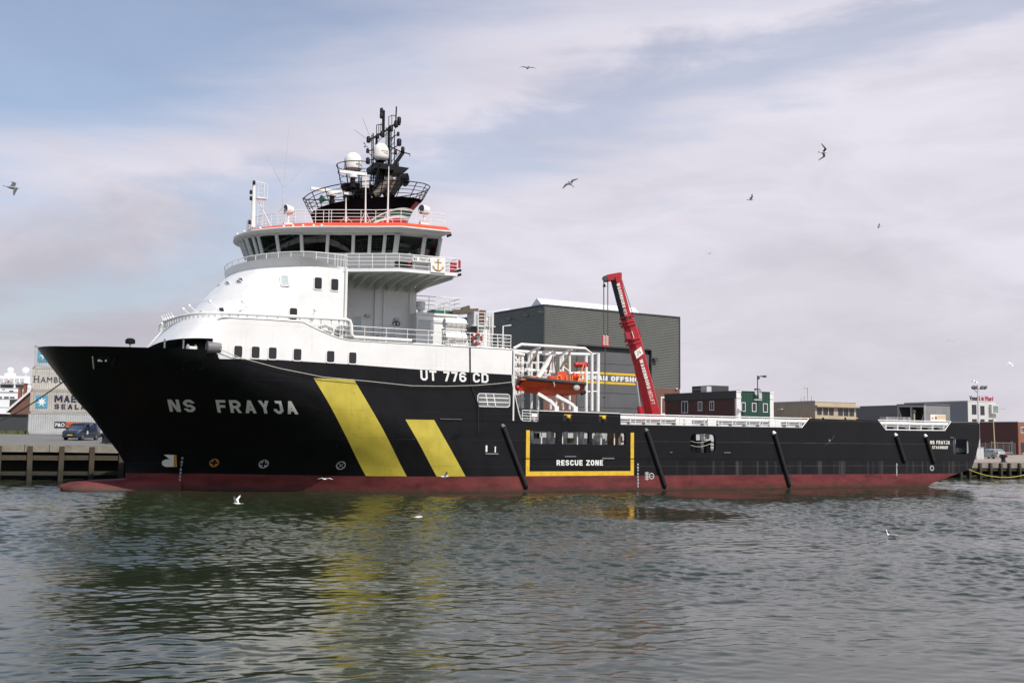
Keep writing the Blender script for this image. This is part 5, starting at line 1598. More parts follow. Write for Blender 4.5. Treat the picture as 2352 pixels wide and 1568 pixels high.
# things seen in the rescue zone openings: uprights, yellow lamps above
for xx in (628, 826, 966, 1188, 1314):
    q0, q1 = S(z_resc(xx, 292), .35), S(z_resc(xx, 414), .35)
    mk('upright_pipe', B().tube([(q0.x, .4, q0.z + .1), (q0.x, .4, q1.z - .1)], .055, 8), M_WHITE2, ship)
for xx, w_ in ((585, .25), (955, .3), (1160, .6), (1350, .5), (900, .3), (720, .3)):
    q = S(z_resc(xx, 350), 1.2); z0 = random.uniform(3.9, 4.3)
    mk('bulkhead_fitting', B().box(q.x - w_ / 2, q.x + w_ / 2, 1.0, 1.5, z0, z0 + random.uniform(.3, .7)), random.choice([M_BLKSTEEL, M_RUST, M_GREYP]), ship)
mk('bulkhead', B().box(44.0, 44.2, .3, 2.0, 2.9, 5.3), M_RUST, ship)
for xx, yy in ((867, 158), (1198, 166)):
    q = S(z_resc(xx, yy), 0)
    o = mk('lamp_niche', B().box(q.x - .38, q.x + .42, -.015, .1, q.z - .32, q.z + .3), M_DARK, hull)
    mk('zone_lamp', B().ball((q.x + .08, -.08, q.z), .18, 8).box(q.x - .3, q.x + .35, -.05, .0, q.z + .14, q.z + .2), M_YELLOW2, o)
# mooring bay contents
q = S(z_aft(480, 950), .8)
b = B(); b.lathe([(.36, -.95), (.42, -.9), (.42, -.8), (.3, -.75), (.3, .75), (.42, .8), (.42, .9), (.36, .95)], (q.x - .9, 1.1, 4.0), 14)
b.lathe([(.3, -.95), (.3, .0), (.38, .05), (.36, .12)], (q.x - .5, 1.0, 4.1), 12); b.lathe([(.3, -.95), (.3, .0), (.38, .05), (.36, .12)], (q.x + .55, 1.0, 4.1), 12)
mk('mooring_bollard', b, M_BLKSTEEL, ship)
for k in range(2):
    pts = [Vector((moor_hole[0][0] + .1 - (2.5) * i / 10, .35, 4.3 - .35 * k - .28 * math.sin(math.pi * i / 10))) for i in range(11)]
    mk('slack_rope', B().tube(pts, .022, 5), M_ROPE, ship)
q0, q1 = S(z_stern(1400, 1010), 1.5), S(z_stern(1510, 1060), 1.5)
mk('rope_coil', B().box(q0.x, q1.x, 1.3, 2.0, q1.z, q0.z), M_ROPE, ship)
mk('roller', B().tube([S(z_stern(1540, 910), .15), S(z_stern(1540, 1075), .15)], .1, 10), M_GREYP, ship)
for xx in (1735, 2280, 1885, 2145, 1630):
    q = S(z_aft(xx, 655), .2); mk('deck_light', B().ball((q.x, .15, q.z), .1, 6), M_YELLOW2 if xx in (1735, 2280, 1630) else M_BLKSTEEL, ship)

# ---------------------------------------------------------------- white pipe frame round the rescue boat station
vo, vi = 1.1, 4.6
def DV(x, y, v): return S(z_davit(x, y), v)
fr = B()
zt = [DV(120, 165, vo), DV(270, 85, vo), DV(1520, 165, vo), DV(1655, 268, vo)]
fr.tube(zt + [DV(1655, 1385, vo)], .125, 10)
frame = mk('boat_station_frame', fr, M_WHITE2, ship)
g = B(); g.tube([DV(120, 215, vi), DV(600, 250, vi), DV(1590, 285, vi), DV(1780, 258, vi), DV(1772, 1400, vi)], .15, 10)
mk('inner_frame', g, M_WHITE2, frame)
for x0, y0, y1, r in ((415, 250, 700, .12), (470, 250, 1360, .13), (595, 255, 1360, .13), (845, 270, 620, .1), (1035, 270, 700, .12), (1085, 272, 1360, .12), (1220, 285, 660, .11), (1218, 1060, 1360, .11), (1543, 295, 1400, .15), (955, 1080, 1360, .11), (845, 1200, 1360, .11)):
    mk('upright', B().tube([DV(x0, y0, vi), DV(x0, y1, vi)], r * .88, 8), M_WHITE2, frame)
for (xa, ya, xb, yb) in ((640, 135, 420, 240), (1255, 175, 1040, 280)):
    mk('cross_brace', B().tube([DV(xa, ya, vo), DV(xb, yb, vi)], .085, 8), M_WHITE2, frame)
for (xa, ya, xb, yb) in ((630, 140, 405, 520), (1255, 180, 1035, 560)):
    mk('cross_brace', B().tube([DV(xa, ya, vo), DV(xb, yb, 3.4)], .1, 8), M_WHITE2, frame)
for (xa, ya, xb, yb, r) in ((120, 560, 870, 625, .13), (1230, 650, 1780, 645, .12), (1545, 1010, 1775, 1003, .06), (120, 415, 760, 440, .04), (1100, 520, 1220, 620, .06)):
    mk('cross_pipe', B().tube([DV(xa, ya, vi), DV(xb, yb, vi)], r, 8), M_WHITE2, frame)
# lattice tower with ladders beside the white house end
g = B()
for x in (150, 175, 225, 290): g.tube([DV(x, 280 if x > 200 else 260, 3.5), DV(x, 1330, 3.5)], .06 if x != 290 else .14, 7)
for y in range(300, 1320, 75): g.tube([DV(150, y, 3.5), DV(290, y, 3.5)], .035, 5)
for y in range(320, 1250, 230):
    g.tube([DV(130, y, 3.4), DV(250, y + 180, 3.4)], .04, 5); g.tube([DV(250, y, 3.4), DV(130, y + 180, 3.4)], .04, 5)
g.tube([DV(120, 250, 3.4), DV(330, 290, 3.4)], .12, 8); g.tube([DV(110, 1150, 3.4), DV(325, 1150, 3.4)], .1, 8); g.tube([DV(120, 980, 3), DV(400, 985, 3)], .06, 6)
for y in (440, 600, 690): g.tube([DV(120, y, 3.2), DV(560, y + 18, 3.2)], .04, 5)
for x in (380, 560, 700): g.tube([DV(x, 430, 3.2), DV(x, 620, 3.2)], .04, 5)
mk('access_tower', g, M_WHITE2, ship)
q = DV(195, 935, .6); b = B().ball(q, .2, 8, (1, 1, 1.1)); mk('float_ball', b, M_RED, ship)
g = B(); a = DV(1100, 465, 4.8); g.tube([DV(1100, 620, 4.8), a, DV(1195, 470, 4.8), DV(1190, 600, 4.8)], .05, 6); mk('yellow_hoop', g, M_YELLOW2, ship)
# davit arms
g = B()
g.beam(DV(600, 730, 1.6), DV(915, 225, 1.6), .26, .32); g.beam(DV(920, 225, 1.9), DV(905, 640, 2.2), .22, .22)
g.box(DV(900, 215, 0).x, DV(970, 215, 0).x, 1.4, 2.0, DV(930, 300, 1.6).z, DV(930, 215, 1.6).z)
davit = mk('boat_davit', g, M_WHITE2, ship)
for (pts) in (((590, 1045), (850, 1200), (920, 1275), (945, 1345)), ((950, 1085), (1200, 1215), (1290, 1280), (1315, 1350))):
    g = B()
    P = [DV(x, y, 1.0) for x, y in pts]
    for p, q in zip(P, P[1:]): g.beam(p, q, .2, .26)
    g.box(P[-1].x - .16, P[-1].x + .22, .85, 1.15, 6.3, P[-1].z + .22)
    mk('davit_leg', g, M_WHITE2, davit)
g = B(); g.beam(DV(1000, 1070, 1.3), DV(1270, 1240, 1.3), .12, .25); mk('davit_ram', g, M_BLKSTEEL, davit)
g = B()
for x0, x1 in ((890, 780), (930, 960), (900, 800)): g.tube([DV(x0, 300, 1.5), DV((x0 + x1) / 2 - 20, 480, 1.5), DV(x1, 660, 1.5)], .045, 5)
mk('falls_tackle', g, M_ROPED, davit)
g = B(); q = DV(770, 690, 1.8); g.ball(q, .35, 8); g.box(q.x - .6, q.x + .5, 1.5, 2.4, q.z - .4, q.z - .1); mk('davit_winch', g, M_GREYP, davit)

# ================================================================== rescue boat (hangs in the davit)
bo = DV(880, 900, 1.35)
boat = thing('rescue_boat', 'orange rigid rescue boat with dark collar hanging in the white davit', 'rescue boat', ship_to_world(*bo), SH_A)
def BL(x, y, v): return DV(x, y, v) - bo
Lb = BL(1530, 900, .35).x - BL(215, 800, 1.35).x
xb0 = BL(205, 800, 1.35).x
def boat_ring(f):
    """f=0 bow, 1 stern; returns half section (y,z) list from sheer to keel"""
    hw = 1.0 * (1 - (1 - min(1, f / .42)) ** 2.2) + .02
    zs = .42 - .62 * f * .0 + (.50 * (1 - f) ** 1.6) - .12
    keel = -.10 - .58 * (1 - (1 - min(1, f / .55)) ** 2.0) * 1.0
    if f > .8: keel += (f - .8) * 1.0
    chine = zs - (.42 + .2 * (1 - f)) * min(1, f / .2 + .15) if f > 0 else zs
    chine = max(chine, keel + .1)
    return hw, zs, chine, keel
tilt = (BL(1530, 905, .35).z - BL(215, 800, .35).z) / Lb
bh = B(); rows = []
NB = 22
for i in range(NB + 1):
    f = i / NB
    hw, zs, ch, ke = boat_ring(f)
    x = xb0 + Lb * f; dz = BL(880, 855, .35).z * 0 + tilt * (x) - (.5 * (1 - f) ** 1.6) * .8
    pts = [(-hw, zs), (-hw * .96, (zs + ch) / 2), (-hw * .80, ch), (-hw * .4, (ch + ke) / 2), (0, ke), (hw * .4, (ch + ke) / 2), (hw * .80, ch), (hw * .96, (zs + ch) / 2), (hw, zs)]
    rows.append([(x, y, z + dz) for y, z in pts])
bh.grid(rows); bh.poly(rows[-1])
bh.grid([[r[0] for r in rows], [(r[0][0], 0, r[0][2] - .12) for r in rows], [r[-1] for r in rows]])
mk('boat_hull', bh, M_BOAT, boat)
g = B(); g.tube([Vector(r[0]) + Vector((0, -.06, .02)) for r in rows[1:]] , .155, 10)
g.tube([Vector(r[-1]) + Vector((0, .06, .02)) for r in rows[1:]], .155, 10); g.tube([Vector(rows[1][0]) + Vector((0, -.06, .02)), Vector(rows[0][4]) + Vector((-.12, 0, .25)), Vector(rows[1][-1]) + Vector((0, .06, .02))], .16, 10)
mk('collar', g, M_COLLAR, boat)
g = B()
A = [BL(270, 745, 1.3), BL(540, 705, 1.3), BL(660, 800, 1.3)]
g.prism([BL(250, 775, .9), BL(545, 770, .5), BL(660, 805, .5), BL(660, 805, 2.2), BL(545, 770, 2.2), BL(250, 775, 1.8)], [BL(290, 735, 1.05), BL(540, 700, .75), BL(600, 765, .7), BL(600, 765, 2.0), BL(540, 700, 1.95), BL(290, 735, 1.65)])
mk('foredeck', g, mat('orange boat deck', (0.80, 0.22, 0.055), .45, var=.1), boat)
g = B(); g.prism([BL(985, 850, .9), BL(1235, 855, .9), BL(1235, 855, 1.9), BL(985, 850, 1.9)], [BL(985, 615, 1.0), BL(1150, 608, 1.0), BL(1150, 608, 1.8), BL(985, 615, 1.8)])
g.box(BL(840, 0, 1).x, BL(960, 0, 1).x, -.4, .4, BL(900, 830, 1.2).z, BL(900, 705, 1.2).z)
mk('console', g, M_BOAT, boat)
g = B()
for x in (975, 1045): g.tube([BL(x + (-20 if x < 1000 else 20), 850, .8), BL(x + (10 if x < 1000 else -5), 700, .9)], .05, 6)
g.tube([BL(985, 700, .9), BL(1045, 700, .9)], .06, 6); mk('seat_frame', g, MATS['orange boat deck'], boat)
for x in (1165, 1240, 1280): mk('grab_post', B().tube([BL(x, 850, .7), BL(x - 10, 690, .8)], .045, 6), MATS['orange boat deck'], boat)
g = B(); g.tube([BL(1360, 870, .6), BL(1490, 490, .8), BL(1540, 480, .8), BL(1490, 870, .7)], .05, 6); g.tube([BL(1490, 490, .8), BL(1490, 490, 1.8), BL(1360, 870, 2.0)], .05, 6)
for y in (690, 780): g.tube([BL(1390, y, .7), BL(1530, y, .7)], .035, 5)
mk('roll_bar', g, MATS['orange boat deck'], boat)
g = B(); g.lathe([(.05, -.62), (.2, -.58), (.24, -.3), (.2, .1), (.26, .3), (.2, .58), (.05, .62)], BL(1438, 480, 1.2), 12, axis=(1, 0, .05)); mk('righting_bag', g, M_RED, boat)
for xx, yy, s_ in ((1300, 710, .26), (1370, 720, .24), (1160, 830, .2)):
    mk('seat', B().ball(BL(xx, yy, 1.1), s_, 8, (.8, 1, 1.3)), M_BOAT, boat)
g = B(); q = BL(1355, 930, .3); g.ball(q, .3, 8, (1, .5, .9)); mk('rope_bundle', g, M_ROPE, boat)
g = B(); g.tube([BL(900, 820, .15), BL(925, 880, .12), BL(915, 910, .16)], .05, 6); mk('lashing', g, M_ROPE, boat)
g = B(); g.lathe([(.1, -.25), (.16, -.2), (.16, .2), (.06, .28)], BL(1480, 1030, 1.3), 10, axis=(1, 0, .4)); mk('outboard_leg', g, M_BLKSTEEL, boat)

# ---------------------------------------------------------------- mooring lines
pts_px = [(503, 802), (551, 822), (640, 846), (740, 866), (848, 876), (943, 886), (1020, 887), (1091, 885), (1140, 881), (1177, 877)]
pts = []
for i, p in enumerate(pts_px):
    q = on_hull(p, .22); pts.append(ship_to_world(q.x, min(q.y, -.12 if q.x > 12 else 9), q.z))
tag(mk('mooring_line', B().tube(pts, .028, 6), M_ROPE), 'pale slack rope slung along the hull from the bow roller to the boat station', 'rope')
A = ship_to_world(*on_hull((143, 878), -.1)); Cq = at((-70, 990), 90)
pts = [A.lerp(Cq, i / 12) - Vector((0, 0, .5 * math.sin(math.pi * i / 12))) for i in range(13)]
tag(mk('mooring_line', B().tube(pts, .045, 6), M_ROPED), 'dark taut rope running from the bow down to the left quay', 'rope')
A, Cq = at(z_right(520, 1305), 118), at(z_right(1640, 1330), 131)
pts = []
for i in range(17):
    f = i / 16; p = A.lerp(Cq, f); p.z -= 1.35 * 4 * f * (1 - f) * .62; pts.append(p)
tag(mk('mooring_line', B().tube(pts, .05, 6), M_ROPEY), 'yellow sagging rope from the stern across to the right quay', 'rope')
# ================================================================== BUILDINGS ON THE QUAY
class Face:
    """vertical wall plane through world point P0 running along unit vector d"""
    def __init__(s, P0, ang):
        s.P0 = Vector((P0[0], P0[1], 0)); s.d = Vector((math.cos(ang), math.sin(ang), 0))
        n = Vector((s.d.y, -s.d.x, 0)); s.n = n if n.y < 0 else -n
    def hit(s, p):
        r = ray(*p); t = (s.P0 - EYE).dot(s.n) / r.dot(s.n); P = EYE + r * t
        return (P - s.P0).dot(s.d), P.z
    def pt(s, a, z, off=0.0): return s.P0 + s.d * a + s.n * off + Vector((0, 0, z))
    def box(s, b, a0, a1, z0, z1, o0, o1):
        vs = [s.pt(a, z, o) for z in (z0, z1) for o in (o0, o1) for a in (a0, a1)]
        return b.add(vs, [(0, 2, 3, 1), (4, 5, 7, 6), (0, 1, 5, 4), (2, 6, 7, 3), (0, 4, 6, 2), (1, 3, 7, 5)])
    def rect(s, b, p, q, o0, o1):
        a0, z1 = s.hit(p); a1, z0 = s.hit(q)
        return s.box(b, min(a0, a1), max(a0, a1), min(z0, z1), max(z0, z1), o0, o1)
    def window(s, par, p, q, fm, pm, fr=.09, bars=0):
        a0, z1 = s.hit(p); a1, z0 = s.hit(q)
        b = B()
        for r in ((a0, a0 + fr, z0, z1), (a1 - fr, a1, z0, z1), (a0 + fr, a1 - fr, z1 - fr, z1), (a0 + fr, a1 - fr, z0, z0 + fr)):
            s.box(b, *r, -.05, .05)
        for k in range(bars):
            a = a0 + (a1 - a0) * (k + 1) / (bars + 1); s.box(b, a - fr * .35, a + fr * .35, z0 + fr, z1 - fr, -.05, .045)
        f = mk('window', b, fm, par)
        mk('pane', s.box(B(), a0 + fr, a1 - fr, z0 + fr, z1 - fr, -.02, .012), pm, f)
        return f

def block(b, P0, angR, lenR, lenL, z0, z1):
    """box footprint from corner P0: right wall along angR, left wall at right angles"""
    r = Vector((math.cos(angR), math.sin(angR), 0)); l_ = Vector((-math.sin(angR), math.cos(angR), 0))
    P = Vector((P0[0], P0[1], 0))
    c = [P, P + r * lenR, P + r * lenR + l_ * lenL, P + l_ * lenL]
    return b.prism([q + Vector((0, 0, z0)) for q in c], [q + Vector((0, 0, z1)) for q in c])

M_CLAD = mat('grey green corrugated cladding', (0.14, 0.148, 0.134), 0.5, var=0.08, scale=.4, spec=.4)
M_CLADD = mat('dark trim', (0.05, 0.052, 0.052), 0.5, var=.1)
M_BRICK = mat('brown brickwork', (0.16, 0.078, 0.058), 0.85, var=0.25, scale=1.2, bump=.3, bscale=8)
M_BRICKD = mat('dark red brickwork', (0.10, 0.043, 0.038), 0.85, var=0.25, scale=1.2, bump=.3, bscale=8)
M_BRICKO = mat('red brown brickwork', (0.24, 0.10, 0.06), 0.85, var=0.22, scale=1.2, bump=.3, bscale=8)
M_BEIGE = mat('beige render', (0.42, 0.35, 0.255), 0.85, var=0.12, scale=.6, streak=.3, streak_col=(.25, .2, .15))
M_SKYL = mat('white skylight sheet', (0.74, 0.77, 0.78), 0.35, var=.08, scale=.6)
M_DOOR = mat('grey door panel', (0.105, 0.108, 0.112), 0.5, var=.08, scale=.6)
M_DGREEN = mat('dark green cladding', (0.016, 0.064, 0.044), 0.5, var=.12, scale=.7)
M_WTRIM = mat('white trim', (0.72, 0.71, 0.68), 0.5, var=.08)
M_GLASSB = mat('building glass', (0.03, 0.036, 0.045), 0.07)
M_GLASSG = mat('pale green building glass', (0.16, 0.24, 0.25), 0.08)
M_SILVER = mat('light corrugated sheet', (0.36, 0.36, 0.36), 0.45, 0.2, var=.12, scale=.6)
M_BLUEGREY = mat('blue grey cladding', (0.17, 0.185, 0.205), 0.5, var=.06, scale=.5)
M_DKSHEET = mat('dark grey sheet', (0.10, 0.105, 0.11), 0.55, var=.12, scale=.5)
M_PALEFAC = mat('pale grey facade', (0.55, 0.55, 0.53), 0.6, var=.06, scale=.6)

# ---- big grey warehouse
WP = at((1250, 701), 150); WANG = R(33)
Wd = WP.z
fR = Face(WP, WANG); fL = Face(WP, WANG + R(90))
wh_ = thing('warehouse', 'tall grey warehouse with ribbed cladding, white skylights and a huge grey roller door', 'warehouse', (WP.x, WP.y, ground(WP.x, WP.y)))
def local(o): return o            # children are built in world space, then re-based below
zg = ground(WP.x, WP.y) - .1
lenR = fR.hit((1561, 760))[0]; zc = fR.hit((1561, 893))[1]
def build(o):                      # re-base a world-space child mesh onto its thing
    par = o.parent
    o.matrix_parent_inverse = par.matrix_basis.inverted()
    return o
def wmk(name, b, m, par, **k):
    """make a part given in world coordinates under a thing (an Empty) or under a part of it"""
    o = mk(name, b, m, par, **k)
    root = par
    while root.parent: root = root.parent
    if par is root: o.matrix_parent_inverse = root.matrix_basis.inverted()
    return o
_mk = mk
def mk(name, b, m, parent=None, ang=32, loc=None, rot=None):
    o = _mk(name, b, m, parent, ang, loc, rot)
    if parent is not None and parent.type == 'EMPTY' and parent.get('world_parts'):
        o.matrix_parent_inverse = parent.matrix_basis.inverted()
    return o
def site(name, label, cat, P, group=None):
    """a thing whose parts are given in world coordinates"""
    t = thing(name, label, cat, P, 0, group)
    t['world_parts'] = 1
    return t
wh_['world_parts'] = 1
top_z = WP.z
b = B(); block(b, fR.pt(.3, 0, -.9) , WANG, lenR - .4, 30, zg, top_z - .2)
mk('core_wall', b, M_CLADD, wh_)
# ribbed sheets: real horizontal corrugation
def ribs(f, a0, a1, z0, z1, pitch, depth):
    b = B(); rows = []
    n = int((z1 - z0) / pitch)
    for i in range(n + 1):
        z = z0 + (z1 - z0) * i / n
        for dz, o in ((0, 0), (.36, 0), (.5, -depth), (.86, -depth)):
            zz = z + dz * pitch
            if zz > z1: break
            rows.append([f.pt(a0, zz, o), f.pt(a1, zz, o)])
    return b.grid(rows)
aD0, zD1 = fR.hit(z_boat(1200, 600)); aD1, zDr = fR.hit(z_boat(1972, 660)); zD1 = (zD1 + zDr) / 2
mk('cladding', ribs(fR, 0, lenR, zD1, top_z, .235, .06), M_CLAD, wh_)
mk('cladding', ribs(fR, 0, aD0, zc, zD1, .235, .06), M_CLAD, wh_)
mk('cladding', ribs(fR, aD1, lenR, zc, zD1, .235, .06), M_CLAD, wh_)
mk('cladding', ribs(fL, 0, 30, zg + 3, top_z, .235, .06), M_CLAD, wh_)
for a_, c_ in ((0, aD0), (aD1, lenR)): mk('brick_plinth', fR.box(B(), a_, c_, zg, zc, -.12, .02), M_BRICK, wh_)
b = B(); fR.box(b, -.06, lenR + .06, top_z - .02, top_z + .16, -.2, .1); fL.box(b, .1, 30, top_z - .02, top_z + .16, -.2, .1); fR.box(b, -.12, .1, zc, top_z, -.1, .08); fR.box(b, lenR - .1, lenR + .08, zc, top_z, -.1, .08)
fR.box(b, aD0 - .12, aD0, zg, zD1, -.35, .06); fR.box(b, aD1, aD1 + .12, zg, zD1, -.35, .06); fR.box(b, aD0, aD1, zD1, zD1 + .15, -.35, .06); mk('trim', b, M_CLADD, wh_)
# sectional door, its sign board and lettering
door = mk('hangar_door', fR.box(B(), aD0, aD1, zg, zD1, -.62, -.56), M_CLADD, wh_)
zs0 = fR.hit(z_boat(1240, 985))[1]; zs1 = fR.hit(z_boat(1240, 870))[1]
zz = [zg]; 
while zz[-1] < zD1 - 1.0: zz.append(zz[-1] + 2.15)
zz[-1] = zD1 - .55
for z0, z1 in zip(zz, zz[1:]):
    mk('door_panel', fR.box(B(), aD0 + .02, aD1 - .02, z0 + .03, z1 - .03, -.56, -.48), M_DOOR, door)
b = B(); fR.box(b, aD0 + .02, aD1 - .02, zs1 - .32, zs1, -.48, -.44); fR.box(b, aD0 + .02, aD1 - .02, zs0 - .1, zs0 + .22, -.48, -.44); mk('sign_band', b, M_YELLOW2, door)
for w_ in (0, 1): mk('sign_lettering', block_text(B(), 'ZEEMAN OFFSHORE', lambda s, t, o: fR.pt(aD0 + .25 + (aD1 - aD0 - .5) * s, zs0 + .36 + (zs1 - zs0 - .85) * t, -.43 + o), .26, .1, w_), M_WTRIM, door)
# skylight monitors on the roof, built of single sheets
def skylight(f, a0, a1, back, h, n):
    t = B()
    o = mk('skylight', f.box(B(), a0, a1, top_z - .3, top_z + .1, -back - 3.4, -back), M_CLADD, wh_)
    for i in range(n):
        x0 = a0 + (a1 - a0) * i / n + .03; x1 = a0 + (a1 - a0) * (i + 1) / n - .03
        g = B().prism([f.pt(x0, top_z, -back), f.pt(x1, top_z, -back), f.pt(x1, top_z + h, -back - 1.5), f.pt(x0, top_z + h, -back - 1.5)],
                      [f.pt(x0, top_z, -back - .08), f.pt(x1, top_z, -back - .08), f.pt(x1, top_z + h - .02, -back - 1.58), f.pt(x0, top_z + h - .02, -back - 1.58)])
        mk('skylight_sheet', g, M_SKYL, o)
    g = B().add([f.pt(a0 + .02, top_z, -back - .1), f.pt(a0 + .02, top_z + h, -back - 1.56), f.pt(a0 + .02, top_z, -back - 3.2)], [(0, 1, 2)]); mk('skylight_end', g, M_SKYL, o)
skylight(fR, .2, lenR * .72, .7, 1.25, 16)
skylight(fL, 12.2, 26, .3, .9, 12)
fR.window(wh_, z_boat(2072, 1138), z_boat(2176, 1330), M_WTRIM, M_GLASSB, .22)
for xx, yy in ((505, 335), (685, 300), (850, 265)):
    a_, z_ = fL.hit(z_boat(xx, yy)); b = B(); fL.box(b, a_ - .12, a_ + .12, z_, z_ + .22, 0, 1.1); mk('wall_lamp', b, M_CLADD, wh_)
for p in ((2000, 755),): a_, z_ = fR.hit(z_boat(*p)); mk('wall_lamp', fR.box(B(), a_ - .3, a_ + .4, z_ - .2, z_ + .25, 0, .5), M_CLADD, wh_)
a_, z_ = fR.hit(z_boat(2228, 1056)); mk('wall_lamp', fR.box(B(), a_ - .15, a_ + .15, z_ - .08, z_ + .08, 0, .3), M_WTRIM, wh_)

# ---- brick building with dark green gable and white pilasters
P0 = at((1690.6, 898), 140); A0 = R(27); gR, gL = Face(P0, A0), Face(P0, A0 + R(90)); zt = P0.z; zb = ground(P0.x, P0.y) - .1
t = site('office_building', 'low dark red brick building with a green front between two white pilasters', 'building', (P0.x, P0.y, zb))
ln_ = gR.hit((1775, 930))[0]
b = B(); block(b, gR.pt(0, 0), A0, ln_, 16, zb, zt); mk('wall', b, M_BRICKD, t)
b = B(); gL.box(b, -.1, 16, zt - .95, zt + .08, -.3, .12); mk('fascia', b, M_CLADD, t)
a0 = gR.hit(z_aft(915, 400))[0]; a1 = gR.hit(z_aft(1256, 400))[0]
g = mk('green_front', gR.box(B(), a0, a1, zb, zt + .05, -.1, .06), M_DGREEN, t)
n = 20
for i in range(n):
    x0 = a0 + (a1 - a0) * i / n; mk('green_board', gR.box(B(), x0 + .02, x0 + (a1 - a0) / n - .02, zb, zt + .03, .06, .09), M_DGREEN, g)
for u0, u1 in ((-.05, a0), (a1, ln_ + .02)):
    b = B(); gR.box(b, u0, u1, zb, zt - .9, -.2, .14); gR.box(b, u0 - .03, u1 + .03, zt - .9, zt - .75, -.2, .2); gR.box(b, u0, u1, zt - .75, zt - .12, -.2, .14); gR.box(b, u0 - .04, u1 + .04, zt - .12, zt + .1, -.2, .2); mk('pilaster', b, M_WTRIM, t)
b = B(); gR.box(b, a0 - .3, a1 + .3, zt + .05, zt + .2, -.3, .2); mk('coping', b, M_GREYP, t)
for x0, y0, x1, y1 in ((925, 465, 975, 575), (1050, 472, 1102, 578), (1180, 478, 1235, 585)): Face(gR.pt(0, 0, .12), A0).window(t, z_aft(x0, y0), z_aft(x1, y1), M_WTRIM, M_GLASSB, .08)
for x0, y0, x1, y1 in ((225, 450, 300, 595), (418, 455, 468, 568), (555, 450, 607, 562)): gL.window(t, z_aft(x1, y0), z_aft(x0, y1), M_WTRIM, M_GLASSB, .1, 1)
b = B(); 
p0 = gL.hit(z_aft(245, 345)); p1 = gL.hit(z_aft(470, 262)); 
gL.box(b, p1[0], p0[0], zt, p1[1], -4.5, -1.5); rh = mk('roof_house', b, MATS['dark trim'], t)
for k in range(3): mk('pane', gL.box(B(), p0[0] - .3 - k * 1.1 - .9, p0[0] - .3 - k * 1.1, zt + .5, p1[1] - .35, -1.5, -1.44), M_GLASSG, rh)
b = B(); q = gL.hit(z_aft(450, 300)); gL.box(b, q[0] - .8, q[0] + .5, zt, zt + .9, -1.2, -.4); mk('roof_unit', b, M_GREYP, t)
b = B(); q = gR.hit(z_aft(1166, 325)); gR.box(b, q[0] - .25, q[0] + .25, zt, zt + .5, -1.2, -.6); mk('chimney', b, M_BRICKD, t)
q = gR.hit(z_aft(1088, 352)); mk('dish_antenna', B().lathe([(.02, 0), (.45, .12), (.46, .14), (.02, .03)], gR.pt(q[0], q[1], .7), 16, axis=(-.5, -.8, .2)).tube([gR.pt(q[0] + .1, q[1] - .3, 0), gR.pt(q[0], q[1], .6)], .04, 5), M_GREYP, t)

# ---- street lamp in front of it
def base_at(p, D):
    P = at(p, D); P.z = ground(P.x, P.y); return P
P = base_at((1741, 1000), 137); z1 = at((1741, 862), 137).z
t = site('street_lamp', 'thin dark lamp post with two small floodlights in front of the green gable', 'lamp post', P)
mk('post', B().tube([P, (P.x, P.y, z1)], [.09, .06], 8), M_CLADD, t)
mk('lamp_head', B().beam((P.x, P.y, z1 - .15), (P.x + .95, P.y, z1 - .05), .12, .12).obox((P.x + .9, P.y, z1 - .12), (.22, 0, 0), (0, .14, 0), (0, 0, .13)).obox((P.x + .1, P.y, z1 - .3), (.14, 0, 0), (0, .14, 0), (0, 0, .2)), M_CLADD, t)
zq = at(z_aft(1120, 400), 137).z
mk('junction_box', B().obox((P.x + .3, P.y - .1, zq + .1), (.2, 0, 0), (0, .15, 0), (0, 0, .35)).obox((P.x, P.y - .1, zq - .4), (.5, 0, 0), (0, .2, 0), (0, 0, .07)), M_PALEFAC, t)

# ---- beige flat-roofed office
P0 = at((1872, 921.5), 160); A0 = R(24); gR, gL = Face(P0, A0), Face(P0, A0 + R(90)); zt = P0.z; zb = ground(P0.x, P0.y) - .1
t = site('office_building', 'beige flat roofed office with a row of dark windows under a ledge', 'building', (P0.x, P0.y, zb))
ln_ = gR.hit((1966, 940))[0]
b = B(); block(b, gR.pt(0, 0), A0, ln_, 22, zb, zt); mk('wall', b, M_BEIGE, t)
a_, z_ = gR.hit(z_aft(1800, 510)); b = B(); gR.box(b, -.02, ln_ + .3, z_ - .1, z_ + .12, 0, .55); mk('ledge', b, M_BEIGE, t)
b = B(); gR.box(b, -.05, ln_ + .05, zt - .02, zt + .12, -.4, .06); gL.box(b, .08, 22, zt - .02, zt + .12, -.4, .06); mk('roof_edge', b, M_GREYP, t)
for x0 in (1818, 1890, 1958, 2065, 2131, 2197): gR.window(t, z_aft(x0, 530 + (x0 - 1818) * .035), z_aft(x0 + 54, 612 + (x0 - 1818) * .045), MATS['dark trim'], M_GLASSB, .07)
b = B(); gL.box(b, 3.8, 4.1, zb, zt - .3, 0, .05); mk('pilaster', b, M_BEIGE, t)
q = gL.hit(z_aft(1645, 452)); b = B()
for k, h in ((0, 2.2), (.8, .9), (-.9, .8), (1.5, .6)): b.tube([gL.pt(q[0] + k, zt, -1), gL.pt(q[0] + k, zt + h, -1)], .03, 5)
b.tube([gL.pt(q[0], zt + 2.0, -1), gL.pt(q[0] + 1.0, zt + 2.2, -1)], .02, 4); mk('roof_aerial', b, M_CLADD, t)
q = gL.hit(z_aft(1408, 547)); mk('wall_lamp', gL.box(B(), q[0] - .4, q[0] + .4, q[1] - .06, q[1] + .06, 0, .5), M_WTRIM, t)

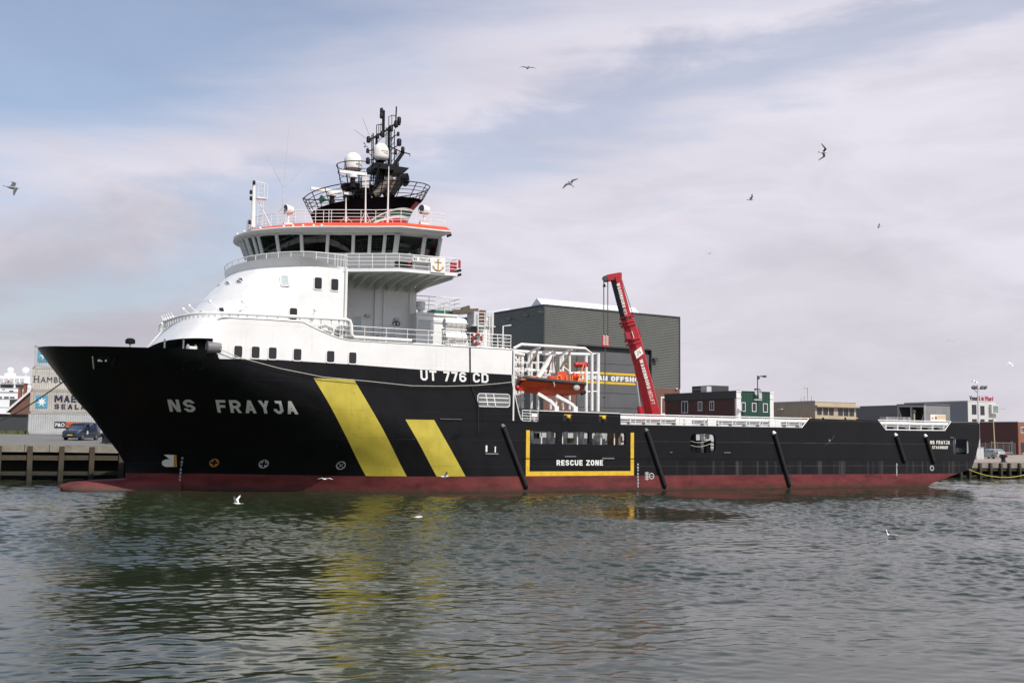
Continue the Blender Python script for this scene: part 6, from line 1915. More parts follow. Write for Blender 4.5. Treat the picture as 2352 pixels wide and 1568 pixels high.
# ---- dark hall with open steel bay and pale corrugated end
P0 = at((2125, 928), 190); A0 = R(22); gR, gL = Face(P0, A0), Face(P0, A0 + R(90)); zt = P0.z; zb = ground(P0.x, P0.y) - .1
t = site('storage_hall', 'dark grey storage hall with an open braced steel bay and pale corrugated end wall', 'hall', (P0.x, P0.y, zb))
ln_ = gR.hit((2181, 930))[0]; bay = gL.hit((2063.4, 950))[0]
b = B(); block(b, gR.pt(0, 0), A0, ln_, .4, zb, zt); block(b, gL.pt(bay, 0), A0, ln_, 26, zb, zt); mk('wall', b, M_DKSHEET, t)
b = B(); gL.box(b, 0, bay, zb, zt - .3, -ln_, -ln_ + .3); mk('back_wall', b, M_DKSHEET, t)
b = B(); gL.box(b, -.1, bay + .2, zt - .1, zt + .15, -ln_, .2); mk('roof', b, M_DKSHEET, t)
b = B()
for a_ in (.1, bay * .5, bay - .1): b.beam(gL.pt(a_, zb, .05), gL.pt(a_, zt, .05), .28, .28, (1, 0, 0))
b.beam(gL.pt(bay, zt - .3, .08), gL.pt(bay * .62, zb + 3, .08), .18, .18); b.beam(gL.pt(.1, zt - 1.6, .08), gL.pt(bay * .4, zb + 2.5, .08), .18, .18); b.beam(gL.pt(0, zt - .35, .08), gL.pt(bay, zt - .2, .08), .2, .3)
mk('steel_frame', b, M_SILVER, t)
sh_ = mk('corrugated_end', gR.box(B(), 0, ln_, zb, zt - .3, 0, .04), M_SILVER, t)
n = 26
for i in range(n):
    x0 = ln_ * i / n; mk('sheet_rib', gR.box(B(), x0 + .03, x0 + ln_ / n * .55, zb, zt - .32, .04, .12), M_SILVER, sh_)
p0, p1 = gR.hit(z_stern(1090, 612)), gR.hit(z_stern(1272, 693))
sg = mk('sign_board', gR.box(B(), p0[0], p1[0], p1[1], p0[1], .12, .18), M_WTRIM, t)
w_ = p1[0] - p0[0]; h_ = p0[1] - p1[1]
mk('sign_print', gR.box(B(), p0[0] + w_ * .45, p1[0] - .05, p1[1] + h_ * .3, p0[1] - .1, .18, .19), mat('cream print', (.62, .47, .27), .6), sg)
for fx, fz in ((.3, .55), (.3, .3), (.08, .32)): mk('sign_print', gR.box(B(), p0[0] + w_ * fx, p0[0] + w_ * (fx + .12), p1[1] + h_ * fz, p1[1] + h_ * (fz + .24), .18, .19), M_GOLD if fz > .31 else mat('navy print', (.03, .04, .12), .6), sg)
# pale corrugated container-like shed in front
Q0 = at(z_stern(575, 640), 172); Q1 = at(z_stern(855, 650), 172)
sh2 = site('shed', 'low pale corrugated shed just above the ship rail in front of the dark hall', 'shed', (Q0.x, Q0.y, ground(Q0.x, Q0.y)))
f_ = Face(Q0, math.atan2(Q1.y - Q0.y, Q1.x - Q0.x) + .001); L_ = (Q1 - Q0).length; zb2 = ground(Q0.x, Q0.y)
mk('wall', f_.box(B(), 0, L_, zb2, Q0.z, -3, 0), M_SILVER, sh2)
for i in range(22): mk('sheet_rib', f_.box(B(), L_ * i / 22, L_ * i / 22 + .3, zb2, Q0.z - .02, 0, .08), M_SILVER, sh2)
P = base_at(z_stern(908, 690), 168); z1 = at(z_stern(908, 590), 168).z
t2 = site('vent_pipe', 'pale yellowish vent pipe with a cap standing in front of the open hall bay', 'pipe', P)
mk('pipe', B().tube([P, (P.x, P.y, z1)], .14, 8), M_BEIGE, t2); mk('cap', B().lathe([(.3, 0), (.3, .2), (.1, .4)], (P.x, P.y, z1), 10), M_CLADD, t2)

# ---- pale office block with the firm's name on the roof
P0 = at((2222, 921), 255); A0 = R(20); gR, gL = Face(P0, A0), Face(P0, A0 + R(90)); zt = P0.z; zb = ground(P0.x, P0.y) - .1
t = site('office_building', 'pale grey office block with roof lettering and a projecting box window', 'building', (P0.x, P0.y, zb))
ln_ = gR.hit((2286, 935))[0]
b = B(); block(b, gR.pt(0, 0), A0, ln_, 22, zb, zt); mk('wall', b, M_BLUEGREY, t)
mk('front_panel', gR.box(B(), 0, ln_, zb, zt - .05, 0, .12), M_PALEFAC, t)
b = B(); gR.box(b, 0, ln_, zt - .05, zt + .18, -.4, .18); gL.box(b, .18, 22, zt - .05, zt + .18, -.4, .1); mk('roof_edge', b, M_PALEFAC, t)
f2 = Face(gR.pt(0, 0, .12), A0)
for x0, y0, x1, y1, bars in ((1588, 496, 1645, 613, 0), (1688, 510, 1740, 620, 1), (1592, 666, 1648, 720, 0), (1690, 668, 1740, 720, 1), (1786, 672, 1840, 720, 0)):
    f2.window(t, z_stern(x0, y0), z_stern(x1, y1), M_CLADD, M_GLASSB, .1, bars)
p0, p1 = f2.hit(z_stern(1812, 500)), f2.hit(z_stern(1895, 602))
bx = mk('box_window', f2.box(B(), p0[0] - .5, p1[0] - .3, p1[1] - .1, p0[1] + .1, 0, .8), M_PALEFAC, t)
mk('pane', f2.box(B(), p0[0], p1[0] - .6, p1[1] + .25, p0[1] - .25, .8, .84), M_GLASSG, bx)
for s_, c0, c1, mm in (('Venus', 1563, 1660, M_BLKSTEEL), ('&', 1668, 1690, M_CRIMSON2), ('de Waard', 1700, 1843, M_CRIMSON2)):
    p0, p1 = f2.hit(z_stern(c0, 410)), f2.hit(z_stern(c1, 462))
    b = B(); lettering(b, s_, lambda a, tt: f2.pt(p0[0] + (p1[0] - p0[0]) * a, zt + .25 + 1.1 * tt, .02), bold=.02)
    lettering(b, s_, lambda a, tt: f2.pt(p0[0] + (p1[0] - p0[0]) * a, zt + .25 + 1.1 * tt, -.08), bold=.02); mk('roof_lettering', b, mm, t)
b = B(); f2.box(b, 1, ln_ - 1, zt + .18, zt + .26, -.3, -.2); mk('lettering_rail', b, M_CLADD, t)

# ---- brown brick warehouse at the right edge
P0 = at((2337, 969), 208); A0 = R(22); gR, gL = Face(P0, A0), Face(P0, A0 + R(90)); zt = P0.z; zb = ground(P0.x, P0.y) - .1
t = site('brick_warehouse', 'long dark brown brick warehouse behind the mesh fence, beyond the ship stern', 'warehouse', (P0.x, P0.y, zb))
b = B(); block(b, gR.pt(0, 0), A0, 16, 30, zb, zt); mk('wall', b, M_BRICKD, t)
mk('end_wall', gR.box(B(), 0, 16, zb, zt, 0, .1), M_BRICKO, t)
b = B(); gR.box(b, -.05, 16, zt, zt + .14, -.3, .16); gL.box(b, .16, 30, zt, zt + .14, -.3, .06); mk('roof_edge', b, M_GREYP, t)
f2 = Face(gR.pt(0, 0, .1), A0)
a_, z_ = f2.hit(z_stern(2166, 760)); a2, z2 = f2.hit(z_stern(2206, 832))
f2.window(t, (px_of(f2.pt(a_, z_, 0))), (px_of(f2.pt(a_ + 1.6, z2, 0))), M_WTRIM, M_GLASSB, .1, 2)
a_, z_ = f2.hit(z_right(1392, 865)); mk('door', f2.box(B(), a_, a_ + 2.5, z_ - 1.9, z_, 0, .05), M_GLASSB, t); mk('step', f2.box(B(), a_, a_ + 2.6, zb, z_ - 1.9, 0, .6), M_PALEFAC, t)

# ---- mesh fence in front of it
Pa = base_at((2250, 1040), 196); Pb = base_at((2332, 1044), 199); zf = at((2290, 1017), 197).z
M_MESH = bpy.data.materials.new('fence wire'); M_MESH = mat('fence wire', (.20, .195, .19), .6, .5)
t = site('mesh_fence', 'grey welded mesh fence with a wide gate in front of the brown brick wall', 'fence', Pa)
ff = Face(Pa, math.atan2(Pb.y - Pa.y, Pb.x - Pa.x)); Lf = (Pb - Pa).length; zg2 = Pa.z
for k in range(7): mk('fence_post', B().tube([ff.pt(Lf * k / 6, zg2), ff.pt(Lf * k / 6, zf + .1)], .05, 6), M_MIDGREY, t)
for k in range(6):
    b = B()
    for z in [zg2 + .1 + i * .2 for i in range(int((zf - zg2) / .2) + 1)]: b.beam(ff.pt(Lf * k / 6, min(z, zf)), ff.pt(Lf * (k + 1) / 6, min(z, zf)), .012, .012)
    for i in range(12): b.beam(ff.pt(Lf * (k + i / 12) / 6, zg2 + .1), ff.pt(Lf * (k + i / 12) / 6, zf), .01, .01, (1, 0, 0))
    mk('mesh_panel', b, M_MESH, t)
b = B(); b.tube([ff.pt(Lf * .32, zf + .05, .1), ff.pt(Lf * .88, zf + .02, .1)], .07, 6); b.box(0, 0, 0, 0, 0, 0) if False else None
for a_ in (.32, .88, .92): b.tube([ff.pt(Lf * a_, zg2, .1), ff.pt(Lf * a_, zf + .35, .1)], .08, 6)
ff.box(b, Lf * .62, Lf * .9, zg2 + .25, zg2 + .65, .1, .25); mk('gate_frame', b, MATS['fence wire'], t)

# ---- floodlight mast, flag pole, switch cabinet, grey car, bollard
P = base_at((2249.5, 1040), 160); z1 = at((2249, 893), 160).z
t = site('floodlight_mast', 'tall grey floodlight mast with four lamps rising behind the stern', 'lamp post', P)
mk('post', B().tube([P, (P.x, P.y, z1)], [.16, .09], 10), M_GREYP, t)
mk('crossarm', B().tube([(P.x - .8, P.y, z1), (P.x + 1.2, P.y, z1)], .06, 6).tube([(P.x - .8, P.y, z1 + .1), (P.x, P.y, z1 - .6)], .04, 5), M_CLADD, t)
for dx in (-.75, -.3, .55, 1.1): mk('floodlight', B().obox((P.x + dx, P.y - .15, z1 + .25), (.2, 0, .06), (0, .15, -.08), (-.02, .05, .16)), M_CLADD, t)
P = base_at((2286, 1041), 164); z1 = at((2281, 955), 164)
t = site('lamp_post', 'thin pale leaning lamp post with a curved arm behind the parked car', 'lamp post', P)
mk('post', B().tube([P, z1, z1 + Vector((.1, 0, .6)), z1 + Vector((.9, 0, 1.05)), z1 + Vector((2.0, 0, 1.1))], [.1, .07, .06, .045, .045], 8), mat('pale yellowish paint', (.42, .38, .22), .5), t)
mk('lamp_head', B().obox(z1 + Vector((2.2, 0, 1.1)), (.4, 0, 0), (0, .14, 0), (0, 0, .06)), M_GREYP, t)
P = base_at((2249, 1053), 152); w = 2.0
z1 = at((2249, 1028), 152).z
t = site('switch_cabinet', 'pale grey electrical cabinet standing at the quay edge behind the stern', 'cabinet', P)
mk('body', B().box(P.x - .55, P.x + .5, P.y - .4, P.y + .4, P.z, z1), M_GREYP, t); mk('lid', B().box(P.x - .6, P.x + .55, P.y - .45, P.y + .45, z1, z1 + .07), M_GREYP, t)
for k in (0, 1): mk('door', B().box(P.x - .5 + k * .5, P.x - .04 + k * .5, P.y - .425, P.y - .4, P.z + .1, z1 - .06), M_PALEFAC, t)
P = base_at(z_right(690, 1050), 150)
mk_b = lambda P, lab: None
def bollard(P, label, s=1.0, group=None):
    o = _mk('mooring_bollard', B().lathe([(.26 * s, 0), (.26 * s, .06), (.17 * s, .1), (.16 * s, .42 * s), (.3 * s, .5 * s), (.3 * s, .6 * s), (.18 * s, .66 * s)], (0, 0, 0), 14).tube([(-.42 * s, 0, .48 * s), (.42 * s, 0, .48 * s)], .08 * s, 8), M_RUBBER, loc=P, rot=(0, 0, SH_A))
    tag(o, label, 'bollard', group)
P = base_at(z_right(1105, 1172), 134); bollard(P, 'dark mooring bollard on the sandy quay in front of the parked car', 1.5)
P = base_at((240, 1016), 104); bollard(P, 'dark mooring bollard on the quay close to the ship bow', 1.5)
P = base_at((252, 1014), 102)
t = site('waste_bin', 'dark upright bin with a lid standing right beside the ship bow', 'bin', P)
mk('body', B().prism([P + Vector(q) for q in ((-.35, -.3, .08), (.35, -.3, .08), (.35, .3, .08), (-.35, .3, .08))], [P + Vector(q) for q in ((-.45, -.4, 1.0), (.45, -.4, 1.0), (.45, .4, 1.0), (-.45, .4, 1.0))]), M_RUBBER, t)
mk('lid', B().box(P.x - .48, P.x + .48, P.y - .43, P.y + .43, P.z + 1.0, P.z + 1.08), M_CLADD, t)
for s_ in (-1, 1): mk('wheel', B().tube([P + Vector((s_ * .36, .25, .1)), P + Vector((s_ * .42, .25, .1))], .1, 10), M_RUBBER, t)

# ================================================================== VEHICLES
def car_body(st):
    b = B(); rows = []
    for x, zb_, zm, zt_, wb_, wm, wt_ in st:
        rows.append([(x, -wb_, zb_), (x, -wm, zb_ + .12), (x, -wm, zm), (x, -wt_ - .02, zt_ - .1), (x, -wt_ + .12, zt_), (x, wt_ - .12, zt_), (x, wt_ + .02, zt_ - .1), (x, wm, zm), (x, wm, zb_ + .12), (x, wb_, zb_)])
    b.grid(rows, closed=True); b.poly(rows[0]); b.poly(rows[-1]); return b
def wheels(t, xs, y, r, wdt=.2):
    for x in xs:
        for s_ in (-1, 1):
            c = Vector((x, s_ * y, r))
            g = B().lathe([(r * .55, -wdt / 2), (r * .92, -wdt / 2), (r, -wdt / 3), (r, wdt / 3), (r * .92, wdt / 2), (r * .55, wdt / 2)], c, 22, axis=(0, s_, 0))
            w_ = mk('wheel', g, M_RUBBER, t)
            h = B().lathe([(r * .58, .0), (r * .62, .03), (r * .5, .035), (.05, .01)], c + Vector((0, s_ * wdt * .42, 0)), 18, axis=(0, s_, 0))
            for k in range(5):
                a = 2 * math.pi * k / 5; d_ = Vector((math.cos(a), 0, math.sin(a)))
                h.beam(c + Vector((0, s_ * wdt * .5, 0)) + d_ * .05, c + Vector((0, s_ * wdt * .5, 0)) + d_ * r * .56, .09, .03, (0, s_, 0))
            mk('rim', h, M_STEEL, w_)
def quad(b, pts, th=.012): return b.poly(pts)
M_VAN = mat('dark blue car paint', (0.017, 0.030, 0.062), 0.25, coat=.8, var=.08)
Pv0, Pv1 = base_at((183, 1013), 110), None
van = thing('delivery_van', 'dark blue delivery van parked in front of the container stack', 'van', base_at((186, 1010), 110.5), R(84))
# local x: 0 = front, runs back
VB = [(-2.25, .32, .72, .80, .70, .78, .72), (-2.15, .25, .80, .98, .82, .90, .80), (-1.6, .22, .98, 1.08, .86, .92, .82), (-1.25, .22, 1.08, 1.18, .86, .92, .82), (-.45, .22, 1.12, 1.74, .86, .93, .74), (-.1, .22, 1.12, 1.82, .86, .93, .76), (1.2, .22, 1.12, 1.86, .86, .93, .78), (2.15, .22, 1.12, 1.82, .86, .93, .77), (2.25, .3, 1.1, 1.70, .84, .91, .74)]
mk('body', car_body(VB), M_VAN, van, ang=40)
wheels(van, (-1.45, 1.42), .83, .32)
g = B()
for s_ in (-1, 1):
    for xc in (-1.45, 1.42): g.lathe([(.38, -.02), (.38, .01), (.01, .012)], (xc, s_ * .905, .34), 18, axis=(0, s_, 0))
mk('wheel_arch', g, M_RUBBER, van)
mk('windscreen', B().poly([(-1.2, -.76, 1.20), (-1.2, .76, 1.20), (-.5, .66, 1.72), (-.5, -.66, 1.72)]), M_DARKGLASS, van)
for s_ in (-1, 1):
    mk('side_window', B().poly([(-.98, s_ * .935, 1.16), (-.02, s_ * .945, 1.16), (-.02, s_ * .845, 1.66), (-.45, s_ * .84, 1.64)]), M_DARKGLASS, van)
    mk('headlight', B().poly([(-2.17, s_ * .55, .78), (-2.10, s_ * .88, .86), (-1.62, s_ * .925, 1.03), (-1.75, s_ * .70, 1.04), (-2.12, s_ * .5, .90)]).poly([(-2.2, s_ * .55, .76), (-2.16, s_ * .86, .80), (-2.13, s_ * .88, .92), (-2.19, s_ * .55, .9)]), M_STEEL, van)
    mk('mirror', B().obox((-.95, s_ * 1.05, 1.2), (.08, 0, 0), (0, .12, 0), (0, 0, .1)), M_RUBBER, van)
    mk('side_moulding', B().box(-1.0, 1.0, s_ * .925 - .01, s_ * .925 + .01, .48, .58), M_RUBBER, van)
    mk('door_handle', B().box(-.1, .1, s_ * .94 - .015, s_ * .94 + .015, 1.0, 1.05), M_RUBBER, van)
mk('grille', B().box(-2.285, -2.2, -.5, .5, .55, .74).box(-2.27, -2.1, -.75, .75, .3, .45), M_RUBBER, van)
mk('number_plate', B().box(-2.30, -2.285, -.28, .28, .47, .58), M_YELLOW2, van)
for s_ in (-1, 1): mk('badge', B().lathe([(.01, 0), (.2, .0), (.2, .012), (.01, .014)], (-.55, s_ * .94, .78), 16, axis=(0, s_, 0)), M_WTRIM, van)

car = thing('parked_car', 'silver grey estate car parked on the sandy quay before the mesh fence', 'car', base_at((2276, 1050), 160), R(-73))
M_CARP = mat('silver car paint', (.42, .44, .44), .3, .3, coat=.5)
CBD = [(-2.2, .3, .62, .68, .7, .76, .7), (-2.1, .22, .75, .82, .8, .84, .76), (-1.1, .2, .88, .94, .82, .86, .78), (-.6, .2, .9, 1.35, .82, .86, .64), (.2, .2, .92, 1.45, .82, .86, .66), (1.6, .2, .92, 1.44, .82, .86, .66), (2.15, .2, .92, 1.1, .82, .85, .7), (2.25, .3, .85, .95, .8, .83, .72)]
mk('body', car_body(CBD), M_CARP, car, ang=40)
wheels(car, (-1.35, 1.35), .78, .31)
for s_ in (-1, 1):
    for x0, x1 in ((-.7, -.05), (.02, .75), (.82, 1.5)):
        mk('side_window', B().poly([(x0, s_ * .862, .96), (x1, s_ * .862, .96), (x1 - .04, s_ * .745, 1.32), (x0 + .12, s_ * .745, 1.30)]), M_GLASSG, car)
    mk('tail_light', B().box(2.1, 2.27, s_ * .74 - .08, s_ * .74 + .08, .68, 1.05), M_RED, car)
mk('rear_window', B().poly([(1.72, -.6, 1.38), (1.72, .6, 1.38), (2.17, .66, 1.1), (2.17, -.66, 1.1)]), M_GLASSG, car)
mk('number_plate', B().box(2.25, 2.28, -.26, .26, .62, .74), M_YELLOW2, car)

# ================================================================== CONTAINERS
M_CONT = [mat('grey container paint', (.44, .45, .44), .55, var=.14, scale=.8, streak=.5, streak_col=(.25, .16, .1)), mat('warm grey container paint', (.44, .41, .36), .55, var=.16, scale=.8, streak=.65, streak_col=(.22, .13, .08)),
          mat('light container paint', (.52, .49, .43), .55, var=.18, scale=.8, streak=.7, streak_col=(.28, .15, .09)), mat('pale container paint', (.44, .45, .45), .55, var=.14, scale=.8, streak=.55, streak_col=(.25, .15, .1))]
M_BLUE = mat('light blue print', (.10, .32, .46), .55, var=.25, scale=2)
M_NAVY = mat('navy lettering', (.022, .022, .055), .6, var=.3, scale=3)
M_ORNG = mat('orange print', (.52, .13, .06), .6, var=.2)
CP = base_at((59, 998), 128)
cz0 = ground(CP.x, CP.y)
LEV = [at((60, y), 128).z for y in (998, 947, 895, 843.5, 793.5)]
LEV[0] = cz0 + .02
clabel = ('grey container at the bottom of the stack, blue and orange stripe behind the van', 'light grey shipping container second from the bottom, with large dark lettering and a blue star',
          'warm grey shipping container second from the top, with thin serif lettering', 'grey shipping container on top of the stack, its blue square half hidden by the bow')
CL_ = 12.2
def cont(i):
    z0, z1 = LEV[i] + .015, LEV[i + 1] - .015
    P = Vector((CP.x + (.25, .35, .45, .62)[i] * .9 , CP.y, z0)); m = M_CONT[i]; h = z1 - z0
    t = thing('shipping_container', clabel[i], 'container', P, R(1.5), 'stacked shipping containers')
    b = B(); nr = 44; rows_t, rows_b = [], []
    xs = []
    for k in range(nr):
        x = .12 + (CL_ - .24) * k / nr; w_ = (CL_ - .24) / nr
        xs += [(x, 0.02), (x + w_ * .34, .02), (x + w_ * .5, .055), (x + w_ * .84, .055)]
    xs.append((CL_ - .12, .02))
    b.grid([[(x, y, .14) for x, y in xs], [(x, y, h - .1) for x, y in xs]])
    mk('side_sheet', b, m, t)
    b = B(); b.box(0, CL_, .1, 2.44, .1, h - .06)
    mk('box_walls', b, m, t)
    b = B()
    for z in (0, h - .12): b.box(0, CL_, 0, .1, z, z + .12); b.box(0, CL_, 2.34, 2.44, z, z + .12)
    for x in (0, CL_ - .13): b.box(x, x + .13, -.004, .1, .12, h - .12); b.box(x, x + .13, 2.34, 2.444, .12, h - .12)
    mk('frame', b, M_CONT[(i + 1) % 4] if i == 9 else m, t)
    b = B()
    for x in (0, CL_ - .18):
        for z in (0, h - .12): b.box(x - .005, x + .18, -.012, .12, z - .003, z + .123)
    mk('corner_casting', b, M_RUST, t)
    F = lambda s0, s1, z0_, z1_, y=-.006: (lambda s, q: Vector((s0 + (s1 - s0) * s, y, z0_ + (z1_ - z0_) * q)))
    def xz(p):
        r = ray(*p); f = Face(P, R(1.5)); a, z = f.hit(p); return a, z - z0
    if i == 0:
        a0, zt_ = xz(z_left(590, 880)); a1, zl = xz(z_left(708, 950)); a2 = xz(z_left(950, 900))[0]
        mk('print_stripe', B().box(a0, a1, -.006, .0, zl, zt_), M_NAVY, t); mk('print_stripe', B().box(a1, a2, -.006, 0, zl, zt_), M_ORNG, t)
        b = B(); lettering(b, 'P&O', F(a0 + .12, a1 - .12, zl + .16, zt_ - .16, -.012), bold=.02); mk('lettering', b, M_LETTER, t)
        b = B(); lettering(b, 'Nedlloyd', F(a1 + .1, a2 - .2, zl + .12, zt_ - .14, -.012)); mk('lettering', b, M_NAVY, t)
    def star(sx0, sy0, sx1, sy1):
        a0, z1_ = xz(z_left(sx0, sy0)); a1, z0_ = xz(z_left(sx1, sy1))
        o = mk('logo_square', B().prism([(u, .0, w) for u, w in rrect(a0, z0_, a1, z1_, .1)], [(u, -.008, w) for u, w in rrect(a0, z0_, a1, z1_, .1)]), M_BLUE, t)
        b = B(); cx, cz = (a0 + a1) / 2, (z0_ + z1_) / 2
        ptl = []
        for k in range(14):
            r_ = (a1 - a0) * (.40 if k % 2 == 0 else .17); an_ = math.pi / 2 + math.pi * k / 7
            ptl.append((cx + r_ * math.cos(an_), -.013, cz + r_ * 1.05 * math.sin(an_)))
        for k in range(14): b.add([(cx, -.013, cz), ptl[k], ptl[(k + 1) % 14]], [(0, 1, 2)])
        mk('logo_star', b, M_LETTER, o)
    if i == 1:
        star(388, 597, 515, 735)
        a0, zt_ = xz(z_left(592, 597)); _, zl = xz(z_left(592, 668)); b = B(); f_ = F(a0, a0 + (xz(z_left(830, 600))[0] - a0) * 2.0, zl, zt_); block_text(b, 'MAERSK', lambda s, q, o: f_(s, q) + Vector((0, -o, 0)), .2, .14); mk('lettering', b, M_NAVY, t)
        a0, zt_ = xz(z_left(590, 690)); _, zl = xz(z_left(590, 742)); b = B(); f_ = F(a0, a0 + (xz(z_left(895, 700))[0] - a0) * 1.6, zl, zt_); block_text(b, 'SEALAND', lambda s, q, o: f_(s, q) + Vector((0, -o, 0)), .2, .3); mk('lettering', b, M_NAVY, t)
    if i == 2:
        a0, zt_ = xz(z_left(368, 385)); _, zl = xz(z_left(368, 455)); aE = xz(z_left(680, 400))[0]
        b = B(); w_ = (aE - a0)
        lettering(b, 'H', F(a0, a0 + w_ * .18, zl, zt_)); lettering(b, 'AMBURG SUD', F(a0 + w_ * .23, a0 + w_ * 2.15, zl - .02, zt_ - .12), space=1.12)
        for k in range(2): b.box(a0 - .08 + k * w_ * .13, a0 + w_ * .07 + k * w_ * .13, -.008, -.006, zl, zl + .04); b.box(a0 - .08 + k * w_ * .13, a0 + w_ * .07 + k * w_ * .13, -.008, -.006, zt_ - .04, zt_)
        mk('lettering', b, M_NAVY, t)
    if i == 3: star(415, 80, 545, 238)
for i in range(4): cont(i)

# ---- brick house with two chimneys left of the containers
P0 = at((23, 917), 165); hf = Face(at((62, 960), 165), R(4)); zb = ground(P0.x, P0.y)
t = site('brick_house', 'small brown brick house with a sloping tiled roof and two red chimneys', 'house', (P0.x, P0.y, zb))
aL, zE = hf.hit(z_left(115, 745)); aR, zR = hf.hit(z_left(295, 590))
slope = (zR - zE) / (aR - aL); aM = aR + 1.5; zM = zE + slope * (aM - aL)
b = B(); b.prism([hf.pt(aL, zb), hf.pt(aM, zb), hf.pt(2 * aM - aL, zb), hf.pt(2 * aM - aL, zE), hf.pt(aM, zM), hf.pt(aL, zE)],
                 [hf.pt(aL, zb, -11), hf.pt(aM, zb, -11), hf.pt(2 * aM - aL, zb, -11), hf.pt(2 * aM - aL, zE, -11), hf.pt(aM, zM, -11), hf.pt(aL, zE, -11)]); mk('wall', b, M_BRICK, t)
b = B()
for s_ in (0, 1):
    f_ = lambda a: a if s_ == 0 else 2 * aM - a
    b.prism([hf.pt(f_(aL - .6), zE - slope * .6 + .02, .35), hf.pt(f_(aM), zM + .02, .35), hf.pt(f_(aM), zM + .24, .35), hf.pt(f_(aL - .6), zE - slope * .6 + .24, .35)],
            [hf.pt(f_(aL - .6), zE - slope * .6 + .02, -11.3), hf.pt(f_(aM), zM + .02, -11.3), hf.pt(f_(aM), zM + .24, -11.3), hf.pt(f_(aL - .6), zE - slope * .6 + .24, -11.3)])
rf_ = mk('roof', b, M_BRICKD, t)
b = B().beam(hf.pt(aL - .6, zE - slope * .6 + .1, .4), hf.pt(aM, zM + .1, .4), .1, .3); mk('barge_board', b, M_WTRIM, rf_)
for x0, x1, y0, dpt in ((197, 228, 518, -3), (255, 281, 476, -5)):
    fc = Face(hf.pt(0, 0, dpt), R(4)); a0, z1 = fc.hit(z_left(x0, y0)); a1, _ = fc.hit(z_left(x1, y0)); b = B(); fc.box(b, a0, a1, zE, z1, -.7, 0); fc.box(b, a0 - .06, a1 + .06, z1, z1 + .15, -.76, .06)
    mk('chimney', b, M_CRIMSON2 if False else M_BRICKO, rf_)
a0, z1 = hf.hit(z_left(105, 640)); a1, _ = hf.hit(z_left(200, 640)); fd = Face(hf.pt(0, 0, -4), R(4)); a0, z1 = fd.hit(z_left(105, 642)); a1, _ = fd.hit(z_left(205, 642))
mk('dormer', fd.box(B(), a0, a1, zE - .5, z1, -2, 0), M_CLADD, t)
b = B(); a_, z_ = hf.hit(z_left(155, 850)); b.tube([hf.pt(a_, zb, .5), hf.pt(a_, z_, .5)], .05, 6); mk('down_pipe', b, M_GREYP, t)
a0, z1 = hf.hit(z_left(135, 955)); a1, z0 = hf.hit(z_left(262, 975)); P = hf.pt((a0 + a1) / 2, 0, 3); P.z = ground(P.x, P.y)
tt = site('concrete_block', 'low pale concrete block lying on the grass before the brick house', 'block', P)
mk('block', B().box(P.x - 1.7, P.x + 1.7, P.y - .3, P.y + .3, P.z, P.z + .5), M_PALEFAC, tt)
P = base_at((3, 985), 150); t = site('garden_shed', 'dark low shed beside the brick house behind the quay grass', 'shed', P)
mk('wall', B().box(P.x - 3, P.x + 3.4, P.y, P.y + 4, P.z, at((5, 953), 150).z), M_CLADD, t); mk('roof', B().box(P.x - 3.2, P.x + 3.6, P.y - .2, P.y + 4.2, at((5, 953), 150).z, at((5, 950), 150).z), M_RUBBER, t)

# ---- white ferry far behind at the left
FD = 300
P = at((20, 990), FD); P.z = 0
ferry = site('passenger_ferry', 'large white passenger ferry moored far off behind the brick house', 'ship', P)
M_FERRY = mat('ferry white paint', (.80, .80, .80), .45, var=.05, scale=.1)
ff_ = Face(P, R(6))
def frect(nm, x0, y0, x1, y1, o0, o1, m, par): b = B(); ff_.rect(b, z_left(x0, y0), z_left(x1, y1), o0, o1); return mk(nm, b, m, par)
hullf = frect('hull', -420, 560, 330, 1000, -16, 0, M_FERRY, ferry)
frect('upper_deck', -380, 470, 322, 560, -15, -.8, M_FERRY, ferry); up = frect('bridge_deck', -300, 376, 306, 470, -14, -1.2, M_FERRY, ferry)
fdk = B()
for yy in (470, 515, 560, 628, 720): ff_.rect(fdk, z_left(-400, yy), z_left(330, yy + 5), 0, .12)
mk('deck_edge', fdk, M_GREYP, ferry)
for k in range(8): frect('bridge_window', -200 + k * 58, 410, -160 + k * 58, 452, -1.2, -1.1, M_GREYP, up)
for x in (20, 50, 80, 110, 187, 233): 
    a, z = ff_.hit(z_left(x, 489)); mk('porthole', B().lathe([(.01, 0), (.75, 0), (.75, .1), (.01, .1)], ff_.pt(a, z, -.8), 14, axis=ff_.n), M_GLASSB, ferry)
for x0, y0, x1, y1 in ((22, 530, 55, 540), (100, 545, 145, 562), (45, 610, 95, 640), (108, 612, 158, 628), (-40, 610, 20, 640)): frect('window', x0, y0, x1, y1, 0, .08, M_GLASSB, ferry)
frect('red_mark', 68, 432, 85, 450, -1.2, -1.05, M_RED, up)
for x, yt, r in ((44, 318, .95), (212, 320, 1.05)):
    a, z = ff_.hit(z_left(x, yt)); a2, z2 = ff_.hit(z_left(x, 378)); mk('radome', B().ball(ff_.pt(a, z, -5), r, 9), M_FERRY, ferry); mk('dome_post', B().tube([ff_.pt(a, z2 - 1, -5), ff_.pt(a, z - r * .8, -5)], .45 if x > 100 else 1.6, 8), M_GREYP if x > 100 else M_FERRY, ferry)

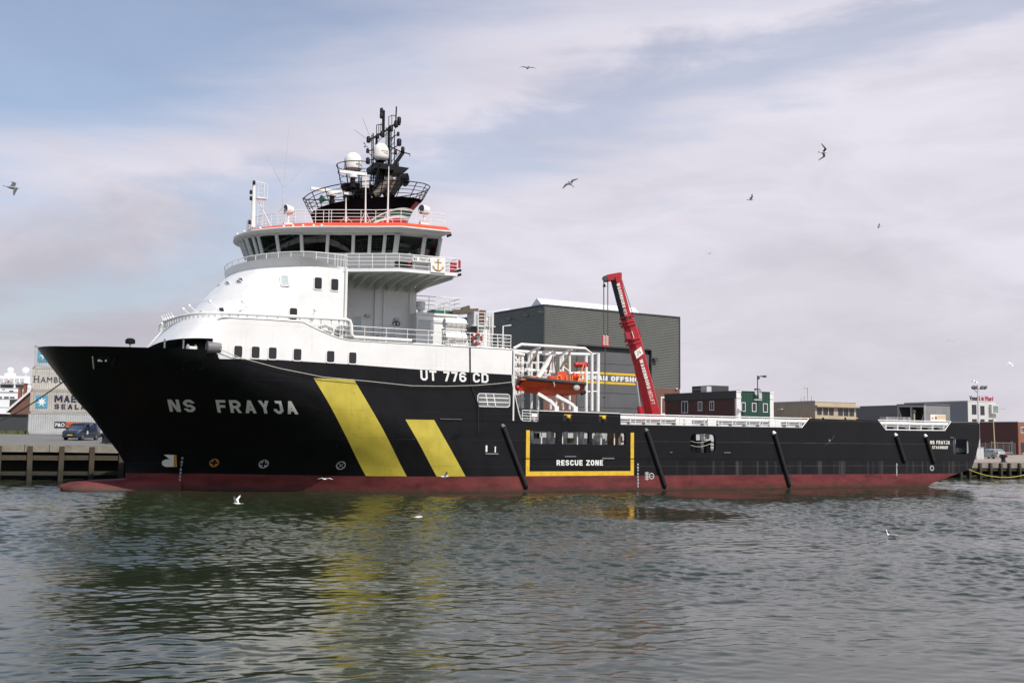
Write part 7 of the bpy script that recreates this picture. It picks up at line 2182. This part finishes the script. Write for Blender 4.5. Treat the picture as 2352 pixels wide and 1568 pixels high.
# ================================================================== MOBILE CRANE
CD = 128
base = base_at((1503, 1010), CD)
cr_ = site('mobile_crane', 'red telescopic mobile crane with its boom raised on the quay behind the ship', 'crane', base)
def CPt(x, y): return at(z_boom(x, y), CD)
def boom_seg(name, p0, p1, w0, w1, m, par=cr_, depth=1.15):
    A, C = p0, p1; d_ = (C - A).normalized(); right = d_.cross(Vector((0, 1, 0))).normalized(); right = right if right.x > 0 else -right
    rows = []
    for P_, w_ in ((A, w0), (C, w1)):
        hw = w_ / 2; dd = w_ * depth / 2
        rows.append([P_ + right * a * hw + Vector((0, 1, 0)) * c * dd for a, c in ((-1, -.35), (-.1, -1), (.9, -1), (1, -.8), (1, .8), (.9, 1), (-.3, 1), (-1, .35))])
    b = B(); b.grid(rows, closed=True); b.poly(rows[0]); b.poly(rows[1])
    return mk(name, b, m, par, ang=20), right
foot = at((1507, 985), CD)
s1, right = boom_seg('boom_base', foot, CPt(395, 760), 1.75, 1.55, M_RED)
M_BOOMSHADE = mat('painted boom shade', (0.014, 0.016, 0.032), .4, var=.1)
s2, _ = boom_seg('boom_section', CPt(395, 765), CPt(328, 560), 1.48, 1.45, M_RED)
s3, _ = boom_seg('boom_section', CPt(330, 600), CPt(205, 130), 1.24, 1.22, M_RED)
for (x0, y0, x1, y1, w_) in ((318, 520, 322, 535, 1.75), (318, 570, 322, 590, 1.8), (330, 600, 335, 622, 1.75), (372, 745, 376, 765, 1.8), (382, 790, 386, 806, 1.75)):
    boom_seg('boom_collar', CPt(x0, y0), CPt(x1, y1), w_, w_, M_RED)
# added dark plate paints in the shade on the inner section's left face
A, C = CPt(280, 540), CPt(165, 160)
b = B(); d_ = (C - A).normalized(); rr = d_.cross(Vector((0, 1, 0))).normalized(); rr = rr if rr.x > 0 else -rr
def onsec(s, t): return CPt(322, 575).lerp(CPt(208, 140), s) + rr * t * .61
b.prism([onsec(.05, -1.06) + Vector((0, -.26, 0)), onsec(.97, -1.03) + Vector((0, -.26, 0)), onsec(.97, -.18) + Vector((0, -.75, 0)), onsec(.05, -.2) + Vector((0, -.76, 0))],
        [onsec(.05, -1.0) + Vector((0, .3, 0)), onsec(.97, -.98) + Vector((0, .3, 0)), onsec(.97, -.1) + Vector((0, -.6, 0)), onsec(.05, -.1) + Vector((0, -.6, 0))])
mk('boom_shade_plate', b, M_BOOMSHADE, cr_)
# boom head with sheaves, lamp, ropes and hook block
b = B(); b.beam(CPt(120, 135), CPt(258, 110), 1.1, .75); b.lathe([(.34, -.4), (.38, -.35), (.3, 0), (.38, .35), (.34, .4)], CPt(112, 140), 16, axis=(0, 1, 0)); b.beam(CPt(245, 80), CPt(245, 150), .45, .6, (1, 0, 0))
head = mk('boom_head', b, M_RED, cr_)
mk('sheave', B().lathe([(.3, -.2), (.34, -.15), (.25, 0), (.34, .15), (.3, .2)], CPt(105, 145) + Vector((-.1, -.6, 0)), 16, axis=(0, 1, 0)), M_CLADD, head)
mk('limit_weight', B().lathe([(.03, .2), (.22, -.12), (.2, -.18)], CPt(95, 205), 8), M_BLKSTEEL, head)
g = B()
hb0, hb1 = CPt(88, 720), CPt(130, 720)
for x in (86, 92, 127, 132): g.tube([CPt(x, 165) , CPt(x, 725)], .03, 4)
mk('hoist_rope', g, M_ROPED, cr_)
g = B().tube([CPt(262, 120), CPt(380, 490)], .04, 4); mk('hoist_rope', g, M_ROPED, cr_)
c = CPt(106, 770)
b = B(); b.prism([c + Vector((x, -.25, z)) for x, z in rrect(-.42, -.68, .42, .68, .18)], [c + Vector((x, .25, z)) for x, z in rrect(-.42, -.68, .42, .68, .18)])
hook = mk('hook_block', b, M_RED, cr_)
b = B()
for k in range(5):
    z0 = -.55 + k * .24
    for xa, xb_ in ((-.3, -.02), (.04, .34)): b.add([c + Vector((xa, -.26, z0 + .18)), c + Vector((xb_, -.26, z0)), c + Vector((xb_, -.26, z0 + .12)), c + Vector((xa, -.26, z0 + .30))], [(0, 1, 2, 3)])
mk('warning_stripe', b, M_LETTER, hook)
g = B().tube([CPt(104, 820), CPt(100, 900), CPt(97, 1340)], .04, 5).tube([CPt(108, 830), CPt(100, 1340), CPt(94, 1480)], .035, 5); g.ball(CPt(94, 1335), .16, 6); mk('lifting_chain', g, M_ROPED, cr_)
# lettering on both sections, white panel with emblem
def boom_text(s, p0, p1, hgt, w, thick=.2):
    off = -(w * 1.15 / 2 + .02)
    A, C = p0, p1; d_ = (C - A); side = d_.normalized().cross(Vector((0, 1, 0))).normalized(); side = side if side.x > 0 else -side
    b = B(); block_text(b, s, lambda a, t, o: A + d_ * a + side * (t * hgt) + Vector((0, off - o, 0)), thick, .15); return mk('boom_lettering', b, M_LETTER, cr_)
def offs(w): return -(w * 1.15 / 2 + .03)
boom_text('WAGENBORG', CPt(438, 965), CPt(520, 1258), .40, 1.75, .22); boom_text('NEDLIFT', CPt(524, 1275), CPt(564, 1415), .40, 1.78, .12)
boom_text('WAGENBORG', CPt(210, 195), CPt(272, 440), .40, 1.25, .22); boom_text('NEDLIFT', CPt(276, 455), CPt(308, 560), .36, 1.26, .12)
A = CPt(412, 955); C = CPt(388, 882); D_ = CPt(455, 832); E = CPt(480, 902)
b = B().prism([q + Vector((0, offs(1.66) - .05, 0)) for q in (A, C, D_, E)], [q + Vector((0, offs(1.6) + .25, 0)) for q in (A, C, D_, E)]); pn = mk('emblem_panel', b, M_LETTER, cr_)
cc = (A + C + D_ + E) / 4 + Vector((0, offs(1.66) - .07, 0)); e1 = (D_ - C) * .22; e2 = (A - C) * .26
b = B()
for s_ in (-1, 1): b.add([cc + e1 * s_ * .2, cc + e1 * s_ + e2, cc + e1 * s_ * 1.0 + e2 * .2, cc + e1 * s_ * .5], [(0, 1, 2, 3)]); b.add([cc + e1 * s_ * .2, cc + e1 * s_ * .9 - e2, cc + e1 * s_ * .4 - e2 * .8], [(0, 1, 2)])
mk('emblem', b, M_NAVY, pn)
# side winch housing and lift cylinder
b = B().beam(CPt(395, 650), CPt(428, 745), .4, 1.1); b.obox(CPt(352, 720), (.55, 0, 0), (0, .9, 0), (-.1, 0, .42)); mk('boom_winch', b, M_CRIMSON2, cr_)
mk('guide_bar', B().beam(CPt(362, 675) + Vector((0, -1.05, 0)), CPt(385, 750) + Vector((0, -1.05, 0)), .12, .06), M_LETTER, cr_)
mk('cylinder_rod', B().tube([CPt(418, 1175) + Vector((0, -.3, 0)), CPt(452, 1440) + Vector((0, -.3, 0))], .2, 14), mat('chromed rod', (.6, .6, .6), .18, 1.0), cr_)
mk('cylinder_barrel', B().tube([CPt(450, 1430) + Vector((0, -.3, 0)), CPt(480, 1640) + Vector((0, -.3, 0))], .37, 14), M_RED, cr_)
# carrier, mostly hidden behind the ship
g = B(); g.box(base.x - 8, base.x + 6, base.y - 1.4, base.y + 1.4, base.z + .9, base.z + 1.9); mk('carrier', g, M_RED, cr_)
g = B(); g.box(base.x - 2.5, base.x + 3.2, base.y - 1.3, base.y + 1.3, base.z + 2.0, at((1503, 972), CD).z); mk('turntable', g, M_RED, cr_)
g = B(); g.box(base.x - 10, base.x - 8, base.y - 1.35, base.y + 1.35, base.z + .6, base.z + 2.4); mk('driver_cab', g, M_RED, cr_)
for k in range(6):
    for s_ in (-1, 1): mk('wheel', B().lathe([(.2, -.25), (.65, -.25), (.7, -.15), (.7, .15), (.65, .25), (.2, .25)], (base.x - 8.6 + k * 2.7, base.y + s_ * 1.2, base.z + .7), 16, axis=(0, s_, 0)), M_RUBBER, cr_)

# ================================================================== GULLS
M_GULLW = mat('white plumage', (.80, .79, .76), .7)
M_GULLG = mat('grey feathers and body shade', (.23, .235, .25), .7, var=.15)  # grey wings; on some bodies it paints in underside shade
M_GULLD = mat('dark feathers and wing shade', (.06, .06, .065), .7)  # dark wing tips; on whole wings it paints in underside shade
M_BEAK = mat('yellow beak', (.55, .36, .06), .5)
def gull(p, D, label, yaw=0, pitch=0, roll=0, up1=12, up2=-8, span=1.3, sweep=.25, wing=None, body=None, group='gulls in flight', axes=None):
    """x forward, y left; up1/up2: inner and outer wing angles in degrees (single values or left/right pairs)"""
    P = at(p, D)
    t = thing('gull', label, 'gull', P, 0, group, rot=(R(roll), R(pitch), R(yaw)))
    if axes:
        f_, l_ = Vector(axes[0]).normalized(), Vector(axes[1]); l_ = (l_ - f_ * l_.dot(f_)).normalized(); u_ = f_.cross(l_)
        t.rotation_euler = Matrix(((f_.x, l_.x, u_.x), (f_.y, l_.y, u_.y), (f_.z, l_.z, u_.z))).to_euler()
    k = span / 1.3
    b = B(); prof = [(-.25, .012, .0), (-.16, .045, .0), (-.04, .072, -.005), (.06, .07, 0), (.13, .05, .012), (.17, .042, .02), (.205, .043, .025), (.235, .030, .022), (.25, .01, .02)]
    b.grid([[(x * k, r * k * math.cos(2 * math.pi * i / 10), (z + r * math.sin(2 * math.pi * i / 10) * .9) * k) for i in range(10)] for x, r, z in prof], closed=True)
    b.poly([(prof[0][0] * k, .012 * k * math.cos(2 * math.pi * i / 10), .012 * k * math.sin(2 * math.pi * i / 10)) for i in range(10)])
    mk('body', b, body or M_GULLW, t, ang=80)
    mk('beak', B().lathe([(.014 * k, 0), (.012 * k, .03 * k), (.002, .06 * k)], (.24 * k, 0, .02 * k), 6, axis=(1, 0, -.12)), M_BEAK, t)
    mk('tail', B().prism([(-.22 * k, -.02 * k, .004), (-.38 * k, -.075 * k, .004), (-.39 * k, .075 * k, .004), (-.22 * k, .02 * k, .004)], [(-.22 * k, -.02 * k, .014), (-.38 * k, -.075 * k, .01), (-.39 * k, .075 * k, .01), (-.22 * k, .02 * k, .014)]), body or M_GULLW, t)
    for si, s_ in enumerate((1, -1)):
        a1 = up1[si] if isinstance(up1, tuple) else up1; a2 = up2[si] if isinstance(up2, tuple) else up2
        st = []
        for f in (0, .12, .25, .4, .55, .7, .85, .95, 1.0):
            L1 = .42
            d1 = min(f, L1); d2 = max(0, f - L1)
            y = (d1 * math.cos(R(a1)) + d2 * math.cos(R(a2))) * .64; z = (d1 * math.sin(R(a1)) + d2 * math.sin(R(a2))) * .64
            lead = .07 + .10 * math.sin(min(1, f / .42) * math.pi / 2) - sweep * max(0, f - .42) * .95
            ch = interp([(0, .19), (.25, .18), (.42, .16), (.7, .12), (.9, .07), (1, .012)], f)
            st.append((lead, ch, y, z))
        b = B(); rows = []
        for lead, ch, y, z in st:
            th = .016 * (ch / .19) + .003
            rows.append([(lead * k, s_ * (y + .02) * k, (z + .02) * k), ((lead - ch * .35) * k, s_ * (y + .02) * k, (z + .02 + th) * k), ((lead - ch) * k, s_ * (y + .02) * k, (z + .012) * k), ((lead - ch * .4) * k, s_ * (y + .02) * k, (z + .016 - th * .3) * k)])
        b.grid(rows, closed=True); b.poly(rows[0]); b.poly(rows[-1])
        w_ = mk('wing', b, wing or M_GULLG, t, ang=60)
        b = B(); b.grid([[(x, y, z + .004 * (1 if j == 1 else -1 if j == 3 else 0)) for j, (x, y, z) in enumerate(r)] for r in rows[-3:]], closed=True); mk('wing_tip', b, M_GULLD, w_)
    return t
# yaw: 0 = flying to the right of the picture, 180 = to the left
gull((28, 431), 46, 'gull with shade-darkened wings banking above the ferry and containers', axes=((.8, .6, -.05), (-.62, .3, .55)), up1=22, up2=-26, wing=M_GULLD, body=M_GULLG)
gull((1212, 157), 74, 'gull with level arched wings high above the mast, flying away', yaw=100, pitch=2, up1=24, up2=-16)
gull((1310, 422), 70, 'gull seen from below, both grey wings spread in one long diagonal', axes=((-.5, .35, .62), (-.86, -.1, -.45)), up1=6, up2=-8, wing=M_GULLD, body=M_GULLG)
gull((1891, 350), 74, 'gull banked steeply with one wing bent up and the other down', axes=((1, .1, 0), (.1, -.45, .9)), up1=14, up2=(-14, -24), sweep=.75, wing=M_GULLD)
gull((1724, 459), 78, 'dark gull seen from the side with one wing raised, below the banked one', yaw=6, roll=-16, up1=(66, 40), up2=(44, 30), span=1.0, wing=M_GULLD, body=M_GULLG)
gull((2020, 520), 120, 'tiny white gull in the pale cloud right of the dark side-on one', yaw=170, roll=18, up1=20, up2=-10, wing=M_GULLW)
gull((1629, 583), 170, 'speck of a gull in the cloud above the crane boom', yaw=30, up1=26, up2=-12, wing=M_GULLG)
gull((2183, 783), 150, 'tiny dark winged gull low in the sky above the beige office', yaw=40, roll=15, up1=20, up2=-30, wing=M_GULLG)
gull((2320, 835), 120, 'small white gull low in the sky above the brown brick warehouse', yaw=20, roll=35, up1=10, up2=-35, wing=M_GULLW)
gull((2240, 877), 120, 'small white gull just above the floodlight mast', yaw=200, roll=-20, up1=30, up2=-50, wing=M_GULLW)
gull((1905, 1012), 86, 'gull with grey wings crossing the black hull near the stern', axes=((.3, .9, -.3), (.65, -.1, .72)), up1=6, up2=-8, wing=M_GULLG, span=1.25)
gull((747, 1100), 66, 'white gull with drooping wings skimming the red waterline near the bow', yaw=80, up1=12, up2=-14, wing=M_GULLW, span=1.1)
gull((1021, 1094), 68, 'white gull flying low in front of the second yellow stripe', yaw=15, roll=-25, up1=20, up2=-5, wing=M_GULLW)
gull((545, 1156), 52, 'white gull with wings raised in a V above the water near the bow', yaw=165, up1=62, up2=46, wing=M_GULLW, span=1.05)
gull((961, 1187), 50, 'gull flapping over the water with one dark tipped wing out', yaw=20, roll=-12, up1=(30, 58), up2=(5, 40), span=1.0)
# one swimming gull
P = at((2048, 1236), 45); P.z = .05
r = ray(2048, 1236); tt = (0.0 - EYE.z) / r.z; P = EYE + r * tt
t = thing('gull', 'white gull sitting on the open water off the ship stern', 'gull', (P.x, P.y, .03), R(150))
b = B(); prof = [(-.26, .02, .12), (-.18, .07, .07), (-.02, .11, .05), (.1, .1, .06), (.17, .06, .12), (.19, .05, .2), (.2, .055, .27), (.22, .05, .31), (.235, .02, .31)]
b.grid([[(x, r_ * math.cos(2 * math.pi * i / 10), z + r_ * math.sin(2 * math.pi * i / 10)) for i in range(10)] for x, r_, z in prof], closed=True); mk('body', b, M_GULLW, t, ang=80)
mk('beak', B().lathe([(.018, 0), (.003, .08)], (.24, 0, .3), 6, axis=(1, 0, -.1)), M_BEAK, t)
for s_ in (-1, 1): mk('wing', B().ball((-.08, s_ * .09, .11), .12, 6, (1.7, .35, .6)), M_GULLG, t)
for o in list(bpy.data.objects):
    if 'world_parts' in o.keys(): del o['world_parts']
